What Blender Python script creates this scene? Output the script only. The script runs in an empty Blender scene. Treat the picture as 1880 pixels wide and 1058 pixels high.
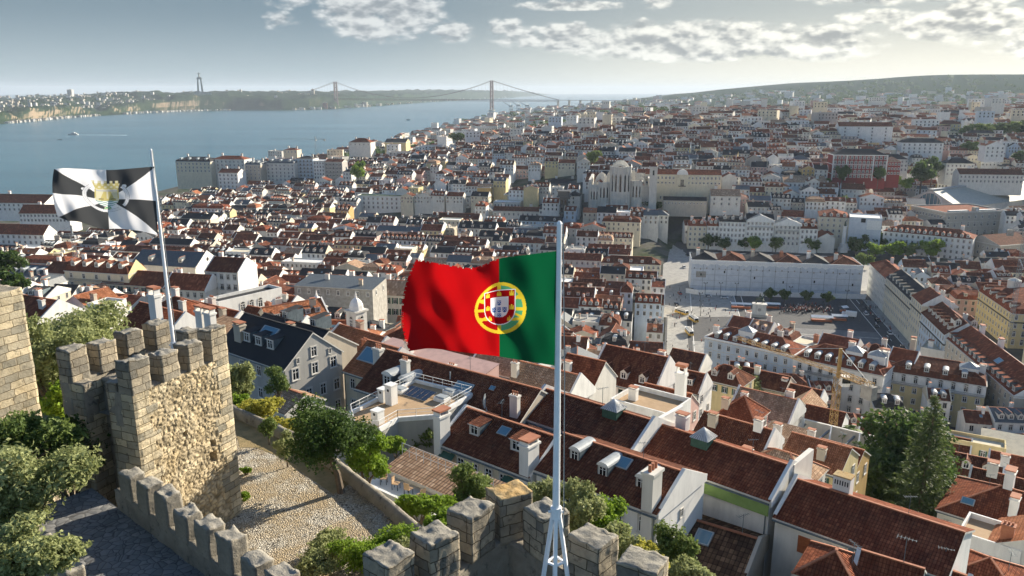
import bpy, math, random
import numpy as np
from mathutils import Matrix, Vector, noise
R = math.radians
rnd = random.Random(7)
S = bpy.context.scene
COL = S.collection

# ------------------------------------------------------------------ camera
F, PITCH, CZ = 1450.0, R(14.06), 130.0          # focal length in photo pixels (1880 wide), tilt, height over the river
CP, SP = math.cos(PITCH), math.sin(PITCH)
cam = bpy.data.cameras.new('camera'); cam_o = bpy.data.objects.new('camera', cam); COL.objects.link(cam_o)
cam_o.location = (0, 0, CZ); cam_o.rotation_euler = (R(90) - PITCH, 0, 0)
cam.sensor_width = 36; cam.lens = 36 * F / 1880; cam.clip_start = 0.5; cam.clip_end = 90000
S.camera = cam_o
S.render.resolution_x, S.render.resolution_y = 1024, 576

# ------------------------------------------------------------------ light
SUN_AZ, SUN_EL = 50.0, 21.0                     # degrees to the right of the view axis, above the horizon
sd = Vector((math.sin(R(SUN_AZ)) * math.cos(R(SUN_EL)), math.cos(R(SUN_AZ)) * math.cos(R(SUN_EL)), math.sin(R(SUN_EL))))
sun = bpy.data.lights.new('sun', 'SUN'); sun_o = bpy.data.objects.new('sun', sun); COL.objects.link(sun_o)
sun.energy = 5.0; sun.angle = R(0.5); sun.color = (1.0, 0.89, 0.72)
sun_o.rotation_euler = sd.to_track_quat('Z', 'Y').to_euler()
sun_o.location = (300, 300, 400)
S.view_settings.view_transform = 'Standard'; S.view_settings.look = 'None'
S.view_settings.gamma = 1.0; S.view_settings.exposure = 1.13
S.cycles.max_bounces = 5; S.cycles.diffuse_bounces = 2; S.cycles.glossy_bounces = 2
S.cycles.transmission_bounces = 3; S.cycles.transparent_max_bounces = 6; S.cycles.volume_bounces = 0
S.cycles.caustics_reflective = False; S.cycles.caustics_refractive = False

def noise_node(N, L, scale, detail=5, rough=.6, coord='Object', dim=None):
    tc = N.new('ShaderNodeTexCoord'); n = N.new('ShaderNodeTexNoise')
    n.inputs['Scale'].default_value = scale; n.inputs['Detail'].default_value = detail; n.inputs['Roughness'].default_value = rough
    L.new(tc.outputs[coord], n.inputs['Vector']); return n
def ramp(N, L, src, stops, interp='LINEAR'):
    r = N.new('ShaderNodeValToRGB'); r.color_ramp.interpolation = interp
    e = r.color_ramp.elements
    while len(e) < len(stops): e.new(.5)
    for i, (p, c) in enumerate(stops):
        e[i].position = p; e[i].color = (*c, 1) if len(c) == 3 else c
    L.new(src, r.inputs[0]); return r.outputs[0]
def mix(N, L, f, a, b, mode='MIX'):
    m = N.new('ShaderNodeMix'); m.data_type = 'RGBA'; m.blend_type = mode
    if isinstance(f, (int, float)): m.inputs[0].default_value = f
    else: L.new(f, m.inputs[0])
    for k, v in ((6, a), (7, b)):
        if isinstance(v, tuple): m.inputs[k].default_value = (*v, 1)
        else: L.new(v, m.inputs[k])
    return m.outputs[2]
W = bpy.data.worlds.new('World'); S.world = W; W.use_nodes = True
def build_world():
    nt = W.node_tree; N = nt.nodes; L = nt.links
    for n in list(N): N.remove(n)
    out = N.new('ShaderNodeOutputWorld'); bg = N.new('ShaderNodeBackground')
    L.new(bg.outputs[0], out.inputs[0]); bg.inputs[1].default_value = SKY_STRENGTH
    sky = N.new('ShaderNodeTexSky'); sky.sky_type = 'NISHITA'; sky.sun_disc = False
    sky.sun_elevation = R(SUN_EL); sky.sun_rotation = R(SUN_AZ); sky.altitude = 100
    sky.air_density = 1.0; sky.dust_density = 0.6; sky.ozone_density = 2.0
    tone = N.new('ShaderNodeHueSaturation'); tone.inputs['Saturation'].default_value = 1.05; tone.inputs['Value'].default_value = SKY_VALUE
    L.new(sky.outputs[0], tone.inputs['Color'])
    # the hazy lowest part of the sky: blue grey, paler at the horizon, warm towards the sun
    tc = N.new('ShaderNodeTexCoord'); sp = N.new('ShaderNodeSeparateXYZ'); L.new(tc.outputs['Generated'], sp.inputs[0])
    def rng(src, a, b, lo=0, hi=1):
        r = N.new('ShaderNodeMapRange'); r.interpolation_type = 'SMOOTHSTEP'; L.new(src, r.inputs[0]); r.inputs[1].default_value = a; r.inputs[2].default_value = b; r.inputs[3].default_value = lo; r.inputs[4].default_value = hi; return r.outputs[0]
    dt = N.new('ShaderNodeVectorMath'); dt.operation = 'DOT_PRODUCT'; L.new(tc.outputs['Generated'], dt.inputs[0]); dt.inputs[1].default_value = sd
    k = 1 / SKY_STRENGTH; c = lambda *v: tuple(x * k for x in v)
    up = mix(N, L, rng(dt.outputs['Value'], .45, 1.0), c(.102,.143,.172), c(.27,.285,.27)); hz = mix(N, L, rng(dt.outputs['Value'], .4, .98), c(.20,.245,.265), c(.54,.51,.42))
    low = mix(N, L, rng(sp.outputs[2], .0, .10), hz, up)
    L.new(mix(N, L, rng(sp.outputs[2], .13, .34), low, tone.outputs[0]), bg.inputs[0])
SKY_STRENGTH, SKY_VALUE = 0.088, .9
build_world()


# ------------------------------------------------------------------ pixel helpers (photo pixel -> point in the place)
def ray(x, y):
    u, v = (x - 940) / F, (y - 529) / F
    return Vector((u, CP - v * SP, -SP - v * CP))
def PZ(x, y, z):                                  # the point of that pixel at height z
    d = ray(x, y); return Vector((0, 0, CZ)) + d * ((z - CZ) / d.z)
def PD(x, y, D):                                  # the point of that pixel at forward distance D
    d = ray(x, y); return Vector((0, 0, CZ)) + d * (D / d.y)
def proj(p):
    zc = p[1] * CP - (p[2] - CZ) * SP
    if zc < .1: return (-9e3, -9e3, zc)
    return (940 + F * p[0] / zc, 529 - F * (p[1] * SP + (p[2] - CZ) * CP) / zc, zc)

# ------------------------------------------------------------------ object helpers
def link(o, parent=None):
    COL.objects.link(o)
    if parent: o.parent = parent
    return o
def tag(o, label=None, cat=None, group=None, kind=None):
    for k, v in (('label', label), ('category', cat), ('group', group), ('kind', kind)):
        if v: o[k] = v
    return o
def empty(name, loc, rz=0, label=None, cat=None, group=None):
    o = bpy.data.objects.new(name, None); COL.objects.link(o); o.location = loc; o.rotation_euler = (0, 0, rz)
    o.empty_display_size = .3
    return tag(o, label, cat, group)
def inst(name, mesh, parent=None, loc=(0, 0, 0), rz=0, scale=(1, 1, 1)):
    o = bpy.data.objects.new(name, mesh); COL.objects.link(o)
    if parent: o.parent = parent
    o.location = loc; o.rotation_euler = (0, 0, rz); o.scale = scale
    return o
MATS = {}
class MB:
    """collects faces in metres, builds ONE mesh"""
    def __init__(s): s.v = []; s.f = []; s.m = []; s.uv = []; s.keys = []
    def k(s, key):
        if key not in s.keys: s.keys.append(key)
        return s.keys.index(key)
    def poly(s, pts, key, uv=None):
        n = len(s.v); pts = [Vector(p) for p in pts]
        s.v.extend(pts); s.f.append(tuple(range(n, n + len(pts)))); s.m.append(s.k(key))
        if uv is None:
            nv = Vector((0, 0, 0))
            for i in range(1, len(pts) - 1): nv += (pts[i] - pts[0]).cross(pts[i + 1] - pts[0])
            if nv.length < 1e-12: nv = Vector((0, 0, 1))
            nv.normalize()
            if abs(nv.z) > .999: t, b = Vector((1, 0, 0)), Vector((0, 1, 0))
            else: t = Vector((-nv.y, nv.x, 0)).normalized(); b = nv.cross(t)
            uv = [(p.dot(t), p.dot(b)) for p in pts]
        s.uv.append(uv)
    def box(s, x0, x1, y0, y1, z0, z1, key, skip='', top=None):
        a = [(x0, y0), (x1, y0), (x1, y1), (x0, y1)]
        for i, nm in enumerate('fRbL'):
            if nm in skip: continue
            p, q = a[i], a[(i + 1) % 4]
            s.poly([(*p, z0), (*q, z0), (*q, z1), (*p, z1)], key)
        if 't' not in skip: s.poly([(*p, z1) for p in a], top or key)
        if 'd' not in skip: s.poly([(*p, z0) for p in reversed(a)], key)
    def prism(s, pts, z0, z1, key, top=None, bottom=False):
        n = len(pts)
        for i in range(n):
            p, q = pts[i], pts[(i + 1) % n]
            s.poly([(p[0], p[1], z0), (q[0], q[1], z0), (q[0], q[1], z1), (p[0], p[1], z1)], key)
        s.poly([(p[0], p[1], z1) for p in pts], top or key)
        if bottom: s.poly([(p[0], p[1], z0) for p in reversed(pts)], key)
    def tube(s, pts, radii, key, n=8, cap=True):
        rings = []
        for i, p in enumerate(pts):
            p = Vector(p); a = Vector(pts[max(i - 1, 0)]); b = Vector(pts[min(i + 1, len(pts) - 1)])
            d = (b - a).normalized(); u = d.orthogonal().normalized() if abs(d.z) < .9 else d.cross(Vector((0, 1, 0))).normalized(); w = d.cross(u)
            r = radii[i] if isinstance(radii, (list, tuple)) else radii
            rings.append([p + (u * math.cos(2*math.pi*j/n) + w * math.sin(2*math.pi*j/n)) * r for j in range(n)])
        for i in range(len(rings) - 1):
            for j in range(n):
                s.poly([rings[i][j], rings[i][(j+1) % n], rings[i+1][(j+1) % n], rings[i+1][j]], key)
        if cap: s.poly(rings[-1], key); s.poly(list(reversed(rings[0])), key)
    def bar(s, a, b, t, key, t2=None):
        a, b = Vector(a), Vector(b); d = (b - a).normalized(); t2 = t2 or t
        u = d.cross(Vector((0, 0, 1)));
        if u.length < 1e-3: u = Vector((1, 0, 0))
        u.normalize(); w = u.cross(d)
        c = [(-1, -1), (1, -1), (1, 1), (-1, 1)]
        A = [a + u*i*t/2 + w*j*t2/2 for i, j in c]; B = [b + u*i*t/2 + w*j*t2/2 for i, j in c]
        for i in range(4): s.poly([A[i], A[(i+1) % 4], B[(i+1) % 4], B[i]], key)
        s.poly(list(reversed(A)), key); s.poly(B, key)
    def add(s, o, M):
        n = len(s.v); s.v.extend([M @ Vector(p) for p in o.v]); mp = [s.k(x) for x in o.keys]
        s.f.extend([tuple(i + n for i in f) for f in o.f]); s.m.extend([mp[i] for i in o.m]); s.uv.extend(o.uv)
    def mesh(s, name, smooth=False, weld=False):
        me = bpy.data.meshes.new(name)
        me.from_pydata([tuple(p) for p in s.v], [], s.f)
        for key in s.keys: me.materials.append(MATS[key])
        me.polygons.foreach_set('material_index', s.m)
        ul = me.uv_layers.new(name='UVMap'); flat = [c for f in s.uv for p in f for c in p]; ul.data.foreach_set('uv', flat)
        if weld:
            import bmesh
            bm = bmesh.new(); bm.from_mesh(me); bmesh.ops.remove_doubles(bm, verts=bm.verts, dist=1e-4); bm.to_mesh(me); bm.free()
        if smooth: me.polygons.foreach_set('use_smooth', [True] * len(me.polygons))
        me.update(); return me
    def build(s, name, parent=None, smooth=False, weld=False, loc=(0, 0, 0), rz=0):
        return inst(name, s.mesh(name, smooth, weld), parent, loc, rz)

# ------------------------------------------------------------------ materials
def lin(c): return tuple((x / 12.92 if x <= .04045 else ((x + .055) / 1.055) ** 2.4) for x in c)
def newmat(key):
    m = bpy.data.materials.new(key); m.use_nodes = True; MATS[key] = m
    return m, m.node_tree.nodes, m.node_tree.links, m.node_tree.nodes['Principled BSDF']
def bump(N, L, B, h, dist, strength=1.0):
    b = N.new('ShaderNodeBump'); b.inputs['Distance'].default_value = dist; b.inputs['Strength'].default_value = strength
    L.new(h, b.inputs['Height']); L.new(b.outputs[0], B.inputs['Normal'])
def mat(key, c1, c2=None, scale=2.0, rough=.85, lo=.35, hi=.65, bmp=0, bscale=None, metal=0, detail=5, spec=None):
    m, N, L, B = newmat(key)
    B.inputs['Roughness'].default_value = rough; B.inputs['Metallic'].default_value = metal
    if spec is not None: B.inputs['Specular IOR Level'].default_value = spec
    if c2 is None: B.inputs['Base Color'].default_value = (*c1, 1)
    else:
        n = noise_node(N, L, scale, detail); L.new(ramp(N, L, n.outputs[0], [(lo, c1), (hi, c2)]), B.inputs['Base Color'])
    if bmp:
        n2 = noise_node(N, L, bscale or scale * 3, 6); bump(N, L, B, n2.outputs[0], bmp)
    return m
def plaster(key, c, dirt=.55):
    """painted render with streaky grime and worn patches"""
    m, N, L, B = newmat(key); B.inputs['Roughness'].default_value = .9; B.inputs['Specular IOR Level'].default_value = .1
    tc = N.new('ShaderNodeTexCoord'); mp = N.new('ShaderNodeMapping'); mp.inputs['Scale'].default_value = (1, 1, .22); L.new(tc.outputs['Object'], mp.inputs[0])
    n = N.new('ShaderNodeTexNoise'); n.inputs['Scale'].default_value = .9; n.inputs['Detail'].default_value = 7; n.inputs['Roughness'].default_value = .65; L.new(mp.outputs[0], n.inputs['Vector'])
    n2 = noise_node(N, L, .25, 4)
    f = ramp(N, L, n.outputs[0], [(.42, (0, 0, 0)), (.75, (dirt,)*3)])
    c2 = tuple(x * .48 + .02 for x in c); c3 = tuple(min(1, x * 1.06) for x in c)
    a = mix(N, L, f, c, c2); g = ramp(N, L, n2.outputs[0], [(.4, (0, 0, 0)), (.62, (.6, .6, .6))])
    L.new(mix(N, L, g, a, c3), B.inputs['Base Color'])
    bump(N, L, B, n.outputs[0], .02)
def tiles(key, c1, c2, moss, fine=True, tu=.26, tv=.40):
    """clay roof tiles: UV in metres, u along the eave, v up the slope"""
    m, N, L, B = newmat(key); B.inputs['Roughness'].default_value = .9; B.inputs['Specular IOR Level'].default_value = .06
    uv = N.new('ShaderNodeUVMap'); sp = N.new('ShaderNodeSeparateXYZ'); L.new(uv.outputs[0], sp.inputs[0])
    def ma(op, a, b=None):
        n = N.new('ShaderNodeMath'); n.operation = op
        for i, v in enumerate((a, b)):
            if v is None: continue
            if isinstance(v, (int, float)): n.inputs[i].default_value = v
            else: L.new(v, n.inputs[i])
        return n.outputs[0]
    if not fine: tu, tv = .6, 1.2
    fu, fv = ma('FLOOR', ma('MULTIPLY', sp.outputs[0], 1 / tu)), ma('FLOOR', ma('MULTIPLY', sp.outputs[1], 1 / tv))
    cb = N.new('ShaderNodeCombineXYZ'); L.new(fu, cb.inputs[0]); L.new(fv, cb.inputs[1])
    wn = N.new('ShaderNodeTexWhiteNoise'); wn.noise_dimensions = '2D'; L.new(cb.outputs[0], wn.inputs['Vector'])
    base = ramp(N, L, wn.outputs['Value'], [(.0, tuple(x*.85 for x in c1)), (.55, c1), (.9, c2), (1.0, tuple(min(1, x*1.35) for x in c2))])
    n = noise_node(N, L, .55, 7, .68); n2 = noise_node(N, L, 1.7, 6, .7)
    base = mix(N, L, ramp(N, L, n.outputs[0], [(.48, (0, 0, 0)), (.72, (.75, .75, .75))]), base, moss)
    base = mix(N, L, ramp(N, L, n2.outputs[0], [(.62, (0, 0, 0)), (.8, (.5, .5, .5))]), base, tuple(min(1, x * 1.9 + .02) for x in c2))
    if fine:
        mp = N.new('ShaderNodeMapping'); mp.inputs['Scale'].default_value = (.55, .16, 1); L.new(uv.outputs[0], mp.inputs[0]); sn = N.new('ShaderNodeTexNoise'); sn.inputs['Scale'].default_value = 1.0; sn.inputs['Detail'].default_value = 7; sn.inputs['Roughness'].default_value = .7; L.new(mp.outputs[0], sn.inputs['Vector'])
        base = mix(N, L, ramp(N, L, sn.outputs[0], [(.5, (0, 0, 0)), (.7, (.7,)*3)]), base, tuple(min(1, a*1.5 + b) for a, b in zip(c2, (.05, .03, .012))))
        su = ma('ABSOLUTE', ma('SINE', ma('MULTIPLY', sp.outputs[0], math.pi / tu)))
        sv = ma('FRACT', ma('MULTIPLY', sp.outputs[1], 1 / tv))
        base = mix(N, L, ramp(N, L, su, [(.0, (.85,)*3), (.45, (0, 0, 0))]), base, tuple(x * .25 for x in c1)); base = mix(N, L, ramp(N, L, sv, [(.0, (.9,)*3), (.22, (0, 0, 0))]), base, tuple(x * .3 for x in c1))
        h = ma('ADD', ma('MULTIPLY', su, 1.0), ma('MULTIPLY', ma('SUBTRACT', 1.0, sv), .7))
        bump(N, L, B, h, .06)
    L.new(base, B.inputs['Base Color'])
WALLS = {'white': (.78,.77,.73), 'off_white': (.68,.66,.60), 'cream': (.68,.61,.46), 'pale_yellow': (.66,.55,.30), 'grey': (.42,.41,.38), 'pink': (.60,.40,.35),
         'pale_blue': (.55,.62,.68), 'ochre': (.52,.36,.15), 'beige': (.52,.46,.37), 'rose': (.27,.055,.05), 'stone': (.46,.43,.37), 'ruin': (.64,.61,.54)}
for k_, c_ in WALLS.items(): plaster('w_' + k_, c_)
ROOFS = {'red': ((.20,.058,.030),(.27,.088,.045),(.08,.038,.026)), 'brown': ((.125,.044,.026),(.175,.068,.039),(.055,.032,.024)), 'dark': ((.040,.021,.012),(.066,.034,.02),(.03,.022,.014)),
         'orange': ((.33,.125,.06),(.40,.17,.09),(.16,.08,.05)), 'tan': ((.38,.24,.15),(.48,.33,.22),(.22,.15,.1))}
for k_, (a_, b_, c_) in ROOFS.items(): tiles('r_' + k_, a_, b_, c_, True); tiles('f_' + k_, a_, b_, c_, False)
mat('slate', (.06,.075,.085), (.1,.115,.125), 1.5, .6)
mat('zinc', (.26,.29,.31), (.38,.41,.42), 1.2, .65, metal=.1)
mat('zinc_dark', (.10,.14,.16), (.17,.21,.23), 1.5, .5, metal=.2)
mat('white_paint', (.82,.82,.80), (.7,.7,.67), 1.5, .6)
mat('trim', (.62,.60,.55), (.5,.48,.43), 1.5, .8)
mat('glass', (.012,.016,.02), None, rough=.12, spec=.6)
mat('glass_blue', (.10,.22,.30), None, rough=.15, spec=.7)
mat('iron', (.015,.02,.022), None, rough=.5)
mat('green_paint', (.02,.075,.05), (.03,.1,.07), 2, .6)
mat('red_paint', (.30,.03,.025), (.24,.025,.02), 2, .6)
mat('terracotta', (.42,.17,.09), (.34,.12,.06), 2, .85)
mat('concrete', (.40,.38,.34), (.26,.25,.22), .8, .9, bmp=.01)
mat('deck_tan', (.36,.24,.13), (.42,.29,.17), 1.2, .9)
mat('dark', (.02,.02,.022), None, rough=.9)
mat('lime_panel', (.28,.42,.13), (.22,.34,.1), 1, .6)
mat('wood_slats', (.42,.13,.045), (.3,.08,.03), 4, .6)
mat('tarp_blue', (.12,.3,.5), (.2,.4,.6), .6, .5)
mat('wrap', (.66,.69,.72), (.54,.58,.62), .35, .75, bmp=.12, bscale=.3)
mat('yellow_paint', (.60,.36,.03), (.5,.28,.02), 2, .5)
mat('crane_yellow', (.42,.27,.09), (.32,.19,.06), 2, .5)
mat('steel_red', (.07,.022,.02), None, rough=.6)
mat('steel_grey', (.22,.25,.27), None, rough=.5, metal=.4)
mat('pole_white', (.90,.91,.92), (.82,.83,.85), 3, .5, spec=.4)
mat('asphalt', (.045,.047,.05), (.07,.07,.072), .6, .9)
mat('paving', (.24,.235,.22), (.34,.33,.30), .5, .9, bmp=.01)
mat('paving_dark', (.10,.105,.11), (.15,.15,.15), .5, .9)
mat('car_dark', (.03,.035,.04), None, rough=.25, spec=.6)
mat('car_white', (.7,.7,.7), None, rough=.25, spec=.6)
mat('car_red', (.35,.03,.02), None, rough=.25, spec=.6)
mat('rubber', (.012,.012,.012), None, rough=.8)
mat('bark', (.10,.075,.05), (.17,.13,.09), 6, .95, bmp=.02)
mat('earth', (.30,.21,.11), (.20,.14,.07), 1.2, .95, bmp=.03)
mat('bronze', (.05,.075,.065), (.08,.1,.08), 2, .5, metal=.5)
mat('navy', (.02,.035,.06), None, rough=.4)
def leafmat(key, c1, c2, scale, trans=.35):
    m, N, L, B = newmat(key); n = noise_node(N, L, scale, 4, .7); B.inputs['Roughness'].default_value = .6; B.inputs['Specular IOR Level'].default_value = .18
    col = ramp(N, L, n.outputs[0], [(.36, c1), (.64, c2)]); L.new(col, B.inputs['Base Color'])
    t = N.new('ShaderNodeBsdfTranslucent'); L.new(mix(N, L, .5, col, c2), t.inputs[0]); ms = N.new('ShaderNodeMixShader'); ms.inputs[0].default_value = trans
    L.new(B.outputs[0], ms.inputs[1]); L.new(t.outputs[0], ms.inputs[2]); L.new(ms.outputs[0], N['Material Output'].inputs[0])
leafmat('leaf_olive', (.14,.17,.05), (.42,.45,.21), 1.6, .35)
leafmat('leaf_bright', (.10,.19,.02), (.30,.42,.05), 1.6, .42)
leafmat('leaf_dark', (.03,.07,.02), (.11,.17,.04), .5)
leafmat('leaf_mid', (.07,.12,.03), (.22,.28,.08), .9)
leafmat('leaf_yellow', (.30,.30,.05), (.52,.48,.09), 2.5)
leafmat('leaf_fir', (.035,.075,.025), (.13,.17,.055), .8)
# castle stone
def stonemat(key, c1, c2, stain, rubble):
    m, N, L, B = newmat(key); B.inputs['Roughness'].default_value = .95; B.inputs['Specular IOR Level'].default_value = .15
    n = noise_node(N, L, 1.1, 8, .7); n2 = noise_node(N, L, 9, 6, .7); n3 = noise_node(N, L, 2.6, 8, .72)
    col = ramp(N, L, n.outputs[0], [(.3, c1), (.7, c2)])
    col = mix(N, L, ramp(N, L, n3.outputs[0], [(.56, (0, 0, 0)), (.68, (.85,)*3)]), col, stain)
    h = n2.outputs[0]
    if rubble == 'rubble':
        at = N.new('ShaderNodeVertexColor'); at.layer_name = 'cell'; col = mix(N, L, 1.0, col, at.outputs['Color'], 'MULTIPLY')
    elif rubble == 'ashlar':
        uv = N.new('ShaderNodeUVMap'); b = N.new('ShaderNodeTexBrick'); nd = noise_node(N, L, 2.2, 3); vm = N.new('ShaderNodeVectorMath'); vm.operation = 'MULTIPLY_ADD'; L.new(nd.outputs['Color'], vm.inputs[0]); vm.inputs[1].default_value = (.16, .10, 0); L.new(uv.outputs[0], vm.inputs[2]); L.new(vm.outputs[0], b.inputs['Vector']); b.inputs['Scale'].default_value = 1.0
        b.inputs['Brick Width'].default_value = .58; b.inputs['Row Height'].default_value = .31; b.inputs['Mortar Size'].default_value = .016; b.inputs['Mortar Smooth'].default_value = .6; b.squash = 1.6; b.squash_frequency = 3; b.offset = .37
        b.inputs['Color1'].default_value = (.5,.52,.55,1); b.inputs['Color2'].default_value = (1.25,1.17,1.05,1); b.inputs['Mortar'].default_value = (.38,.34,.28,1)
        col = mix(N, L, 1.0, col, b.outputs['Color'], 'MULTIPLY')
        sub = N.new('ShaderNodeMath'); sub.operation = 'SUBTRACT'; L.new(n2.outputs[0], sub.inputs[0]); L.new(b.outputs['Fac'], sub.inputs[1]); h = sub.outputs[0]
    L.new(col, B.inputs['Base Color']); bump(N, L, B, h, .05)
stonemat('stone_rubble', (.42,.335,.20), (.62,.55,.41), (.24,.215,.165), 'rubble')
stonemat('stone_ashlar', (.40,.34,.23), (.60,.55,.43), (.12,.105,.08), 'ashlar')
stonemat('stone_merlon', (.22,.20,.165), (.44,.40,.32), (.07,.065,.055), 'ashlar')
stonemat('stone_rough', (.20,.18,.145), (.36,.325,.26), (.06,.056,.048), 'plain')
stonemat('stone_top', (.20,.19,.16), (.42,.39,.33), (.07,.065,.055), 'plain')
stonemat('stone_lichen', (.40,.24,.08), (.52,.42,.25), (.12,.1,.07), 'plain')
def cobble():
    m, N, L, B = newmat('cobble'); B.inputs['Roughness'].default_value = .9
    tc = N.new('ShaderNodeTexCoord'); v = N.new('ShaderNodeTexVoronoi'); v.inputs['Scale'].default_value = 10.5; L.new(tc.outputs['Object'], v.inputs['Vector'])
    v2 = N.new('ShaderNodeTexVoronoi'); v2.feature = 'DISTANCE_TO_EDGE'; v2.inputs['Scale'].default_value = 10.5; L.new(tc.outputs['Object'], v2.inputs['Vector'])
    n = noise_node(N, L, .5, 6, .7)
    st = ramp(N, L, v.outputs['Color'], [(.0, (.05,.045,.04)), (.16, (.09,.08,.065)), (.24, (.44,.40,.32)), (1, (.66,.62,.53))])
    st = mix(N, L, ramp(N, L, n.outputs[0], [(.40, (0, 0, 0)), (.58, (.85,)*3)]), st, (.42,.315,.175))
    L.new(mix(N, L, ramp(N, L, v2.outputs[0], [(.02, (.9,)*3), (.1, (0, 0, 0))]), st, (.09,.08,.06)), B.inputs['Base Color']); bump(N, L, B, v2.outputs[0], .12)
cobble()
def flag_fabric(key, c):
    m, N, L, B = newmat(key); B.inputs['Base Color'].default_value = (*c, 1); B.inputs['Roughness'].default_value = .8; B.inputs['Specular IOR Level'].default_value = .2
    t = N.new('ShaderNodeBsdfTranslucent'); t.inputs[0].default_value = (*c, 1); ms = N.new('ShaderNodeMixShader'); ms.inputs[0].default_value = .42
    L.new(B.outputs[0], ms.inputs[1]); L.new(t.outputs[0], ms.inputs[2]); L.new(ms.outputs[0], N['Material Output'].inputs[0])
for k_, c_ in {'fl_red': (.43,.004,.006), 'fl_green': (.003,.085,.032), 'fl_yellow': (.85,.62,.04), 'fl_white': (.85,.85,.88), 'fl_blue': (.03,.12,.38), 'fl_black': (.06,.063,.068), 'fl_gold': (.52,.45,.18), 'fl_pale': (.64,.61,.44),
               'fl_grey': (.45,.46,.5), 'fl_teal': (.25,.42,.38), 'fl_mint': (.10,.42,.20)}.items(): flag_fabric(k_, c_)
tiles('r_coarse', (.09,.05,.032), (.17,.10,.06), (.04,.03,.022), True, tu=.42, tv=.55)
# ------------------------------------------------------------------ terrain
GA = R(11.3)                                      # the old grid of streets: rows run along e1, cross streets along e2
E1 = Vector((math.cos(GA), -math.sin(GA), 0)); E2 = Vector((math.sin(GA), math.cos(GA), 0))
def st(x, y): return x * math.cos(GA) - y * math.sin(GA), x * math.sin(GA) + y * math.cos(GA)
def xy(s, t): return s * math.cos(GA) + t * math.sin(GA), -s * math.sin(GA) + t * math.cos(GA)
CTRL = np.array([(0,-10,106),(-30,-10,106),(40,-10,98),(0,14,107),(-30,20,106),(-60,20,100),(0,40,105),(-12,46,104),(20,45,94),(40,40,88),(70,40,74),(0,62,91),(20,66,86),(40,64,80),(0,85,85),(-30,85,86),(-45,100,85),(30,75,82),
 (60,70,70),(62,95,66),(95,80,56),(90,125,42),(120,120,36),(0,120,72),(40,120,60),(80,170,26),(130,170,18),(0,160,64),(-60,130,80),(-100,120,78),(120,210,15),(110,250,13),(170,200,14),(200,250,13),(60,200,36),(0,210,50),
 (60,260,22),(0,290,25),(0,340,13),(60,310,14),(100,300,13),(-80,160,73),(-80,250,48),(-80,330,25),(-150,180,66),(-160,280,48),(-150,360,20),(-220,300,45),(-240,380,20),(-300,330,38),(-300,450,11),(-100,420,11),(0,420,10),(0,560,10),
 (131,404,13),(131,500,13),(200,420,14),(300,420,16),(300,300,16),(420,380,24),(-100,600,8),(-300,600,6),(-450,600,8),(-200,780,6),(-420,760,5),(-60,700,9),(200,600,14),(300,600,15),(400,600,20),(60,640,26),(110,690,38),(60,740,36),
 (180,690,42),(240,700,40),(330,640,17),(360,740,16),(420,720,17),(520,780,22),(470,860,34),(280,700,50),(250,760,50),(290,780,52),(0,800,30),(-100,820,22),(-120,1000,30),(0,1000,48),(100,950,62),(300,950,70),(550,950,62),(-240,1000,12),(-250,1250,14),(-100,1300,38),(100,1350,66),(500,1400,82),
 (800,1200,80),(0,2000,45),(300,2300,72),(800,2400,66),(1400,2400,72),(400,3500,45),(1000,3500,62),(1800,3500,92),(800,5000,50),(1400,5200,92),(2100,5400,165),(2700,5300,228),(3400,5300,230),(4200,5400,215),(2400,7000,190),(1400,7500,90),
 (800,9000,40),(4000,8000,200),(-250,1900,8),(-200,3000,6),(0,4200,20),(-80,1600,24),(400,1000,72),(-400,500,10),(-500,350,12),(-500,150,40),(-800,200,10),(500,100,40),(900,400,60)], float)
def _rbf():
    P = CTRL[:, :2]; d = np.linalg.norm(P[:, None] - P[None], axis=2); A = np.ones((len(P) + 1,) * 2); A[:-1, :-1] = -d; A[-1, -1] = 0
    A[np.arange(len(P)), np.arange(len(P))] -= 1.0
    return np.linalg.solve(A, np.append(CTRL[:, 2], 0))
WGT = _rbf()
SHY = np.array([-500, 500, 880, 1000, 1150, 1400, 1900, 2500, 3000, 3800, 4500, 5200, 8000, 12000], float)
SHX = np.array([-900, -880, -700, -560, -450, -385, -330, -285, -250, -160, -60, 240, 900, 1600], float)
def HH(X, Y):
    X = np.asarray(X, float); Y = np.asarray(Y, float); sh = X.shape; p = np.stack([X.ravel(), Y.ravel()], 1)
    out = np.empty(len(p))
    for i in range(0, len(p), 8192):
        q = p[i:i + 8192]; d = np.linalg.norm(q[:, None] - CTRL[None, :, :2], axis=2); out[i:i + 8192] = -d @ WGT[:-1] + WGT[-1]
    out = out.reshape(sh)
    s = X * math.cos(GA) - Y * math.sin(GA); t = X * math.sin(GA) + Y * math.cos(GA)
    def box(v, a, b, m): return np.clip(np.minimum((v - a) / m + 1, (b - v) / m + 1), 0, 1)
    f = box(s, 2, 125, 14) * box(t, 350, 650, 25); out = out * (1 - f) + 13 * f
    sd_ = X - np.interp(Y, SHY, SHX)
    return np.minimum(out, sd_ * .12 + 1.0)
def H(x, y): return float(HH(np.array([x]), np.array([y]))[0])
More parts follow.
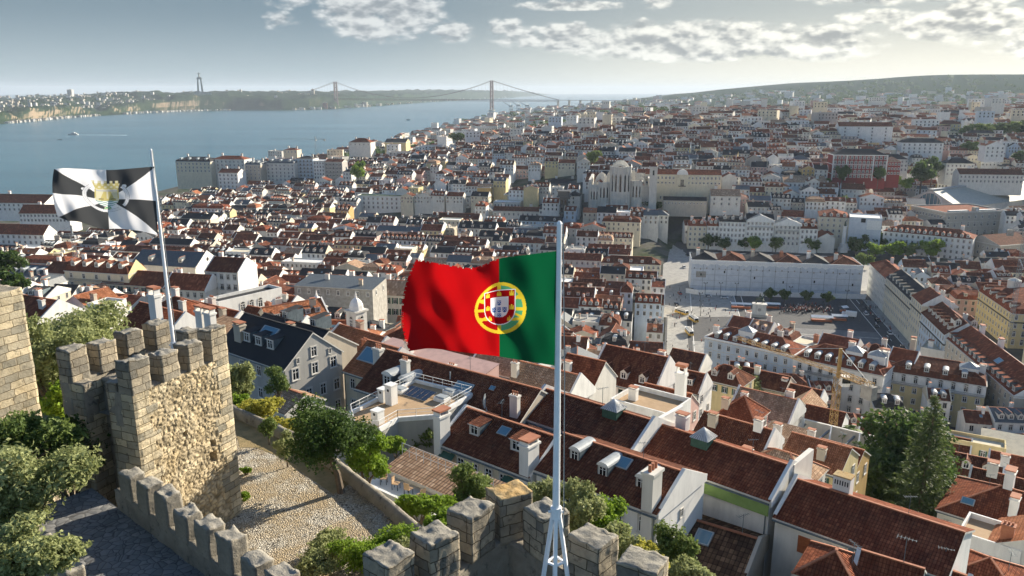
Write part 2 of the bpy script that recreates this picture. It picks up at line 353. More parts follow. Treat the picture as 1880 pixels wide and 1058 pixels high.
def ground_mat():
    m, N, L, B = newmat('ground'); B.inputs['Roughness'].default_value = 1.0; B.inputs['Specular IOR Level'].default_value = 0
    n = noise_node(N, L, .02, 8, .7); n2 = noise_node(N, L, .12, 6, .7)
    a = ramp(N, L, n.outputs[0], [(.42, (.09,.088,.08)), (.5, (.13,.125,.11)), (.62, (.05,.07,.035))])
    g = mix(N, L, ramp(N, L, n2.outputs[0], [(.5, (0, 0, 0)), (.65, (.6,)*3)]), a, (.09,.10,.06)); geo = N.new('ShaderNodeNewGeometry'); sp = N.new('ShaderNodeSeparateXYZ'); L.new(geo.outputs['Position'], sp.inputs[0]); mr = N.new('ShaderNodeMapRange'); L.new(sp.outputs[2], mr.inputs[0]); mr.inputs[1].default_value = 112; mr.inputs[2].default_value = 124; m2 = N.new('ShaderNodeMapRange'); L.new(sp.outputs[1], m2.inputs[0]); m2.inputs[1].default_value = 3300; m2.inputs[2].default_value = 4000; mx = N.new('ShaderNodeMath'); mx.operation = 'MAXIMUM'; L.new(mr.outputs[0], mx.inputs[0]); L.new(m2.outputs[0], mx.inputs[1])
    L.new(mix(N, L, mx.outputs[0], g, (.025,.045,.022)), B.inputs['Base Color'])
ground_mat()
def grid_mesh(name, P, key, smooth=True):
    nu, nv, _ = P.shape; me = bpy.data.meshes.new(name)
    f = [(i*nv+j, (i+1)*nv+j, (i+1)*nv+j+1, i*nv+j+1) for i in range(nu-1) for j in range(nv-1)]
    me.from_pydata(P.reshape(-1, 3).tolist(), [], f); me.materials.append(MATS[key])
    if smooth: me.polygons.foreach_set('use_smooth', [True] * len(f))
    return inst(name, me)
# ------------------------------------------------------------------ sky: the part of the dome that carries the clouds
def cloud_mat():
    m, N, L, B = newmat('clouds'); N.remove(B)
    def math_(op, a, b=None, c=None, clamp=False):
        n = N.new('ShaderNodeMath'); n.operation = op; n.use_clamp = clamp
        for i, v in enumerate((a, b, c)):
            if v is None: continue
            if isinstance(v, (int, float)): n.inputs[i].default_value = v
            else: L.new(v, n.inputs[i])
        return n.outputs[0]
    tc = N.new('ShaderNodeTexCoord'); sp = N.new('ShaderNodeSeparateXYZ'); nv = N.new('ShaderNodeVectorMath'); nv.operation = 'NORMALIZE'; L.new(tc.outputs['Object'], nv.inputs[0]); L.new(nv.outputs[0], sp.inputs[0])
    az = math_('ARCTAN2', sp.outputs[0], sp.outputs[1]); el = math_('ARCSINE', sp.outputs[2])
    # banks of cumulus: (azimuth, elevation, half width, half height) in degrees, strength
    banks = [(12.5,3.25,11.5,1.35,1.0),(19.5,3.0,6,1.1,.9),(4,3.5,5,1.0,.8),(-9,5.2,5.2,1.9,.95),(-14,6.2,4,1.0,.55),(-4.2,3.9,2.2,.7,.6),(-.3,3.9,2.0,1.0,.6),
             (3.8,5.6,4.5,.34,.7),(3,6.5,2.2,.5,.9),(-1.5,6.7,1.8,.4,.8),(10,6.0,1.5,.8,.6),(25,6.1,8,.9,1.0),(32,6.0,6,1.2,1.0),
             (29,3.9,6,1.3,.85),(34,2.8,5,1.1,.8),(23.5,4.5,2.6,.5,.65),(-18,6.3,2.2,.45,.5),(-15.5,4.4,1.6,.7,.38),
             (45,5,9,3,.8),(-32,7.5,6,.8,.5)]
    mask = None
    for (a, e, w, h, st) in banks:
        u = math_('MULTIPLY', math_('SUBTRACT', az, R(a)), 1 / R(w)); v = math_('MULTIPLY', math_('SUBTRACT', el, R(e)), 1 / R(h * 1.25))
        g = math_('MULTIPLY', math_('SUBTRACT', 1.0, math_('ADD', math_('MULTIPLY', u, u), math_('MULTIPLY', v, v)), clamp=True), st)
        mask = g if mask is None else math_('MAXIMUM', mask, g)
    def fbm(da, de, det=9, vor=.42):
        cb = N.new('ShaderNodeCombineXYZ')
        L.new(math_('MULTIPLY', math_('ADD', az, da), 23.0), cb.inputs[0]); L.new(math_('MULTIPLY', math_('ADD', el, de), 48.0), cb.inputs[1])
        n = N.new('ShaderNodeTexNoise'); n.inputs['Scale'].default_value = 1.0; n.inputs['Detail'].default_value = det; n.inputs['Roughness'].default_value = .5
        L.new(cb.outputs[0], n.inputs['Vector'])
        v = N.new('ShaderNodeTexVoronoi'); v.feature = 'SMOOTH_F1'; v.inputs['Scale'].default_value = 2.3; v.inputs['Smoothness'].default_value = .35
        try: v.inputs['Detail'].default_value = 2.0
        except Exception: pass
        L.new(cb.outputs[0], v.inputs['Vector'])
        return math_('SUBTRACT', math_('MULTIPLY', n.outputs[0], 1.35), math_('MULTIPLY', v.outputs['Distance'], vor))
    f0 = fbm(0, 0); l0, l1 = fbm(0, 0, 3.5, .5), fbm(R(.18), R(.42), 3.5, .5)
    sq = math_('POWER', mask, .5)
    d0 = math_('SUBTRACT', math_('ADD', math_('MULTIPLY', sq, 1.15), f0), .76)
    cover = N.new('ShaderNodeMapRange'); cover.interpolation_type = 'SMOOTHSTEP'
    L.new(d0, cover.inputs[0]); cover.inputs[1].default_value = 0.0; cover.inputs[2].default_value = .48
    rel = math_('ADD', math_('SUBTRACT', l0, l1), math_('MULTIPLY', math_('SUBTRACT', f0, l0), .7))
    lit = N.new('ShaderNodeMapRange'); lit.interpolation_type = 'SMOOTHSTEP'
    L.new(math_('SUBTRACT', rel, math_('MULTIPLY', d0, .30)), lit.inputs[0]); lit.inputs[1].default_value = -.42; lit.inputs[2].default_value = .20
    # toward the sun the clouds are brighter and warmer
    sdn = N.new('ShaderNodeVectorMath'); sdn.operation = 'DOT_PRODUCT'; L.new(nv.outputs[0], sdn.inputs[0]); sdn.inputs[1].default_value = sd
    tow = N.new('ShaderNodeMapRange'); L.new(sdn.outputs['Value'], tow.inputs[0]); tow.inputs[1].default_value = .55; tow.inputs[2].default_value = .97
    def mixc(f, a, b):
        m = N.new('ShaderNodeMix'); m.data_type = 'RGBA'
        if isinstance(f, (int, float)): m.inputs[0].default_value = f
        else: L.new(f, m.inputs[0])
        for k, v in ((6, a), (7, b)):
            if isinstance(v, tuple): m.inputs[k].default_value = (*v, 1)
            else: L.new(v, m.inputs[k])
        return m.outputs[2]
    k = 1.0
    shade = mixc(tow.outputs[0], (.155*k, .175*k, .19*k), (.20*k, .205*k, .195*k))
    bright = mixc(tow.outputs[0], (.36*k, .375*k, .375*k), (.60*k, .58*k, .50*k))
    cl = mixc(lit.outputs[0], shade, bright)
    em = N.new('ShaderNodeEmission'); L.new(cl, em.inputs[0]); tr = N.new('ShaderNodeBsdfTransparent'); ms = N.new('ShaderNodeMixShader')
    L.new(math_('MULTIPLY', cover.outputs[0], .95), ms.inputs[0]); L.new(tr.outputs[0], ms.inputs[1]); L.new(em.outputs[0], ms.inputs[2]); L.new(ms.outputs[0], N['Material Output'].inputs[0])
cloud_mat()
def cloud_dome():
    an = np.radians(np.linspace(-60, 58, 60)); el = np.radians(np.linspace(.6, 11, 8)); A, E = np.meshgrid(an, el, indexing='ij'); r = 60000
    o = grid_mesh('sky', np.stack([np.sin(A)*np.cos(E)*r, np.cos(A)*np.cos(E)*r, np.sin(E)*r], 2), 'clouds'); o.location = (0, 0, CZ); tag(o, kind='structure')
cloud_dome()
def terrain():
    an = np.radians(np.linspace(-62, 62, 170)); r = np.concatenate([[0.01], np.geomspace(6, 9500, 170)])
    A, Rr = np.meshgrid(an, r, indexing='ij'); X = np.sin(A) * Rr; Y = np.cos(A) * Rr - 4
    Z = HH(X, Y); Z = np.where(Z < -8, -8, Z)
    tag(grid_mesh('terrain', np.stack([X, Y, Z], 2), 'ground'), kind='structure')
terrain()
# ------------------------------------------------------------------ river and sea
def water_mat():
    m, N, L, B = newmat('water'); B.inputs['Roughness'].default_value = .22; B.inputs['Specular IOR Level'].default_value = .5
    tc = N.new('ShaderNodeTexCoord'); mp = N.new('ShaderNodeMapping'); mp.inputs['Scale'].default_value = (.0012, .0045, 1); mp.inputs['Rotation'].default_value = (0, 0, R(12)); L.new(tc.outputs['Object'], mp.inputs[0])
    n = N.new('ShaderNodeTexNoise'); n.inputs['Scale'].default_value = 1; n.inputs['Detail'].default_value = 6; L.new(mp.outputs[0], n.inputs['Vector'])
    L.new(ramp(N, L, n.outputs[0], [(.35, (.030,.105,.135)), (.6, (.055,.15,.185)), (.75, (.10,.21,.245))]), B.inputs['Base Color'])
    mp2 = N.new('ShaderNodeMapping'); mp2.inputs['Scale'].default_value = (.03, .12, 1); L.new(tc.outputs['Object'], mp2.inputs[0])
    n2 = N.new('ShaderNodeTexNoise'); n2.inputs['Scale'].default_value = 1; n2.inputs['Detail'].default_value = 8; n2.inputs['Roughness'].default_value = .7; L.new(mp2.outputs[0], n2.inputs['Vector'])
    bump(N, L, B, n2.outputs[0], 3.0, .7)
water_mat()
b = MB(); b.poly([(-16000, -600, 0), (16000, -600, 0), (16000, 30000, 0), (-16000, 30000, 0)], 'water'); tag(b.build('water'), kind='structure')

# ------------------------------------------------------------------ the far bank: cliffs and wooded hills
def bank_mat():
    m, N, L, B = newmat('far_bank'); B.inputs['Roughness'].default_value = 1.0; B.inputs['Specular IOR Level'].default_value = 0
    n = noise_node(N, L, .012, 8, .72); n2 = noise_node(N, L, .004, 4)
    g = ramp(N, L, n.outputs[0], [(.38, (.010,.024,.012)), (.54, (.024,.045,.018)), (.70, (.05,.065,.028))])
    geo = N.new('ShaderNodeNewGeometry'); sp = N.new('ShaderNodeSeparateXYZ'); L.new(geo.outputs['True Normal'], sp.inputs[0])
    ad = N.new('ShaderNodeMath'); ad.operation = 'MULTIPLY_ADD'; L.new(n2.outputs[0], ad.inputs[0]); ad.inputs[1].default_value = .55; L.new(sp.outputs[2], ad.inputs[2])
    s2 = N.new('ShaderNodeSeparateXYZ'); L.new(geo.outputs['Position'], s2.inputs[0]); mr = N.new('ShaderNodeMapRange'); L.new(s2.outputs[0], mr.inputs[0]); mr.inputs[1].default_value = -1750; mr.inputs[2].default_value = -1300; mr.inputs[3].default_value = 1; mr.inputs[4].default_value = 0
    mu = N.new('ShaderNodeMath'); mu.operation = 'MULTIPLY'; L.new(ramp(N, L, ad.outputs[0], [(.74, (1, 1, 1)), (.86, (0, 0, 0))]), mu.inputs[0]); L.new(mr.outputs[0], mu.inputs[1])
    L.new(mix(N, L, mu.outputs[0], g, (.27,.21,.14)), B.inputs['Base Color'])
bank_mat()
BK = [(-330, 244, 40, 62), (-120, 236, 45, 66), (0, 228, 46, 70), (60, 223, 58, 78), (100, 219, 60, 84), (150, 215, 52, 92), (185, 213, 22, 95), (215, 211, 52, 100), (260, 208, 66, 118), (310, 206, 92, 128), (370, 204, 104, 126), (430, 203, 100, 124),
      (480, 203, 92, 126), (520, 203, 78, 128), (570, 202, 90, 128), (618, 200, 100, 130), (680, 196, 92, 126), (740, 191, 100, 128), (800, 187, 112, 136), (860, 184, 120, 142), (915, 181, 118, 140), (960, 178, 95, 122), (990, 176, 50, 92), (1012, 174, 8, 20)]
def far_bank():
    xs = np.array([c[0] for c in BK], float); q = np.linspace(xs[0], xs[-1], 420)
    py = np.interp(q, xs, [c[1] for c in BK]); hc = np.interp(q, xs, [c[2] for c in BK]); hp = np.interp(q, xs, [c[3] for c in BK])
    ks = np.array([-40, 0, 18, 40, 62, 85, 110, 140, 180, 240, 320, 430, 560, 720, 950, 1300, 1800, 2600, 3600.]); P = np.zeros((len(q), len(ks), 3))
    ss = lambda x: np.clip(x, 0, 1) ** 2 * (3 - 2 * np.clip(x, 0, 1))
    for i in range(len(q)):
        p = PZ(q[i], py[i], 0); d = Vector((p.x, p.y, 0)).normalized() * .9 + Vector((-.25, .3, 0)); d.normalize()
        for j, k in enumerate(ks):
            pos = p + d * k; nz = noise.fractal(Vector((pos.x * .004, pos.y * .004, 3)), 1, 2, 5); n2 = noise.fractal(Vector((pos.x * .015, pos.y * .015, 9)), .8, 2, 4)
            wv = 45 * noise.noise(Vector((pos.x * .006, 0, 7)))
            h = hc[i] * ss((k - 22 + wv * .5) / 95) * (.86 + .2 * nz) + (hp[i] - hc[i]) * ss((k - 150) / 900) + (n2 * 9 + nz * 8) * ss(k / 120)
            P[i, j] = (pos.x, pos.y, -3 if k < 0 else max(h, 1.5))
    tag(grid_mesh('far_bank_hills', P, 'far_bank'), kind='structure')
    return q, P, ks
BQ, BP, BKS = far_bank()
def bank_point(px, k):
    i = int(np.clip(np.searchsorted(BQ, px), 0, len(BQ) - 1)); j = int(np.argmin(np.abs(BKS - k))); return Vector(BP[i, j])
mat('house_far', (.42,.39,.33), (.28,.25,.20), .05, .9)
mat('house_far_white', (.50,.49,.46), None, rough=.9)
mat('roof_far', (.26,.10,.06), (.16,.08,.06), .05, .9)
def far_bank_town():
    m = MB()
    def hs(p, w, d, h, k):
        a = rnd.uniform(-.5, .5); c, s = math.cos(a), math.sin(a)
        q = [(p.x + c*x - s*y, p.y + s*x + c*y) for x, y in ((-w/2, -d/2), (w/2, -d/2), (w/2, d/2), (-w/2, d/2))]
        m.prism(q, p.z - 8, p.z + h, k, 'roof_far' if rnd.random() < .6 else k)
    for i in range(170):                                     # the strip of quay houses
        px = rnd.choice([rnd.uniform(10, 185), rnd.uniform(60, 180), rnd.uniform(225, 345), rnd.uniform(255, 420)]); hs(bank_point(px, 0) + Vector((0, 0, 1)) + Vector((rnd.uniform(-4, 4), rnd.uniform(2, 22), 0)), rnd.uniform(10, 26), 9, rnd.uniform(4, 9), rnd.choice(['house_far', 'house_far_white', 'house_far_white']))
    for i in range(300):                                     # the town on the plateau
        px = rnd.uniform(-20, 300) if i < 270 else rnd.uniform(300, 640); hs(bank_point(px, rnd.choice([320, 430, 560, 720, 950, 1300, 1800, 2600, 3600])) + Vector((rnd.uniform(-30, 30), rnd.uniform(-60, 60), 0)), rnd.uniform(10, 26), 12, rnd.uniform(5, 11), rnd.choice(['house_far', 'house_far', 'house_far_white']))
    for i in range(60):
        px = rnd.uniform(530, 930); hs(bank_point(px, rnd.choice([18, 40])), rnd.uniform(16, 50), 12, rnd.uniform(6, 16), rnd.choice(['house_far', 'house_far_white']))
    tag(m.build('far_bank_houses'), kind='stuff')
far_bank_town()
def block(name, px, k, w, d, h, key, label, parts=True):
    p = bank_point(px, k); r = empty(name, p, rnd.uniform(-.2, .2), label, 'building', 'tall blocks on the far bank')
    b = MB(); b.box(-w/2, w/2, -d/2, d/2, -12, h, key); b.build('wall', r)
    b = MB(); b.box(-w/2 - .5, w/2 + .5, -d/2 - .5, d/2 + .5, h, h + 1.5, 'concrete'); b.box(-w/6, w/6, -d/6, d/6, h + 1.5, h + 5, key); b.build('roof', r)
    for i in range(int(h / 6)):
        b = MB(); b.box(-w*.42, w*.42, -d/2 - .15, -d/2, 2 + i*6, 4.5 + i*6, 'dark'); b.build('window', r)
block('tower_block', 168, 1800, 34, 26, 52, 'house_far_white', 'pale tower block standing alone on the skyline of the far bank')
block('grain_silo', 598, 40, 30, 24, 36, 'terracotta', 'reddish block at the water behind the first bridge tower')
block('grain_silo', 668, 40, 60, 24, 30, 'house_far', 'wide cream silo block at the water between the bridge towers')
block('tower_block', 594, 560, 20, 20, 40, 'house_far', 'small dark tower on the wooded ridge left of the bridge tower')

# ------------------------------------------------------------------ the monument on the far hill
def monument():
    p = PD(368, 170, 4700); r = empty('monument', p, R(20), 'grey monument of four tall pillars carrying a statue with outstretched arms', 'monument')
    for sx in (-1, 1):
        for sy in (-1, 1):
            b = MB(); A = [(-14, -9), (-5, -9), (-5, 9), (-14, 9)]; lo = [(sx*12 - 5.5, sy*9 - 5), (sx*12 + 5.5, sy*9 - 5), (sx*12 + 5.5, sy*9 + 5), (sx*12 - 5.5, sy*9 + 5)]; hi = [(sx*8.5 - 4, sy*7 - 4), (sx*8.5 + 4, sy*7 - 4), (sx*8.5 + 4, sy*7 + 4), (sx*8.5 - 4, sy*7 + 4)]
            for i in range(4):
                j = (i + 1) % 4; b.poly([(*lo[i], -10), (*lo[j], -10), (*hi[j], 74), (*hi[i], 74)], 'concrete')
            b.build('pillar', r)
    b = MB(); b.box(-14, 14, -12, 12, 74, 82, 'concrete'); b.box(-11, 11, -9, 9, 82, 85, 'concrete'); b.build('platform', r)
    b = MB(); b.box(-34, 60, -25, 25, -12, 4, 'house_far'); b.build('base', r)
    b = MB(); b.tube([(0, 0, 85), (0, 0, 92), (0, 0, 100), (0, 0, 106), (0, 0, 109)], [4.6, 3.8, 3.4, 3.0, 1.3], 'concrete', 10)
    b.tube([(0, 0, 108.5), (0, -.2, 111), (0, -.2, 113.5)], [1.3, 1.7, 1.0], 'concrete', 8)
    for s in (-1, 1): b.tube([(s*2, 0, 106), (s*7, -.5, 105.4), (s*13, -1, 105)], [1.7, 1.5, .7], 'concrete', 7)
    b.build('statue', r)
monument()

# ------------------------------------------------------------------ the suspension bridge
def bridge():
    n = PZ(903, 204, 0); s = PZ(618, 199.5, 0); d = (n - s); span = d.length; ang = math.atan2(d.y, d.x)
    r = empty('suspension_bridge', (s.x, s.y, 0), ang, 'long red suspension bridge with two tall towers across the river', 'bridge')
    TH, DK = 190, 70
    for x in (0, span):
        b = MB()
        for sy in (-1, 1):
            b.bar((x, sy*15, 6), (x, sy*11, TH), 7, 'steel_red', 9)
        for z0, z1 in ((12, 42), (42, 66), (80, 108), (108, 136), (136, 163), (163, 188)):
            w0, w1 = 15 - 4*z0/TH, 15 - 4*z1/TH
            b.bar((x, -w0, z0), (x, w1, z1), 2.2, 'steel_red'); b.bar((x, w0, z0), (x, -w1, z1), 2.2, 'steel_red'); b.bar((x, -w1, z1), (x, w1, z1), 3, 'steel_red')
        b.build('bridge_tower', r)
        b = MB(); b.prism([(x + 22*math.cos(t)*.8, 30*math.sin(t)) for t in [i*math.pi/8 for i in range(16)]], -6, 8, 'concrete'); b.build('pier', r)
    x0, x1 = -483, span + 483; xe = span + 1150
    b = MB(); b.box(x0 - 260, xe, -11, 11, DK, DK + 2.2, 'steel_red'); b.box(x0, x1, -10, 10, DK - 9.5, DK - 8.3, 'steel_red')
    for i in range(int((x1 - x0) / 22)):
        a = x0 + i*22
        for sy in (-10, 10): b.bar((a, sy, DK - 9), (a + 11, sy, DK), .9, 'steel_red'); b.bar((a + 11, sy, DK), (a + 22, sy, DK - 9), .9, 'steel_red')
    b.build('deck', r)
    def cz(x):
        if x < 0: return DK + 4 + (TH - DK - 4) * (1 + x/483) ** 1.12 if x > -483 else DK + 4
        if x > span: return cz(-(x - span))
        return DK + 9 + (TH - DK - 9) * ((x / span - .5) * 2) ** 2
    for sy in (-11, 11):
        xs = [x0 + i*(x1 - x0)/72 for i in range(73)]; b = MB(); b.tube([(x, sy, cz(x)) for x in xs], 1.0, 'steel_red', 6); b.build('cable', r)
    b = MB()
    for i in range(1, 84):
        x = x0 + i*(x1 - x0)/84
        if cz(x) > DK + 6: b.bar((x, -11, DK + 2), (x, -11, cz(x)), .45, 'steel_grey')
    tag(b.build('hanger', r), kind='stuff')
    for x in [span + 483] + [span + 483 + 76*i for i in range(1, 9)] + [x0, x0 - 120]:
        b = MB(); b.box(x - 3, x + 3, -9, -5, -5, DK - 1, 'concrete'); b.box(x - 3, x + 3, 5, 9, -5, DK - 1, 'concrete'); b.box(x - 3.5, x + 3.5, -10, 10, DK - 5, DK - .5, 'concrete'); b.build('viaduct_pillar', r)
bridge()

# ------------------------------------------------------------------ boats, pier, harbour cranes
def boat(name, px, py, L, cabin, label, ang, mast=0, hull='white_paint'):
    p = PZ(px, py, 0); r = empty(name, p, ang, label, 'boat')
    b = MB(); w = L * .13; hp = [(-L/2, -w*.8), (L*.2, -w), (L/2, 0), (L*.2, w), (-L/2, w*.8)]; lo = [(x*.92, y*.7) for x, y in hp]
    for i in range(5):
        j = (i + 1) % 5; b.poly([(*lo[i], -.3), (*lo[j], -.3), (*hp[j], L*.09), (*hp[i], L*.09)], hull)
    b.poly([(*q, L*.09) for q in hp], 'deck_tan'); b.build('hull', r)
    if cabin:
        b = MB(); b.box(-L*.35, L*.15, -w*.7, w*.7, L*.09, L*.18, 'white_paint'); b.box(-L*.2, L*.08, -w*.55, w*.55, L*.18, L*.25, 'white_paint'); b.box(-L*.36, L*.155, -w*.72, w*.72, L*.125, L*.15, 'dark', 'td'); b.build('cabin', r)
    if mast: b = MB(); b.tube([(-L*.1, 0, L*.1), (-L*.1, 0, mast)], [L*.012, L*.006], 'steel_grey', 6); b.build('mast', r)
    return p
fp = boat('ferry', 134, 248, 32, True, 'white ferry crossing the wide river and trailing a long wake', math.pi, 11)
b = MB(); mat('foam', (.62,.68,.7), (.3,.42,.48), .06, .9, .35, .7)
for i in range(14):
    t0, t1 = 16 + i*11, 27 + i*11; w0, w1 = 2 + i*.35, 2.35 + i*.35; k = i*i*.08
    b.poly([(fp.x + t0, fp.y - w0 - k, .05), (fp.x + t1, fp.y - w1 - k - .2*i, .05), (fp.x + t1, fp.y + w1 - k - .2*i, .05), (fp.x + t0, fp.y + w0 - k, .05)], 'foam')
tag(b.build('water_wake'), kind='structure')
boat('launch', 110, 257, 12, False, 'tiny dark open boat on the river near the white ferry', 0, 0, 'car_dark')
boat('motor_boat', 750, 221, 26, True, 'small white boat alone on the water between the bridge towers', .4)
boat('sailing_boat', 838, 231, 26, True, 'tall masted boat moored at the end of the stone pier', .2, 42)
def pier():
    pts = [(822, 234), (838, 234), (906, 226), (908, 222), (880, 222)]; w = [PZ(x, y, 2.5) for x, y in pts]
    b = MB(); b.prism([(p.x, p.y) for p in w], -4, 2.5, 'paving'); r = tag(b.build('pier'), 'low stone pier reaching into the river beside the masted boat', 'pier')
pier()
def harbour_crane(px, py, h, label):
    p = PZ(px, py, 3); r = empty('harbour_crane', p, R(-30), label, 'crane', 'cranes on the harbour quay')
    b = MB()
    for sx in (-9, 9):
        for sy in (-7, 7): b.bar((sx, sy, 0), (sx*.8, sy, h*.55), 2.2, 'steel_grey')
    for sy in (-7, 7): b.bar((-9, sy, h*.3), (9, sy, h*.3), 1.8, 'steel_grey'); b.bar((-9, sy, 3), (8, sy, h*.3), 1, 'steel_grey')
    b.build('portal_frame', r); b = MB(); b.box(-12, 14, -5, 5, h*.55, h*.66, 'steel_grey'); b.build('machine_house', r)
    b = MB(); b.bar((-8, -3, h*.6), (-52, -3, h), 1.8, 'steel_grey'); b.bar((-8, 3, h*.6), (-52, 3, h), 1.8, 'steel_grey'); b.bar((0, 0, h*.66), (-6, 0, h*.95), 1.6, 'steel_grey'); b.bar((-6, 0, h*.95), (-50, 0, h), .8, 'steel_grey'); b.bar((-6, 0, h*.95), (14, 0, h*.6), .8, 'steel_grey'); b.build('jib', r)
for i, (x, y, h, t) in enumerate(((938, 207, 62, 'nearest the red bridge tower'), (952, 206, 66, 'second from the red bridge tower'), (968, 205, 58, 'third from the red bridge tower'))):
    harbour_crane(x, y, h, 'grey harbour crane with raised jib on the quay, ' + t)
# ------------------------------------------------------------------ castle masonry
def vn(p, f, seed): return noise.noise_vector(Vector((p[0]*f + seed, p[1]*f - seed*.7, p[2]*f + seed*1.3)))
def rough(mb, x0, x1, y0, y1, z0, z1, cell, amp, key, top=None, skip='d', seed=0.0, topamp=2.0):
    """a weathered block of masonry; every face is a displaced grid that meets its neighbours"""
    def P(x, y, z):
        k = amp * (topamp if z > z1 - .12 else 1)
        d = vn((x, y, z), 1.7, seed) * k + vn((x, y, z), 5.5, seed + 9) * k * .55
        if z > z1 - .01: d.z += amp * topamp * 1.2 * (noise.noise(Vector((x*4.2, y*4.2, seed))) - .35)
        return (x + d.x, y + d.y, z + (d.z if z > z0 + .01 else 0))
    def face(o, du, dv, nu, nv, k, lu, lv):
        for i in range(nu):
            for j in range(nv):
                q = [tuple(o[m] + du[m]*(i+a)/nu + dv[m]*(j+b)/nv for m in range(3)) for a, b in ((0,0),(1,0),(1,1),(0,1))]
                uv = [(lu*(i+a)/nu + seed, (z0 + lv*(j+b)/nv)) for a, b in ((0,0),(1,0),(1,1),(0,1))]
                mb.poly([P(*p) for p in q], k, uv)
    w, d, h = x1-x0, y1-y0, z1-z0; nx, ny, nz = max(1, round(w/cell)), max(1, round(d/cell)), max(1, round(h/cell))
    if 'f' not in skip: face((x0,y0,z0), (w,0,0), (0,0,h), nx, nz, key, w, h)
    if 'R' not in skip: face((x1,y0,z0), (0,d,0), (0,0,h), ny, nz, key, d, h)
    if 'b' not in skip: face((x1,y1,z0), (-w,0,0), (0,0,h), nx, nz, key, w, h)
    if 'L' not in skip: face((x0,y1,z0), (0,-d,0), (0,0,h), ny, nz, key, d, h)
    if 't' not in skip: face((x0,y0,z1), (w,0,0), (0,d,0), nx, ny, top or key, w, d)
    if 'd' not in skip: face((x0,y1,z0), (w,0,0), (0,-d,0), nx, ny, key, w, d)
def merlon(root, x, y, z, w, d, h, seed, rz=0, key='stone_merlon', top='stone_top', name='merlon', cell=.085):
    b = MB(); rough(b, -w/2, w/2, -d/2, d/2, -.04, h, cell, .035, key, top, 'd', seed)
    return b.build(name, root, True, True, (x, y, z), rz)

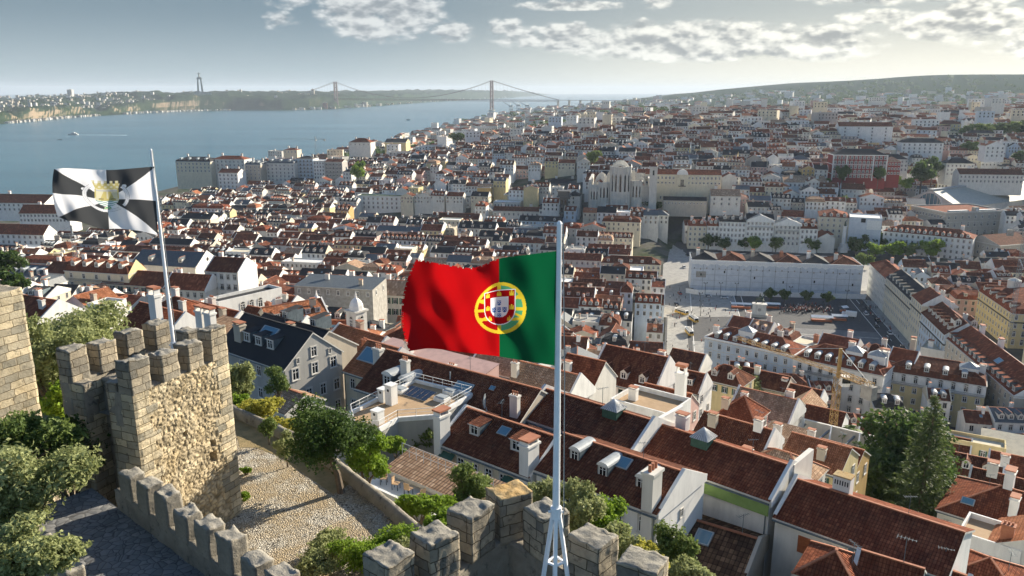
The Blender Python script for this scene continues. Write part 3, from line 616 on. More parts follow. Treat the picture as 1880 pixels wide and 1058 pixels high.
def castle_tower():
    TA = math.atan2(.92, .39); Z0, Z1 = 107.5, 119.25
    L_, D_ = 4.9, 3.75
    r = empty('castle_tower', (-13.8, 26.9, Z0), TA, 'square castle tower of rubble and dressed corners under the black and white flag', 'castle tower')
    h = Z1 - Z0; b = MB(); cell = .055; CELL = {}
    # the sunlit front: rubble between dressed corner stones
    nu, nv = round(L_/cell), round(h/cell)
    rr = random.Random(3); qw = {}
    def q(c): return qw.setdefault(c, (rr.uniform(.55, 1.15), rr.uniform(.5, 1.1)))
    hs = [(3.55, 7.7, .22), (2.9, 4.7, .17), (3.3, 2.6, .15), (3.6, 8.3, .14), (2.2, 9.3, .12)]           # putlog holes
    def P(i, j):
        x, z = i*L_/nu, j*h/nv; c = int(z/.37); ql, qr = q(c); e = min(1, min(x, L_-x)/.12, )
        if x < ql or x > L_ - qr:
            d = vn((x, 0, z), 2.2, 1) * .02 + vn((x, 0, z), 8, 2) * .012; y = d.y - .03
            f = z/.37 - c
            if f < .10 or f > .93: y += .022
        else:
            w_ = .10*noise.noise(Vector((x*3, z*3, 8))); dd, pp = noise.voronoi(Vector((x*4.4 + w_*4, .3, z*5.6 + w_*3))); e_ = min(1, (dd[1] - dd[0])*3.2); y = .045 - .07*e_**.6 + .018*noise.noise(Vector((x*11, z*11, 1))); hsh = math.sin(pp[0].x*127.1 + pp[0].z*311.7)*43758.5; hsh -= math.floor(hsh); CELL[(i, j)] = (.5 + .5*e_) * (.62 + .62*hsh)
            for hx, hz, s in hs:
                if abs(x-hx) < s*.8 and abs(z-hz) < s: y += .35
        y += .05*noise.noise(Vector((x*.8, z*.8, 4)))
        return (x, y*e, z)
    G = [[P(i, j) for j in range(nv+1)] for i in range(nu+1)]
    for i in range(nu):
        for j in range(nv):
            x, z = (i+.5)*L_/nu, (j+.5)*h/nv; ql, qr = q(int(z/.37)); k = 'stone_ashlar' if (x < ql or x > L_-qr) else 'stone_rubble'
            b.poly([G[i][j], G[i+1][j], G[i+1][j+1], G[i][j+1]], k, [(i*L_/nu, j*h/nv), ((i+1)*L_/nu, j*h/nv), ((i+1)*L_/nu, (j+1)*h/nv), (i*L_/nu, (j+1)*h/nv)])
    fr_ = b; b = MB()
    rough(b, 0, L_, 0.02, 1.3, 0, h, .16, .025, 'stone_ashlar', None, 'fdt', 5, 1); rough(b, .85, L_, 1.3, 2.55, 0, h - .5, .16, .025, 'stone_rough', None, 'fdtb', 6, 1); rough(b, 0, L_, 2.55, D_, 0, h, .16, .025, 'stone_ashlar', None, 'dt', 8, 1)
    t = .6; zi = h - .75                                                   # parapet tops, inner faces and the walk inside
    for x0, x1, y0, y1 in ((0.1, L_-.1, .13, t), (0, L_, D_-t, D_), (0, t, t, 1.3), (.85, .85 + t, 1.3, 2.55), (0, t, 2.55, D_-t), (L_-t, L_, t, D_-t)):
        rough(b, x0, x1, y0 + .001, y1, zi - .6, h + .015, .12, .03, 'stone_rough', 'stone_rough', 'd', 7, 1.3)
    b.poly([(t-.1, t-.1, zi-.55), (L_-t+.1, t-.1, zi-.55), (L_-t+.1, D_-t+.1, zi-.55), (t-.1, D_-t+.1, zi-.55)], 'stone_rough')
    b.build('wall', r, True, True)
    me = fr_.mesh('facing', True); ca = me.color_attributes.new('cell', 'FLOAT_COLOR', 'POINT'); vals = []
    for i in range(nu):
        for j in range(nv):
            for q_ in ((i, j), (i+1, j), (i+1, j+1), (i, j+1)): c = CELL.get(q_, .9); vals += [c*1.04, c, c*.94, 1]
    ca.data.foreach_set('color', vals); inst('facing', me, r)
    s = 11
    for x0, x1, hh in ((0, .9, 1.25), (1.42, 2.28, 1.05), (2.75, 3.55, 1.05), (4.0, 4.9, 1.3)): merlon(r, (x0+x1)/2, .34, h, x1-x0, .68, hh, s); s += 7
    for x0, x1, hh in ((0, .8, 1.3), (1.3, 2.1, 1.15), (2.6, 3.45, 1.2), (4.05, 4.9, 1.2)): merlon(r, (x0+x1)/2, D_-.34, h, x1-x0, .68, hh, s); s += 7
    merlon(r, L_-.33, D_/2, h, .66, .85, 1.0, s)
    merlon(r, .33, 1.05, h, .66, .5, .35, s+3)
    # a second, lower projection of the shaded side
    return r
castle_tower()
def old_tower():
    p = PD(40, 527, 30.5); base = 107.0; h = p.z - base
    r = empty('castle_tower', (p.x, p.y, base), R(67), 'tall honey coloured castle tower with worn top at the edge above the olive bushes', 'castle tower')
    b = MB(); rough(b, -5.5, 0, 0, 4, 0, h, .12, .03, 'stone_ashlar', 'stone_rough', 'd', 21, 1.5); b.build('wall', r, True, True)
    merlon(r, -.5, 1.6, h - .03, .9, .8, .42, 31); merlon(r, -2.4, .4, h - .03, 1.0, .8, .5, 35)
old_tower()

WD = Vector((.757, -.654, 0)); WA = math.atan2(WD.y, WD.x)
def rampart():
    o = PZ(246, 880, 117.2); z = 115.35
    r = empty('castle_wall', (o.x, o.y, z), WA, 'crenellated castle wall with paved walk running from the square tower', 'castle wall')
    b = MB(); b.box(-4.2, 16, -2.5, .1, -9, 0, 'stone_rough', 'dt'); L_ = 20.2
    for i in range(80):
        for j in range(12):
            x0, x1, y0, y1 = -4.2 + i*L_/80, -4.2 + (i+1)*L_/80, -2.5 + j*2.6/12, -2.5 + (j+1)*2.6/12
            f = lambda x, y: (x, y, .02*noise.noise(Vector((x*5, y*5, 0))) + .03*noise.noise(Vector((x, y, 3))))
            b.poly([f(x0, y0), f(x1, y0), f(x1, y1), f(x0, y1)], 'walk_stone')
    b.build('wall_walk', r, False, True)
    b = MB(); rough(b, -1.95, 16, .06, .62, -4, .78, .13, .04, 'stone_rough', 'stone_rough', 'd', 41, 1.5); b.build('parapet', r, True, True)
    for i in range(-1, 11): merlon(r, .35 + i*1.32, .34, .76, .78, .6, 1.02 + .12*math.sin(i*2.1), 50 + i*3, key='stone_rough', top='stone_top')
    b = MB(); rough(b, -3.6, 16, -3.06, -2.46, -9, .06, .2, .04, 'stone_rough', 'stone_rough', 'd', 43, 1.3); b.build('outer_parapet', r, True, True)
    for i in range(11): merlon(r, -2.3 + i*1.25, -2.76, .04, .72, .58, .52, 90 + i*3, key='stone_rough', top='stone_top')
def walk_mat():
    m, N, L, B = newmat('walk_stone'); B.inputs['Roughness'].default_value = .85
    tc = N.new('ShaderNodeTexCoord'); v = N.new('ShaderNodeTexVoronoi'); v.inputs['Scale'].default_value = 3.6; L.new(tc.outputs['Object'], v.inputs['Vector'])
    e = N.new('ShaderNodeTexVoronoi'); e.feature = 'DISTANCE_TO_EDGE'; e.inputs['Scale'].default_value = 3.6; L.new(tc.outputs['Object'], e.inputs['Vector'])
    c = ramp(N, L, v.outputs['Color'], [(0, (.13,.135,.14)), (1, (.25,.25,.245))])
    L.new(mix(N, L, ramp(N, L, e.outputs[0], [(.0, (1, 1, 1)), (.07, (0, 0, 0))]), c, (.06,.06,.06)), B.inputs['Base Color']); bump(N, L, B, e.outputs[0], .05)
walk_mat()
rampart()

BAST = [(712, 1012), (797, 975), (864, 927), (935, 896), (1003, 930), (1089, 978), (1181, 1022)]
def bastion():
    zt = 119.2; c = [PZ(x, y, zt) for x, y in BAST]; r = empty('castle_wall', (0, 18, 112), 0, 'pointed castle bastion wall with big weathered merlons round the foot of the tall flagpole', 'castle wall')
    o = Vector((0, 18, 112)); n = len(c)
    hh = [1.25, 1.35, 1.35, 1.4, 1.3, 1.35, 1.3]
    for i, p in enumerate(c):
        a = c[max(i-1, 0)]; bb = c[min(i+1, n-1)]; d = bb - a; rz = math.atan2(d.y, d.x) if i != 3 else R(8)
        rz += [R(10), R(-6), R(4), R(20), R(-8), R(5), R(12)][i]
        b = MB(); w = [.88, .95, .98, 1.02, .92, .95, .98][i]
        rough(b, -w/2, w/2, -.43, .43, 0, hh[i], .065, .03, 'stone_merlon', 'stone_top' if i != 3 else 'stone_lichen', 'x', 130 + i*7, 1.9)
        b.build('merlon', r, True, True, p - o - Vector((0, 0, hh[i] + .04)), rz)
    ext = [c[0] + (c[0] - c[1]) * 5] + c + [c[-1] + (c[-1] - c[-2]) * 5]
    for i in range(len(ext) - 1):
        a, q = ext[i], ext[i+1]; d = q - a; L_ = math.hypot(d.x, d.y)
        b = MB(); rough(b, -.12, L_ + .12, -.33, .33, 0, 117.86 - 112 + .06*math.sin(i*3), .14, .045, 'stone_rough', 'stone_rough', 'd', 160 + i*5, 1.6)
        b.build('wall', r, True, True, (a.x - o.x, a.y - o.y, 0), math.atan2(d.y, d.x))
    b = MB(); pts = [(p.x - o.x, p.y - o.y) for p in ext]; b.prism(pts, 0, 4.15, 'stone_rough'); b.build('floor', r)
bastion()
# ------------------------------------------------------------------ terrace with cobbles, dry strip and low wall
def terrace():
    z = 112.0; P = [PZ(x, y, z) for x, y in ((405, 738), (470, 768), (545, 800), (616, 845), (700, 912), (776, 976), (830, 1040))] + [Vector((4, 17, z)), Vector((-9, 14, z)), Vector((-22, 24, z)), Vector((-24, 36, z))]
    b = MB(); b.prism([(p.x, p.y) for p in P], 104, z, 'stone_rough', 'cobble'); tag(b.build('terrace'), kind='structure')
    E = [PZ(x, y, z) for x, y in ((428, 770), (470, 778), (545, 812), (612, 858), (640, 890), (612, 908), (560, 872), (510, 838), (470, 822), (440, 822))]
    mat('dry_grass', (.33,.245,.12), (.20,.16,.07), 1.4, .95, bmp=.05, bscale=14)
    b = MB(); b.poly([(p.x, p.y, z + .006) for p in E], 'dry_grass'); tag(b.build('dry_ground'), kind='structure')
    tops = [(405, 735), (470, 764), (545, 797), (614, 841), (700, 908), (777, 973), (800, 1000)]
    q = [PZ(x, y, z + .55) for x, y in tops]; r = empty('low_wall', (q[3].x, q[3].y, z), 0, 'low rounded stone wall along the edge of the cobbled terrace', 'low wall')
    b = MB()
    for i in range(len(q) - 1):
        a, c = q[i], q[i+1]; d = (c - a); nrm = Vector((d.y, -d.x, 0)).normalized(); m = max(2, round(d.length / .14))
        for j in range(m):
            def ring(f):
                p = a + d*f; out = []
                for w, h in ((-.24, -.5), (-.24, .32), (-.14, .5), (0, .56), (.14, .5), (.24, .32), (.24, -.6)):
                    v = Vector((p.x + nrm.x*w - q[3].x, p.y + nrm.y*w - q[3].y, h)); v += vn(v, 2.2, 3) * .035 + vn(v, 6, 5) * .02; out.append(v)
                return out
            A, B_ = ring(j/m), ring((j+1)/m)
            for k in range(6): b.poly([A[k], B_[k], B_[k+1], A[k+1]], 'stone_rough')
    b.build('wall', r, True, True)
terrace()
# ------------------------------------------------------------------ flagpoles and flags
def flagpole(name, base, top, label, spread, zt, r0=.09):
    r = empty(name, base, 0, label, 'flagpole'); t = Vector(top) - Vector(base)
    b = MB(); b.tube([(0, 0, zt - .25), t * .5 + Vector((0, 0, zt*.5)), t], [r0, r0*.8, r0*.6], 'pole_white', 12); b.build('pole', r)
    b = MB(); b.tube([t - Vector((0, 0, .02)), t + Vector((0, 0, .05))], [r0*.8, r0*.3], 'pole_white', 10); b.build('finial', r)
    b = MB(); b.tube([(0, 0, zt - .22), (0, 0, zt + .06)], [r0*1.5, r0*1.5], 'pole_white', 10)
    for sgn in (-1, 1): b.tube([(sgn*r0*1.5, -.03, zt - .05), (sgn*r0*2.1, -.03, zt - .05)], .03, 'pole_white', 6)
    b.build('collar', r)
    feet = [(spread*math.cos(a), spread*math.sin(a)) for a in (R(200), R(268), R(-18), R(90))]
    for fx, fy in feet:
        b = MB(); b.bar((fx*.12, fy*.12, zt - .08), (fx, fy, 0), .085, 'pole_white', .085); b.build('leg', r)
    for f in (.62, .35):
        for k in range(4): b = MB(); p, q = feet[k], feet[(k+1) % 4]; b.bar((p[0]*f, p[1]*f, zt*(1-f)), (q[0]*f, q[1]*f, zt*(1-f)), .05, 'pole_white'); b.build('brace', r)
    b = MB(); off = Vector((r0*2.2, -.05, 0)); b.tube([off + Vector((0, 0, zt*.6)), t*.5 + off*.8 + Vector((0, 0, zt*.5)), t + off*.4], .014, 'steel_grey', 5); b.build('halyard', r)
    return r
pb = PD(1021, 935, 17.0); flag_top = PD(1027, 410, 17.0)
flagpole('flagpole', (pb.x, pb.y, 116.35), flag_top, 'tall white flagpole on splayed legs carrying the red and green flag', .62, pb.z - 116.35)
lb = PD(318, 628, 30.3); l_top = PD(277, 276, 30.3)
flagpole('flagpole', (lb.x, lb.y, 118.0), l_top, 'white flagpole on the square castle tower carrying the black and white flag', .5, 2.1, .075)

def spline(ts, vs, t):
    n = len(ts)
    for i in range(n - 1):
        if t <= ts[i+1] or i == n - 2:
            h = ts[i+1] - ts[i]; f = (t - ts[i]) / h
            m = lambda k: (vs[min(k+1, n-1)] - vs[max(k-1, 0)]) / (ts[min(k+1, n-1)] - ts[max(k-1, 0)])
            return (2*f**3 - 3*f*f + 1)*vs[i] + (f**3 - 2*f*f + f)*h*m(i) + (-2*f**3 + 3*f*f)*vs[i+1] + (f**3 - f*f)*h*m(i+1)
def make_flag(name, cols, D, wave, colour, emblem_keys, label, nu, nv, badge):
    ts = [c[0] for c in cols]; V = {}
    tx, ty, bx, by, mx = ([c[i] for c in cols] for i in (1, 2, 3, 4, 5))
    def P(i, j):
        u, v = i/nu, j/nv
        x = spline(ts, tx, u) * (1-v) + spline(ts, bx, u) * v + spline(ts, mx, u) * 4*v*(1-v)
        y = spline(ts, ty, u) * (1-v) + spline(ts, by, u) * v
        return PD(x, y, D + wave(u, v))
    G = [[P(i, j) for j in range(nv+1)] for i in range(nu+1)]; o = Vector(G[0][0])
    cloth, emb = MB(), MB()
    for i in range(nu):
        for j in range(nv):
            k = colour((i+.5)/nu, (j+.5)/nv)
            if k is None: continue
            m = emb if k[1] else cloth
            m.poly([G[i][j]-o, G[i][j+1]-o, G[i+1][j+1]-o, G[i+1][j]-o], k[0], [(0, 0)]*4)
    f = cloth.build(name, None, True, True, o); tag(f, label, 'flag')
    emb.build(badge, f, True, True)
def col_pt(u, v):
    a, b = u*1.5, v
    if u > .992 and noise.noise(Vector((v*70, 0, 2))) > .1: return None
    if v < .012 and u > .4 and noise.noise(Vector((u*60, 0, 5))) > .1: return None
    base = 'fl_green' if u < .4 else 'fl_red'; x, y = (.6 - a), b - .505                 # x to the fly is negative here: mirror so the hoist is on the right
    r = math.hypot(x, y*1.0); RR = .262
    if r > RR: return (base, 0)
    # shield
    def shield(x, y, w, top, bot):
        if y < top or y > bot: return False
        yc = bot - w
        return abs(x) < w if y < yc else math.hypot(x, y - yc) < w
    if shield(x, y, .158, -.188, .172):
        if not shield(x, y, .149, -.179, .163): return ('fl_white', 1)
        if shield(x, y, .09, -.115, .095):
            for qx, qy in ((0, -.055), (0, .015), (0, .083-.005), (-.052, .015), (.052, .015)):
                dx, dy = x - qx, y - qy
                if abs(dx) < .02 and -.025 < dy < .017 or (dy >= .0 and math.hypot(dx, dy - .008) < .02):
                    for ex, ey in ((0, -.004), (-.010, -.014), (.010, -.014), (-.010, .007), (.010, .007)):
                        if math.hypot(dx-ex, dy-ey) < .0046: return ('fl_white', 1)
                    return ('fl_blue', 1)
            return ('fl_white', 1)
        for cx, cy in ((-.12, -.148), (0, -.148), (.12, -.148), (-.12, -.01), (.12, -.01), (-.10, .105), (.10, .105)):
            dx, dy = abs(x - cx), y - cy
            if dx < .021 and -.002 < dy < .024 or (dx < .0055 and -.028 < dy < 0) or (.011 < dx < .02 and -.016 < dy < 0): return ('fl_yellow', 1)
        return ('fl_red', 1)
    if r > .228: return ('fl_yellow', 1)
    if abs(x) < .016: return ('fl_yellow', 1)
    for c0, k, w in ((.0, .16, .016), (-.115, .35, .014), (.115, .35, .014)):
        if abs(y - c0 - k*x*x*(1 if c0 <= 0 else -1) - .0) < w: return ('fl_yellow', 1)
    if abs(y + .62*x) < .017 or abs(y - .42*x + .01) < .012: return ('fl_yellow', 1)
    return ('fl_mint' if x > 0 else 'fl_red', 1)
PT = [(0, 1030, 460, 1027, 673, 0), (.2, 975, 467, 972, 664, 0), (.4, 916, 475, 917, 655, 0), (.52, 885, 487, 886, 651, 0), (.62, 862, 492, 858, 648, -1), (.75, 825, 487, 822, 643, -3), (.87, 795, 482, 786, 640, -8), (.95, 776, 478, 764, 643, -14), (1, 764, 477, 751, 645, -20)]
make_flag('flag', PT, 17.0, lambda u, v: (.26*math.sin(u*9.5 + v*2.2 - .4) + .10*math.sin(u*17 - v*5.5) + .05*math.sin(u*31 + v*9)) * min(1, u*2.2) * (.75 + .5*v) + .05*math.sin(v*11 + u*6)*min(1, u*3), col_pt, None, 'large red and green flag with armillary sphere and shield waving on the tall pole', 330, 220, 'coat_of_arms')
def col_li(u, v):
    x, y = (u - .485) * 1.5, v - .5                     # x grows to the fly
    # coat of arms: mural crown, shield with ship, collar with scroll
    a = math.atan2(y / .5, x / .75); y = (y + .05) / .85
    if abs(x) < .205 and -.31 < y < .20:
        if y < -.14:
            w = .205 - (y + .31) * .28
            if abs(x) < w and (y > -.255 or math.sin(x*75) > -.1): return ('fl_gold' if math.sin(x*75)*math.sin(y*60) < .25 else 'fl_pale', 1)
        else:
            bt = .20; yc = bt - .165
            ins = abs(x) < .165 if y < yc else math.hypot(x, (y - yc)) < .165
            if ins:
                if abs(x) > .148 and y < yc: return ('fl_gold', 1)
                if y > .085: return ('fl_teal' if math.sin((y + .012*math.sin(x*42))*150) > 0 else 'fl_white', 1)
                if .045 < y < .085 and abs(x) < .12: return ('fl_black' if .05 < abs(x) < .11 and y < .062 else 'fl_gold', 1)
                if abs(x) < .05 + .3*(y + .1) and -.1 < y < .05: return ('fl_gold' if abs(x) > .012 else 'fl_pale', 1)
                if abs(y + .11) < .01: return ('fl_grey', 1)
                return ('fl_pale', 1)
    rr = math.hypot(x, (y - .0) * 1.02)
    th = math.atan2(y - .0, x)
    if .262 < rr < .318 and (th > -.75 and th < 2.2 or th > 2.45 or th < -2.4):
        if rr < .270 or rr > .310: return ('fl_grey', 1)
        return ('fl_grey' if (math.sin(th*95) > .55 and .282 < rr < .298) else 'fl_white', 1)
    if math.hypot(abs(x) - .25, y + .2) < .035 or math.hypot(abs(x) - .30, y + .1) < .03: return ('fl_white', 1)
    if math.hypot(x, y - .245) < .05: return ('fl_mint' if math.sin(x*120)*math.sin(y*120) > 0 else 'fl_pale', 1)
    # eight gyrons
    k = int((a + math.pi) / (math.pi / 4)) % 8
    return (('fl_black', 'fl_white')[(k + 1) % 2], 0)
LI = [(0, 283, 306, 290, 432, 0), (.2, 248, 309, 255, 424, 0), (.4, 210, 312, 218, 420, 0), (.55, 182, 312, 186, 420, 0), (.72, 145, 310, 148, 408, -1), (.86, 118, 309, 124, 405, -5), (1, 99, 311, 106, 398, -6)]
make_flag('flag', LI, 30.25, lambda u, v: (.28*math.sin(u*8 + v*1.5) + .10*math.sin(u*17 - v*5) + .05*math.sin(u*29 + v*7)) * min(1, u*2.5) * (.7 + .6*v), col_li, None, 'black and white flag in eight wedges with a crowned shield on the castle tower', 250, 170, 'coat_of_arms')
# ------------------------------------------------------------------ building kit
def unit_window(kind, glass='glass', frame='white_paint', sur='trim'):
    """1 m wide, 1 m high, on the plane y = 0, facing -y"""
    b = MB(); e = .13
    b.box(-.5 - e, -.5, -.07, .02, -.04, 1.08, sur, 'b'); b.box(.5, .5 + e, -.07, .02, -.04, 1.08, sur, 'b')
    b.box(-.5 - e, .5 + e, -.09, .02, 1.0, 1.1, sur, 'b'); b.box(-.5 - e - .04, .5 + e + .04, -.14, .02, -.07, 0, sur, 'b')
    b.poly([(-.5, -.012, 0), (.5, -.012, 0), (.5, -.012, 1), (-.5, -.012, 1)], glass)
    b.box(-.5, -.42, -.04, .01, 0, 1, frame, 'b'); b.box(.42, .5, -.04, .01, 0, 1, frame, 'b'); b.box(-.42, .42, -.04, .01, .95, 1, frame, 'b'); b.box(-.42, .42, -.04, .01, 0, .06, frame, 'b')
    b.box(-.04, .04, -.042, .01, .06, .95, frame, 'b'); b.box(-.42, .42, -.038, .01, .68, .72, frame, 'b')
    if kind == 'shutter':
        for s in (-1, 1): b.box(s*.66 - .18, s*.66 + .18, -.10, -.05, 0, 1, 'green_paint', '')
    if kind == 'french':
        for i in range(9): b.box(-.62 + i*.155 - .012, -.62 + i*.155 + .012, -.36, -.34, -.06, .42, 'iron', 'b')
        b.box(-.64, .64, -.37, -.33, .40, .44, 'iron'); b.box(-.66, .66, -.38, .0, -.10, -.05, sur)
    if kind == 'round':
        pts = [(.5*math.cos(a), .5*math.sin(a)) for a in [i*math.pi/8 for i in range(9)]]
        for i in range(8):
            (x0, z0), (x1, z1) = pts[i], pts[i+1]; b.poly([(x0, -.012, 1 + z0*.6), (x0*1.3, -.08, 1 + z0*.85), (x1*1.3, -.08, 1 + z1*.85), (x1, -.012, 1 + z1*.6)], sur)
        b.poly([(x, -.013, 1 + z*.6) for x, z in pts], glass)
    return b
WIN = {k: unit_window(k) for k in ('plain', 'shutter', 'french', 'round')}
WIN['dark'] = unit_window('plain', 'glass', 'green_paint'); WIN['blue'] = unit_window('plain', 'glass_blue')
def far_window():
    b = MB(); b.box(-.6, .6, -.06, .02, -.06, 1.08, 'trim', 'bd'); b.poly([(-.46, -.065, .02), (.46, -.065, .02), (.46, -.065, .98), (-.46, -.065, .98)], 'glass'); b.poly([(-.03, -.07, .02), (.03, -.07, .02), (.03, -.07, .98), (-.03, -.07, .98)], 'white_paint'); return b
WIN['far'] = far_window()
def unit_dormer(kind, rm, side='w_off_white'):
    """1.5 wide, 1.6 high front at y = 0, running back 3 m into the slope"""
    b = MB(); w, h, D = .75, 1.45, 3.2
    b.poly([(-w, 0, -.6), (w, 0, -.6), (w, 0, h), (-w, 0, h)], side if kind != 'zinc' else 'zinc_dark')
    b.poly([(-w, D, -.6), (-w, 0, -.6), (-w, 0, h), (-w, D, h)], side if kind == 'gable' else 'zinc_dark'); b.poly([(w, 0, -.6), (w, D, -.6), (w, D, h), (w, 0, h)], side if kind == 'gable' else 'zinc_dark')
    if kind == 'gable':
        b.poly([(-w, 0, h), (w, 0, h), (0, 0, h + .55)], side)
        b.poly([(-w - .12, -.15, h - .1), (0, -.15, h + .62), (0, D, h + .62), (-w - .12, D, h - .1)], rm); b.poly([(0, -.15, h + .62), (w + .12, -.15, h - .1), (w + .12, D, h - .1), (0, D, h + .62)], rm)
        b.box(-.07, .07, -.17, D, h + .58, h + .68, 'terracotta')
    elif kind == 'zinc':
        n = 7; pr = [((w + .1)*math.cos(math.pi - i*math.pi/n), h - .05 + .5*math.sin(i*math.pi/n)) for i in range(n + 1)]
        for i in range(n): b.poly([(pr[i][0], -.14, pr[i][1]), (pr[i+1][0], -.14, pr[i+1][1]), (pr[i+1][0], D, pr[i+1][1]), (pr[i][0], D, pr[i][1])], 'zinc')
        b.poly([(x, -.1, z) for x, z in reversed(pr)], 'w_white')
    else:
        b.poly([(-w - .12, -.15, h), (w + .12, -.15, h), (w + .12, D, h + .35), (-w - .12, D, h + .35)], rm); b.box(-w - .12, w + .12, -.15, -.1, h - .1, h, 'white_paint')
    b.add(WIN['plain'], Matrix.Translation((0, -.01, .18)) @ Matrix.Diagonal((1.0, 1, 1.12, 1)))
    return b
def unit_chimney(kind):
    b = MB(); k = ('w_white', 'w_off_white', 'w_beige', 'terracotta')[kind % 4]
    b.box(-.5, .5, -.32, .32, -1.6, 1, k, 'd'); b.box(-.58, .58, -.4, .4, 1, 1.1, k)
    if kind % 2:
        for x in (-.3, 0, .3): b.tube([(x, 0, 1.1), (x, 0, 1.34)], .1, 'terracotta', 6)
    else:
        for x in (-.42, .42): b.box(x - .06, x + .06, -.3, .3, 1.1, 1.3, k, 'd')
        b.box(-.56, .56, -.38, .38, 1.3, 1.38, 'terracotta')
    return b
CHIM = [unit_chimney(i) for i in range(4)]
DORM = {}
def dorm(kind, rm):
    if (kind, rm) not in DORM: DORM[(kind, rm)] = unit_dormer(kind, rm)
    return DORM[(kind, rm)]
def unit_skylight():
    b = MB(); b.box(-.5, .5, -.6, .6, -.15, .12, 'zinc', 'd'); b.poly([(-.42, -.52, .126), (.42, -.52, .126), (.42, .52, .126), (-.42, .52, .126)], 'glass_blue'); return b
SKYL = unit_skylight()
def unit_aerial():
    b = MB(); b.tube([(0, 0, 0), (0, 0, 1.9)], .025, 'zinc_dark', 5); b.tube([(-.6, 0, 1.8), (.6, 0, 1.8)], .018, 'zinc_dark', 4)
    for i in range(6): b.tube([(-.55 + i*.22, -.3 + i*.03, 1.8), (-.55 + i*.22, .3 - i*.03, 1.8)], .012, 'zinc_dark', 4)
    return b
AERIAL = unit_aerial(); DRAIN = MB(); DRAIN.tube([(0, 0, 0), (0, 0, -7)], .06, 'zinc_dark', 6)
_mesh = {}
def shared(name, key, mb):
    if key not in _mesh: _mesh[key] = mb.mesh(name)
    return _mesh[key]

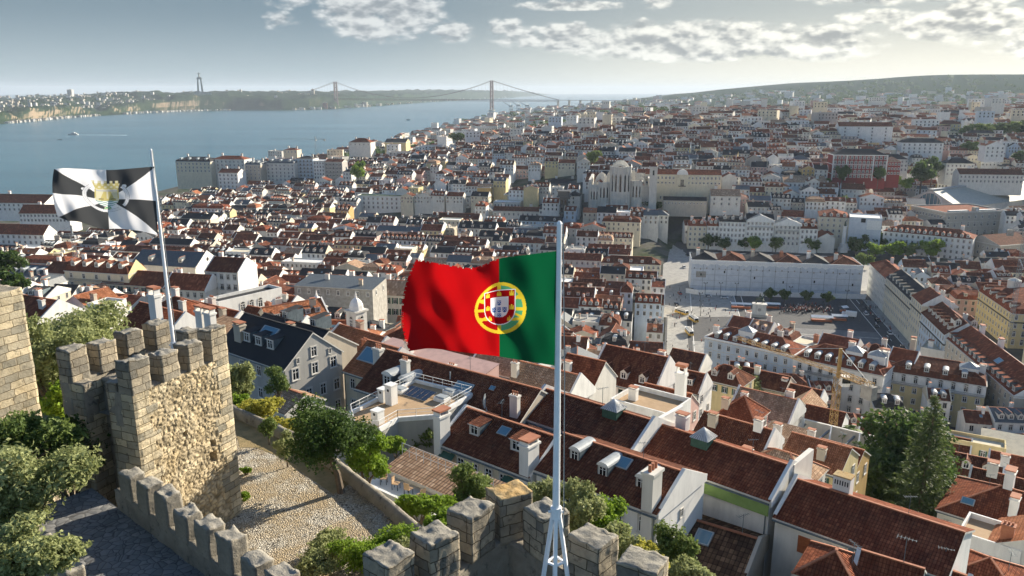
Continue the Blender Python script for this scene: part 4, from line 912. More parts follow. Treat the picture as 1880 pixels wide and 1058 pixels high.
class Bld:
    """a house described in its own frame: x along the front, y into the depth, z up from the base; front faces -y"""
    def __init__(s, x, y, z0, ang, w, d, h, roof='gable', rh=3.0, wm='white', rm='red', fine=False, ov=.3):
        s.M = Matrix.Translation((x, y, z0)) @ Matrix.Rotation(ang, 4, 'Z'); s.pos = (x, y, z0); s.ang = ang; s.w, s.d, s.h, s.roof, s.rh = w, d, h, roof, rh
        s.wm, s.rm = 'w_' + wm if 'w_' + wm in MATS else wm, rm if rm in MATS else ('r_' if fine else 'f_') + rm
        s.ov = ov; s.wall, s.top = MB(), MB(); s.bits = []; s.fine = fine; s.wname, s.rname = wm, rm; s.mk()
    def rz(s, x, y):                                        # height of the roof over a point
        w, d, rh, h = s.w, s.d, s.rh, s.h
        if s.roof == 'gable': return h + rh * (1 - abs(y - d/2) / (d/2))
        if s.roof == 'gabley': return h + rh * (1 - abs(x - w/2) / (w/2))
        if s.roof == 'shed': return h + rh * y / d
        if s.roof == 'hip': e = min(w, d) / 2; return h + rh * min(1, min(x, w-x, y, d-y) / e)
        if s.roof == 'mansard':
            m = min(x, w-x, y, d-y); return h + min(m / .9, 1) * 2.3 + rh * max(0, min(1, (m - .9) / (min(w, d)/2 - .9)))
        return h
    def mk(s):
        w, d, h, rh, ov, W_, T = s.w, s.d, s.h, s.rh, s.ov, s.wall, s.top; wm, rm = s.wm, s.rm
        W_.box(0, w, 0, d, -7, h, wm, 'td')
        t = .16; sl = rh / (d/2) if s.roof == 'gable' else 0
        if s.roof == 'gable':
            W_.poly([(w, 0, h), (w, d, h), (w, d/2, h + rh)], wm); W_.poly([(0, d, h), (0, 0, h), (0, d/2, h + rh)], wm)
            e = h - ov*sl; a, c = -.12, w + .12
            for (y0, z0, y1, z1) in ((-ov, e, d/2, h + rh), (d + ov, e, d/2, h + rh)):
                A, B_, C, D_ = (a, y0, z0 + t), (c, y0, z0 + t), (c, y1, z1 + t), (a, y1, z1 + t)
                q = [A, B_, C, D_] if y0 < y1 else [B_, A, D_, C]; T.poly(q, rm)
                for p, r in ((q[0], q[1]), (q[1], q[2]), (q[3], q[0])): T.poly([(p[0], p[1], p[2]-t-.04), (r[0], r[1], r[2]-t-.04), r, p], 'trim' if p[2] == r[2] else 'w_off_white')
            T.box(a, c, d/2 - .12, d/2 + .12, h + rh + t - .04, h + rh + t + .09, 'terracotta' if 'dark' not in rm else rm)
        elif s.roof == 'gabley':
            sl = rh / (w/2); e = h - ov*sl
            W_.poly([(0, 0, h), (w, 0, h), (w/2, 0, h + rh)], wm); W_.poly([(w, d, h), (0, d, h), (w/2, d, h + rh)], wm)
            T.poly([(-ov, d + .12, e + t), (-ov, -.12, e + t), (w/2, -.12, h + rh + t), (w/2, d + .12, h + rh + t)], rm); T.poly([(w + ov, -.12, e + t), (w + ov, d + .12, e + t), (w/2, d + .12, h + rh + t), (w/2, -.12, h + rh + t)], rm)
            for sx, x0 in ((1, -ov), (-1, w + ov)): T.poly([(x0, -.12, e - .04), (w/2, -.12, h + rh - .04), (w/2, -.12, h + rh + t), (x0, -.12, e + t)], 'w_off_white')
            for x0 in (-ov, w + ov): T.poly([(x0, -.12, e - .04), (x0, d + .12, e - .04), (x0, d + .12, e + t), (x0, -.12, e + t)], 'trim')
            T.box(w/2 - .12, w/2 + .12, -.12, d + .12, h + rh + t - .04, h + rh + t + .09, 'terracotta')
        elif s.roof in ('hip', 'mansard'):
            x0, y0, x1, y1, z0 = -ov, -ov, w + ov, d + ov, h
            if s.roof == 'mansard':
                a = .9; z1 = h + 2.3; o = [(-.05, -.05), (w + .05, -.05), (w + .05, d + .05), (-.05, d + .05)]; i_ = [(a, a), (w-a, a), (w-a, d-a), (a, d-a)]
                for k in range(4):
                    j = (k + 1) % 4; T.poly([(*o[k], z0 + .02), (*o[j], z0 + .02), (*i_[j], z1), (*i_[k], z1)], rm)
                T.box(-.3, w + .3, -.3, d + .3, h - .25, h + .01, 'trim'); x0, y0, x1, y1, z0 = a, a, w - a, d - a, z1
            else: T.box(x0, x1, y0, y1, h - .2, h, 'trim')
            cw, cd = x1 - x0, y1 - y0; e = min(cw, cd) / 2; z = z0 + rh
            if cw >= cd: r0, r1 = (x0 + e, y0 + e, z), (x1 - e, y0 + e, z)
            else: r0, r1 = (x0 + e, y0 + e, z), (x0 + e, y1 - e, z)
            A, B_, C, D_ = (x0, y0, z0 + .01), (x1, y0, z0 + .01), (x1, y1, z0 + .01), (x0, y1, z0 + .01)
            if cw >= cd: fs = [[A, B_, r1, r0], [B_, C, r1], [C, D_, r0, r1], [D_, A, r0]]
            else: fs = [[A, B_, r0], [B_, C, r1, r0], [C, D_, r1], [D_, A, r0, r1]]
            for q in fs: T.poly(q, rm)
            for p, r in ((A, r0), (B_, r1 if cw >= cd else r0), (C, r1), (D_, r0 if cw >= cd else r1), (r0, r1)):
                if (Vector(p) - Vector(r)).length > .3: T.bar(Vector(p) + Vector((0, 0, .03)), Vector(r) + Vector((0, 0, .03)), .22, 'terracotta' if s.rname not in ('dark', 'slate') else rm, .12)
        elif s.roof == 'shed':
            W_.poly([(w, 0, h), (w, d, h), (w, d, h + rh)], wm); W_.poly([(0, d, h), (0, 0, h), (0, d, h + rh)], wm); W_.poly([(w, d, h), (0, d, h), (0, d, h + rh), (w, d, h + rh)], wm)
            T.poly([(-.1, -ov, h - ov*rh/d + t), (w + .1, -ov, h - ov*rh/d + t), (w + .1, d + .1, h + rh + t), (-.1, d + .1, h + rh + t)], rm)
            T.poly([(-.1, -ov, h - ov*rh/d), (w + .1, -ov, h - ov*rh/d), (w + .1, -ov, h - ov*rh/d + t), (-.1, -ov, h - ov*rh/d + t)], 'trim')
        elif s.roof == 'flat':
            p = .7; t = .25
            for q in ((0, w, 0, t), (0, w, d - t, d), (0, t, t, d - t), (w - t, w, t, d - t)): W_.box(*q, h, h + p, wm, 'd')
            T.poly([(t, t, h + .02), (w - t, t, h + .02), (w - t, d - t, h + .02), (t, d - t, h + .02)], rm)
    def bit(s, name, kind, mb, x, y, z, rz=0, sc=(1, 1, 1)): s.bits.append((name, kind, mb, Matrix.Translation((x, y, z)) @ Matrix.Rotation(rz, 4, 'Z') @ Matrix.Diagonal((*sc, 1))))
    def party(s, sides='LR', up=.35, key='w_white'):        # raised party walls beside a gable
        if s.roof != 'gable': return s
        for c in sides:
            x0 = -.18 if c == 'L' else s.w - .14
            pr = [(-.1, s.h - .1), (s.d/2, s.h + s.rh + up), (s.d + .1, s.h - .1)]; x1 = x0 + .32
            f = [(-.1, -7 if False else s.h - .6)] + [(y, z + up*.6) for y, z in pr] + [(s.d + .1, s.h - .6)]
            s.wall.poly([(x1, y, z) for y, z in f], key); s.wall.poly([(x0, y, z) for y, z in reversed(f)], key)
            for (ya, za), (yb, zb) in zip(f[:-1], f[1:]): s.wall.poly([(x0, ya, za), (x1, ya, za), (x1, yb, zb), (x0, yb, zb)][::-1] if False else [(x0, ya, za), (x1, ya, za), (x1, yb, zb), (x0, yb, zb)], key)
        return s
    def win(s, face, n, floors, ww=1.0, wh=1.7, fh=3.1, top=.75, kind='plain', m=None, skip=0.0, rr=None, fr=None):
        """n bays by `floors` rows below the eave on face f(ront) R L b"""
        Lw = s.w if face in 'fb' else s.d; m = .0 if m is None else m; rr = rr or rnd
        for i in range(n):
            u = m + (Lw - 2*m) * (i + .5) / n
            for k in range(floors):
                if rr.random() < skip: continue
                z = s.h - top - wh - k*fh; kd = kind if isinstance(kind, str) else kind[min(k, len(kind)-1)]
                x, y, rz = {'f': (u, -.01, 0), 'R': (s.w + .01, u, R(90)), 'L': (-.01, s.d - u, R(-90)), 'b': (s.w - u, s.d + .01, R(180))}[face]
                s.bit('window', 'win_' + kd, WIN[kd], x, y, z, rz, (ww, 1, wh))
        return s
    def dormers(s, n, kind='gable', y=None, sc=1.0, m=1.0, face='f'):
        for i in range(n):
            Lw = s.w if face == 'f' else s.d; u = m + (Lw - 2*m) * (i + .5) / n; yy = .9 if y is None else y
            x, yv, rz = (u, yy, 0) if face == 'f' else (s.w - yy, u, R(90)) if face == 'R' else (yy, s.d - u, R(-90))
            s.bit('dormer', f'dorm_{kind}_{s.rm}', dorm(kind, s.rm), x, yv, s.rz(x, yv) + .1, rz, (sc, sc, sc))
        return s
    def chim(s, x, y, k=0, sc=1.0, rz=0, hh=1.0):
        s.bit('chimney', f'chim_{k%4}', CHIM[k % 4], x, y, s.rz(x, y) + .35*sc, rz, (sc, sc, sc*hh)); return s
    def sky(s, x, y, sx=1, sy=1):
        sl = math.atan2(s.rh, s.d/2) * (1 if y < s.d/2 else -1) if s.roof in ('gable', 'hip') else 0
        s.bits.append(('skylight', 'skyl', SKYL, Matrix.Translation((x, y, s.rz(x, y) + .16)) @ Matrix.Rotation(sl, 4, 'X') @ Matrix.Diagonal((sx, sy, 1, 1)))); return s
    def band(s, z, key='trim', pr=.12, hh=.22):
        z0, z1 = s.h - z, s.h - z + hh
        for q in ((-pr, s.w + pr, -pr, .12), (-pr, s.w + pr, s.d - .12, s.d + pr), (-pr, .12, .12, s.d - .12), (s.w - .12, s.w + pr, .12, s.d - .12)): s.wall.box(*q, z0, z1, key, '')
        return s
    def balcony(s, z, x0=0, x1=None, face='f'):
        x1 = x1 or s.w; b = MB(); b.box(x0, x1, -.75, -.005, -.12, 0, 'trim'); b.box(x0, x1, -.75, -.71, .85, .92, 'iron'); n = max(2, int((x1-x0)/.25))
        for i in range(n + 1): x = x0 + (x1-x0)*i/n; b.box(x - .02, x + .02, -.745, -.715, 0, .85, 'iron', 'td')
        s.bits.append(('balcony', None, b, Matrix.Translation((0, 0, s.h - z)) if face == 'f' else Matrix.Translation((s.w, 0, s.h - z)) @ Matrix.Rotation(R(90), 4, 'Z') if face == 'R' else Matrix.Translation((0, s.d, s.h - z)) @ Matrix.Rotation(R(-90), 4, 'Z'))); return s
    def extra(s, name, mb, x=0, y=0, z=0, rz=0): s.bits.append((name, None, mb, Matrix.Translation((x, y, z)) @ Matrix.Rotation(rz, 4, 'Z'))); return s
    def real(s, name, label, cat, group=None):
        r = empty(name, s.pos, s.ang, label, cat, group); s.wall.build('wall', r)
        if s.top.f: s.top.build('roof', r)
        if s.fine and s.roof in ('gable', 'hip') and s.w > 4:
            q = random.Random(int(s.pos[0]*7 + s.pos[1]*3)); xa = s.w*q.uniform(.2, .85); s.bits.append(('aerial', 'aerial', AERIAL, Matrix.Translation((xa, s.d*.5, s.rz(xa, s.d*.5) + .1)) @ Matrix.Rotation(q.uniform(0, 3), 4, 'Z') @ Matrix.Scale(q.uniform(.8, 1.2), 4)))
            s.bits.append(('drainpipe', 'drain', DRAIN, Matrix.Translation((s.w*q.choice([.02, .98]), -.09, s.h - .2)))); s.bits.append(('gutter', None, (lambda m: (m.box(-.1, s.w + .1, -s.ov - .14, -s.ov, s.h - .32, s.h - .2, 'zinc_dark'), m)[1])(MB()), Matrix.Identity(4)))
        for nm, key, mb, M in s.bits:
            o = bpy.data.objects.new(nm, shared(nm, key, mb) if key else mb.mesh(nm)); COL.objects.link(o); o.parent = r; o.matrix_local = M
        return r
    def merge(s, mb):
        mb.add(s.wall, s.M); mb.add(s.top, s.M)
        for nm, key, b, M in s.bits:
            if key and key.startswith('win_'): b = WIN['far']
            mb.add(b, s.M @ M)
    def corners(s): return [s.M @ Vector(p) for p in ((0, 0, s.h), (s.w, 0, s.h), (s.w, s.d, s.h), (0, s.d, s.h))]
FOOT = []                                                   # footprints already taken: centre, angle, half sizes
def claim(s, grow=0.0): FOOT.append((s.M @ Vector((s.w/2, s.d/2, 0)), s.ang, s.w/2 + grow, s.d/2 + grow))
def free(cx, cy, ang, hw, hd):
    ax = (Vector((math.cos(ang), math.sin(ang), 0)), Vector((-math.sin(ang), math.cos(ang), 0)))
    for c, a2, w2, d2 in FOOT:
        dx, dy = cx - c.x, cy - c.y
        if dx*dx + dy*dy > (hw + hd + w2 + d2)**2: continue
        bx = (Vector((math.cos(a2), math.sin(a2), 0)), Vector((-math.sin(a2), math.cos(a2), 0))); D = Vector((dx, dy, 0)); sep = False
        for n in ax + bx:
            ra = abs(ax[0].dot(n))*hw + abs(ax[1].dot(n))*hd; rb = abs(bx[0].dot(n))*w2 + abs(bx[1].dot(n))*d2
            if abs(D.dot(n)) > ra + rb: sep = True; break
        if not sep: return False
    return True
def HB(x, y, D, ang, w, d, h, corner='FL', z=None, xr=None, **kw):
    """house whose front eave corner lies at photo pixel (x, y), forward distance D; ang in degrees; xr: pixel column of the other front corner sets the width"""
    p = PD(x, y, D) if z is None else PZ(x, y, z); a = R(ang); ca, sa = math.cos(a), math.sin(a)
    if xr is not None:
        k = (xr - 940) / F; hz = (CZ - p.z) * SP; w = (k * (p.y*CP + hz) - p.x) / (ca - k*sa*CP)
        if corner == 'FR': w = -w
        w = abs(w)
    if corner == 'FR': p = p - Vector((ca, sa, 0)) * w
    b = Bld(p.x, p.y, p.z - h, a, w, d, h, **kw); claim(b); return b
# ------------------------------------------------------------------ houses on the castle slope
def near_houses():
    # the grey gable house
    b = HB(523, 679, 95, -37.7, 15, 9.3, 8.5, 'FR', roof='gable', rh=3.7, wm='grey', rm='dark', fine=True)
    b.win('R', 3, 1, .95, 1.5, 3.1, .35); b.win('R', 4, 1, .95, 1.55, 3.1, 3.6); b.win('f', 4, 2, .9, 1.4, 3.1, .7); b.win('R', 4, 1, .95, 1.55, 3.1, 6.7)
    b.bit('window', 'win_plain', WIN['plain'], b.w + .01, b.d*.5, b.h + .55, R(90), (.85, 1, 1.3))
    for yy in (.22, .78): b.bit('window', 'win_plain', WIN['plain'], b.w + .01, b.d*yy, b.h + .25, R(90), (.42, 1, .7))
    b.dormers(3, 'shed', 1.5, 1.0, 3.6); b.chim(3.2, 1.6, 2, 1.5); b.sky(7.5, 3.4, 3.4, 1.1)
    b.real('gable_house', 'grey house with a broad gable wall of small windows and a dark tiled roof', 'house')
    b = HB(436, 628, 112, -37.7, 15, 10, 7, 'FL', roof='gable', rh=3.2, wm='beige', rm='dark', fine=True).chim(3, 2.2, 0, 1.3).chim(9, 3, 2, 1.2).dormers(2, 'shed', 5.6, .9)
    b.real('row_house', 'beige house under a dark roof hidden behind the grey gable house', 'house')
    # ruined hut in front of it
    b = HB(487, 745, 74, -37.7, 3.4, 4.6, 2.3, 'FL', roof='gable', rh=1.1, wm='off_white', rm='tan', fine=True); b.win('f', 2, 1, .5, .75, 3, .5, 'dark'); b.win('R', 1, 1, .8, 1.2, 3, .4, 'dark')
    b.real('ruined_hut', 'small ruined hut with flaking white walls and broken tan roof below the gable house', 'hut')
    b = HB(560, 770, 71, -37.7, 4.4, 2.4, 2.2, 'FL', roof='flat', rm='dark', wm='concrete'); b.win('f', 1, 1, .9, 1.4, 3, .5, 'dark')
    b.real('ruined_wall', 'roofless grey ruin with a single opening beside the small ruined hut', 'ruin')
    # orange roofed house with the blue skylight
    b = HB(632, 680, 101, -37.7, 6.5, 9, 8.5, 'FL', roof='gable', rh=3.0, wm='cream', rm='orange', fine=True); b.sky(2.4, 2.6, 3.4, 2.0); b.win('f', 2, 2, .9, 1.5, 3, .8); b.chim(5.6, 1.2, 1, 1.3, 0, 1.9).party('R', .3)
    b.real('orange_roof_house', 'cream house with an orange tiled roof carrying a large blue skylight', 'house')
    # dark long roof with zinc dormers behind the flat deck
    b = HB(655, 712, 93, -36, 24, 11, 7.5, 'FL', roof='gable', rh=3.4, wm='beige', rm='brown', fine=True); b.win('f', 3, 2, 1, 1.7, 3.1, .8, m=.6)
    for u in (4.2, 7.0): b.bit('dormer', 'dorm_zinc_' + b.rm, dorm('zinc', b.rm), u, 1.2, b.rz(u, 1.2), 0, (1.05, .9, 1.05))
    b.chim(6.0, 2.6, 1, 1.05, 0, 1.9).chim(23, 2.0, 1, 1.0, 0, 2.0); b.sky(14.5, 3.4, 2.6, 1.2); b.sky(18.2, 4.2, .7, .5)
    vent = MB(); vent.tube([(0, 0, 0), (0, 0, 1.3)], .09, 'zinc', 6); b.extra('vent_pipe', vent, 12.0, 4.0, b.h + 2.2)
    dish = MB()
    for i in range(4):
        for j in range(12):
            q = [(rr_*math.cos(t), .28*rr_*rr_ , rr_*math.sin(t)) for rr_, t in ((i*.22, j*math.pi/6), ((i+1)*.22, j*math.pi/6), ((i+1)*.22, (j+1)*math.pi/6), (i*.22, (j+1)*math.pi/6))]
            dish.poly(q if i else q[1:], 'zinc')
    dish.tube([(0, .1, 0), (.2, .5, -1.1)], .05, 'zinc', 6); b.extra('satellite_dish', dish, 19.0, 1.4, b.h + 2.3, R(-60))
    b.real('long_roof_house', 'long brown roof with two barrel topped zinc dormers and solar tubes behind the tan deck', 'house')
    # tan roof deck
    zt = 96.0; P = [PZ(x, y, zt) for x, y in ((644, 755), (653, 788), (695, 786), (730, 766), (798, 761), (866, 722), (761, 696))]; o = P[4]
    r = empty('deck_building', (o.x, o.y, zt - 9), 0, 'white walled building with a tan roof deck, solar panels and thin railings', 'building'); q = [(p.x - o.x, p.y - o.y) for p in P]
    m = MB(); m.prism(q, -5, 8.6, 'w_grey', 'deck_tan')
    n = len(q); cen = Vector((sum(p[0] for p in q)/n, sum(p[1] for p in q)/n, 0))
    for i in range(n):
        a, c = Vector((*q[i], 0)), Vector((*q[(i+1) % n], 0)); m.bar(a + Vector((0, 0, 8.75)), c + Vector((0, 0, 8.75)), .3, 'white_paint', .5)
    m.build('wall', r)
    for i in range(n):
        a, c = Vector((*q[i], 9)), Vector((*q[(i+1) % n], 9)); m = MB(); m.bar(a + Vector((0, 0, .8)), c + Vector((0, 0, .8)), .05, 'white_paint'); m.bar(a + Vector((0, 0, .4)), c + Vector((0, 0, .4)), .03, 'white_paint'); k = max(2, int((c-a).length/1.4))
        for j in range(k + 1): t = a + (c-a)*j/k; m.bar(t - Vector((0, 0, .2)), t + Vector((0, 0, .82)), .05, 'white_paint')
        m.build('railing', r)
    u = Vector((math.cos(R(-36)), math.sin(R(-36)), 0)); v = Vector((-u.y, u.x, 0))
    def local(px, py): p = PZ(px, py, zt - .4); return Vector((p.x - o.x, p.y - o.y, 8.62))
    c = local(765, 728); m = MB(); A = c - u*1.9 - v*.7
    for i in range(5): t = A + u*i*.78; m.poly([t + Vector((0, 0, .15)), t + u*.74 + Vector((0, 0, .15)), t + u*.74 + v*1.9 + Vector((0, 0, .55)), t + v*1.9 + Vector((0, 0, .55))], 'solar')
    m.bar(A + Vector((0, 0, .1)), A + u*3.9 + Vector((0, 0, .1)), .06, 'zinc'); m.bar(A + v*1.9 + Vector((0, 0, .5)), A + u*3.9 + v*1.9 + Vector((0, 0, .5)), .06, 'zinc'); m.build('solar_panel', r)
    for (px, py, w_, h_) in ((719, 742, 1.0, 2.3), (704, 737, .9, 1.5), (694, 778, 1.0, 1.5)):
        c = local(px, py); t = inst('chimney', shared('chimney', f'dk{w_}{h_}', (lambda mm: (mm.box(-w_/2, w_/2, -w_/2, w_/2, 0, h_, 'w_white', 'd'), mm.box(-w_/2 - .06, w_/2 + .06, -w_/2 - .06, w_/2 + .06, h_ - .02, h_ + .1, 'white_paint'), mm.box(-.14, .14, -w_/2 - .02, w_/2 + .02, h_*.7, h_*.7 + .28, 'dark'), mm)[-1])(MB())), r, c, R(-36))
    for (px, py) in ((735, 720), (828, 723), (812, 736)):
        c = local(px, py); t = inst('skylight', shared('skylight', 'dksk', (lambda mm: (mm.box(-.8, .8, -.6, .6, 0, .45, 'white_paint'), mm.box(-.65, .65, -.45, .45, .45, .6, 'zinc'), mm)[-1])(MB())), r, c, R(-36))
    # cream house with dark roof and green awnings
    A0 = -39
    b = HB(803, 812, 75.8, A0, 12.2, 9, 7.5, 'FL', roof='gable', rh=2.3, wm='cream', rm='brown', fine=True); b.win('f', 6, 2, .85, 1.5, 3.0, .75, m=.5); b.band(.45); b.party('R', .35); b.party('L', .3)
    for u_, yy, s_ in ((3.4, 2.0, .95), (9.0, 1.9, 1.0)): b.bit('dormer', 'dorm_flat_' + b.rm, dorm('flat', b.rm), u_, yy, b.rz(u_, yy), 0, (s_, s_, s_*.85))
    b.sky(6.3, 3.3, 1.3, .9); b.chim(.4, .3, 0, 1.5, R(90), 1.5); b.chim(11.6, .6, 0, 1.7, R(90), 1.2)
    aw = MB(); aw.poly([(.4, -.05, 0), (2.3, -.05, 0), (2.3, -1.1, -.8), (.4, -1.1, -.8)], 'green_paint'); b.extra('awning', aw, .3, 0, b.h - .6); b.extra('awning', aw, 8.7, 0, b.h - .7)
    b.real('cream_house', 'cream house with green awnings and mossy brown roof left of the tall flagpole', 'house')
    b2 = HB(985, 862, 68.0, A0, 12.8, 9, 8, 'FL', z=None, roof='gable', rh=1.95, wm='white', rm='brown', fine=True); b2.party('R', .3)
    for u_, yy in ((2.8, 2.2), (6.3, 1.6), (10.2, 1.7)): b2.bit('dormer', 'dorm_zinc_' + b2.rm, dorm('zinc', b2.rm), u_, yy, b2.rz(u_, yy) - .1, 0, (.75, .85, .8))
    b2.sky(7.2, 3.4, 1.7, 1.1); b2.chim(11.9, .5, 1, 1.6, R(90), 1.6); b2.win('f', 5, 2, .9, 1.5); b2.win('R', 1, 1, .5, .8, 3, 1.5)
    b2.real('brown_roof_house', 'house with white gable wall and brown roof dotted with barrel dormers beside the flagpole', 'house')
    b = HB(712, 860, 50, A0, 8.6, 2.4, 2.6, 'FL', roof='shed', rh=.55, wm='off_white', rm='tan', fine=True); rl = MB()
    for i in range(13): rl.bar((i*.7, .2, 0), (i*.7, .2, .9), .03, 'zinc')
    rl.bar((0, .2, .9), (8.4, .2, .9), .035, 'zinc'); rl.bar((0, .2, .45), (8.4, .2, .45), .025, 'zinc'); b.extra('railing', rl, 0, 1.2, b.h + .5); b.real('patio_shed', 'long low shed with tan tiles and thin railing between the vine and the deck building', 'shed')
    pm_ = PD(745, 880, 47); r = empty('patio', (pm_.x, pm_.y, pm_.z - 1.2), R(A0), 'pale patio slab with a low parapet behind the bright vine', 'patio'); m = MB(); m.box(-3.5, 3.5, -1.2, 1.6, -6, 0, 'w_off_white', 'd'); m.build('slab', r); m = MB(); m.box(-3.5, 3.5, -1.2, -1.0, 0, .5, 'w_white'); m.build('parapet', r)
    for i in range(4):
        m = MB(); m.box(-.22, .22, -.22, .22, .42, .46, 'deck_tan'); m.box(-.22, .22, .18, .22, .46, .9, 'deck_tan')
        for sx in (-.2, .2):
            for sy in (-.2, .2): m.bar((sx, sy, 0), (sx, sy, .43), .04, 'iron')
        o_ = tag(m.build('patio_chair'), ('wooden patio chair nearest the green bush', 'second wooden patio chair from the green bush', 'third wooden patio chair from the green bush', 'wooden patio chair farthest from the green bush')[i], 'chair', 'chairs on the patio'); pp_ = r.matrix_basis @ Vector((-2.4 + i*1.2, .2, .0)); o_.location = Vector((pm_.x, pm_.y, pm_.z - 1.2)) + Matrix.Rotation(R(A0), 3, 'Z') @ Vector((-2.4 + i*1.2, .2, 0)); o_.rotation_euler = (0, 0, i*1.3)
    # second row: two long roofs between white fire walls
    b = HB(957, 765, 82, -40, 14.2, 8.8, 8, 'FL', roof='gable', rh=1.85, wm='white', rm='brown', fine=True); b.party('LR', .45)
    lan = MB(); lan.box(-.9, .9, -.9, .9, -.8, .5, 'green_paint', 'd')
    for i in range(4): s_ = [(-1.05, -1.05), (1.05, -1.05), (1.05, 1.05), (-1.05, 1.05)]; lan.poly([(*s_[i], .5), (*s_[(i+1) % 4], .5), (0, 0, 1.5)], 'zinc')
    for i in range(9): t = -1.0 + i*.25; lan.bar((t, -1.06, .52), (t*.02, 0, 1.52), .035, 'white_paint'); lan.bar((1.06, t, .52), (0, t*.02, 1.52), .035, 'white_paint')
    b.extra('roof_lantern', lan, 9.6, 3.9, b.h + 1.9); b.real('fire_wall_house', 'brown ridge roof with glazed green lantern just right of the tall flagpole', 'house')
    b = HB(1166, 832, 74.5, -42, 14.5, 8.4, 8, 'FL', roof='gable', rh=1.75, wm='white', rm='red', fine=True); b.party('LR', .5); b.extra('roof_lantern', lan, 5.6, 3.7, b.h + 1.8); b.chim(1.6, 6.5, 0, 1.2)
    gp = MB(); gp.box(0, 8.5, -.02, .12, -1.3, 0, 'lime_panel'); b.extra('green_panel', gp, 6.0, -.25, b.h - .2)
    wf = MB(); wf.box(-.2, .25, -.2, 5.2, -6, 1.4, 'w_white'); b.extra('fire_wall', wf, -.1, 4.0, b.h + 1.0); wf = MB(); wf.box(-.2, .3, 0, 4.6, -6, 1.0, 'w_off_white'); b.extra('fire_wall', wf, 14.5, 4.3, b.h + 1.0)
    b.real('lantern_house', 'long red brown roof with glazed lantern and lime green wall strip between white fire walls', 'house')
    # bright red long roof
    b = HB(1424, 946, 64.0, -41, 14.0, 8.6, 6, 'FL', roof='gable', rh=1.75, wm='white', rm='red', fine=True, ov=.5); b.party('L', .4)
    wd = MB(); wd.box(0, 5.5, -.06, .1, 0, 1.6, 'wood_slats'); b.extra('slatted_screen', wd, 2.2, -.03, b.h - 2.7); b.win('f', 1, 1, 1.3, 1.2, 3, .6, 'blue', .3)
    ch = MB(); ch.box(-.75, .75, -.55, .55, -1.5, 1.5, 'w_white', 'd'); ch.box(-.8, .8, -.6, .6, 1.5, 1.62, 'stone_lichen')
    for i in range(6): ch.box(-.6 + i*.22, -.5 + i*.22, -.57, -.5, .75, 1.2, 'dark')
    b.extra('chimney', ch, 4.0, 5.0, b.h + 1.8); b.real('red_roof_house', 'long bright red tiled roof with a slotted white chimney and timber screen below', 'house')
    b = HB(1650, 1085, 56.5, -41, 4.4, 5, 6, 'FL', roof='gable', rh=1.8, wm='white', rm='red', fine=True); b.party('R', .3); b.win('R', 2, 1, .8, 1.2)
    tr_ = MB(); tr_.box(0, 2.6, -2.2, .0, -4, -.3, 'w_white'); tr_.box(0, 2.6, -2.3, -2.1, -.3, .4, 'wood_slats'); b.extra('terrace_box', tr_, .8, 0, b.h - .4)
    b.real('red_roof_house', 'short red roof end with a boxed terrace beside the slotted chimney roof', 'house')
    # dark tiled roof in the lower right and its neighbours
    b = HB(1170, 1010, 59, -33, 9.6, 9.6, 7, 'FL', z=89.3, roof='gable', rh=1.7, wm='beige', rm='r_coarse', fine=True); b.sky(5.0, 3.2, 1.5, 1.4); b.party('R', .25, 'w_beige')
    pw = MB(); pw.box(-2, 9.6, 0, .3, -4, 1.6, 'w_grey'); b.extra('back_wall', pw, .6, 9.5, b.h + .2); b.real('dark_tile_house', 'low house with coarse dark tiles, pale ridge strip and glass hatch near the lower edge', 'house')
    b = HB(1462, 1052, 55, -35, 4.6, 5, 4, 'FL', roof='hip', rh=1.6, wm='white', rm='red', fine=True); b.real('small_roof', 'small red hip roof at the lower edge below the timber screen', 'house')
    b = HB(1560, 1075, 54, -35, 4.6, 5, 4, 'FL', roof='gable', rh=1.7, wm='white', rm='red', fine=True).party('L', .2); b.real('small_roof', 'dark red gable roof cut by the lower edge beside a small hip roof', 'house')
    # right edge
    b = HB(1722, 935, 97, -41, 15, 12, 9, 'FL', roof='hip', rh=3.2, wm='off_white', rm='red', fine=True); b.win('f', 7, 2, .55, 1.5, 3.2, 1.2, m=.5); b.win('f', 7, 2, .55, 1.5, 3.2, 1.2, m=.15)
    b.chim(8.2, 2.6, 0, 1.5, R(90)).chim(6.8, 6.5, 0, 1.7, R(90)); b.sky(3.0, 2.2, 1.6, .9); b.sky(12.5, 3, .4, 1.2); b.real('white_villa', 'white villa with paired narrow windows and a brown hip roof at the right edge', 'house')
    b = HB(1757, 985, 84, -41, 6.5, 6, 6, 'FL', roof='flat', wm='white', rm='deck_tan'); b.win('f', 2, 1, .7, 1.2, 3, 1.3); b.real('terrace_house', 'small white house with a walled roof terrace under the white villa', 'house')
    b = HB(1815, 1000, 82, -41, 8, 7.5, 6, 'FL', roof='gabley', rh=2.2, wm='off_white', rm='orange', fine=True); b.chim(1.5, 1.2, 3, 1.3).chim(5, 3, 0, 1.2); b.real('orange_house', 'house with orange roof and terracotta chimney beside the walled roof terrace', 'house')
    b = HB(1742, 1052, 72, -41, 6.0, 6, 5, 'FL', roof='hip', rh=1.6, wm='white', rm='red', fine=True); b.real('orange_house', 'low red roof at the frame corner below the roof terrace', 'house')
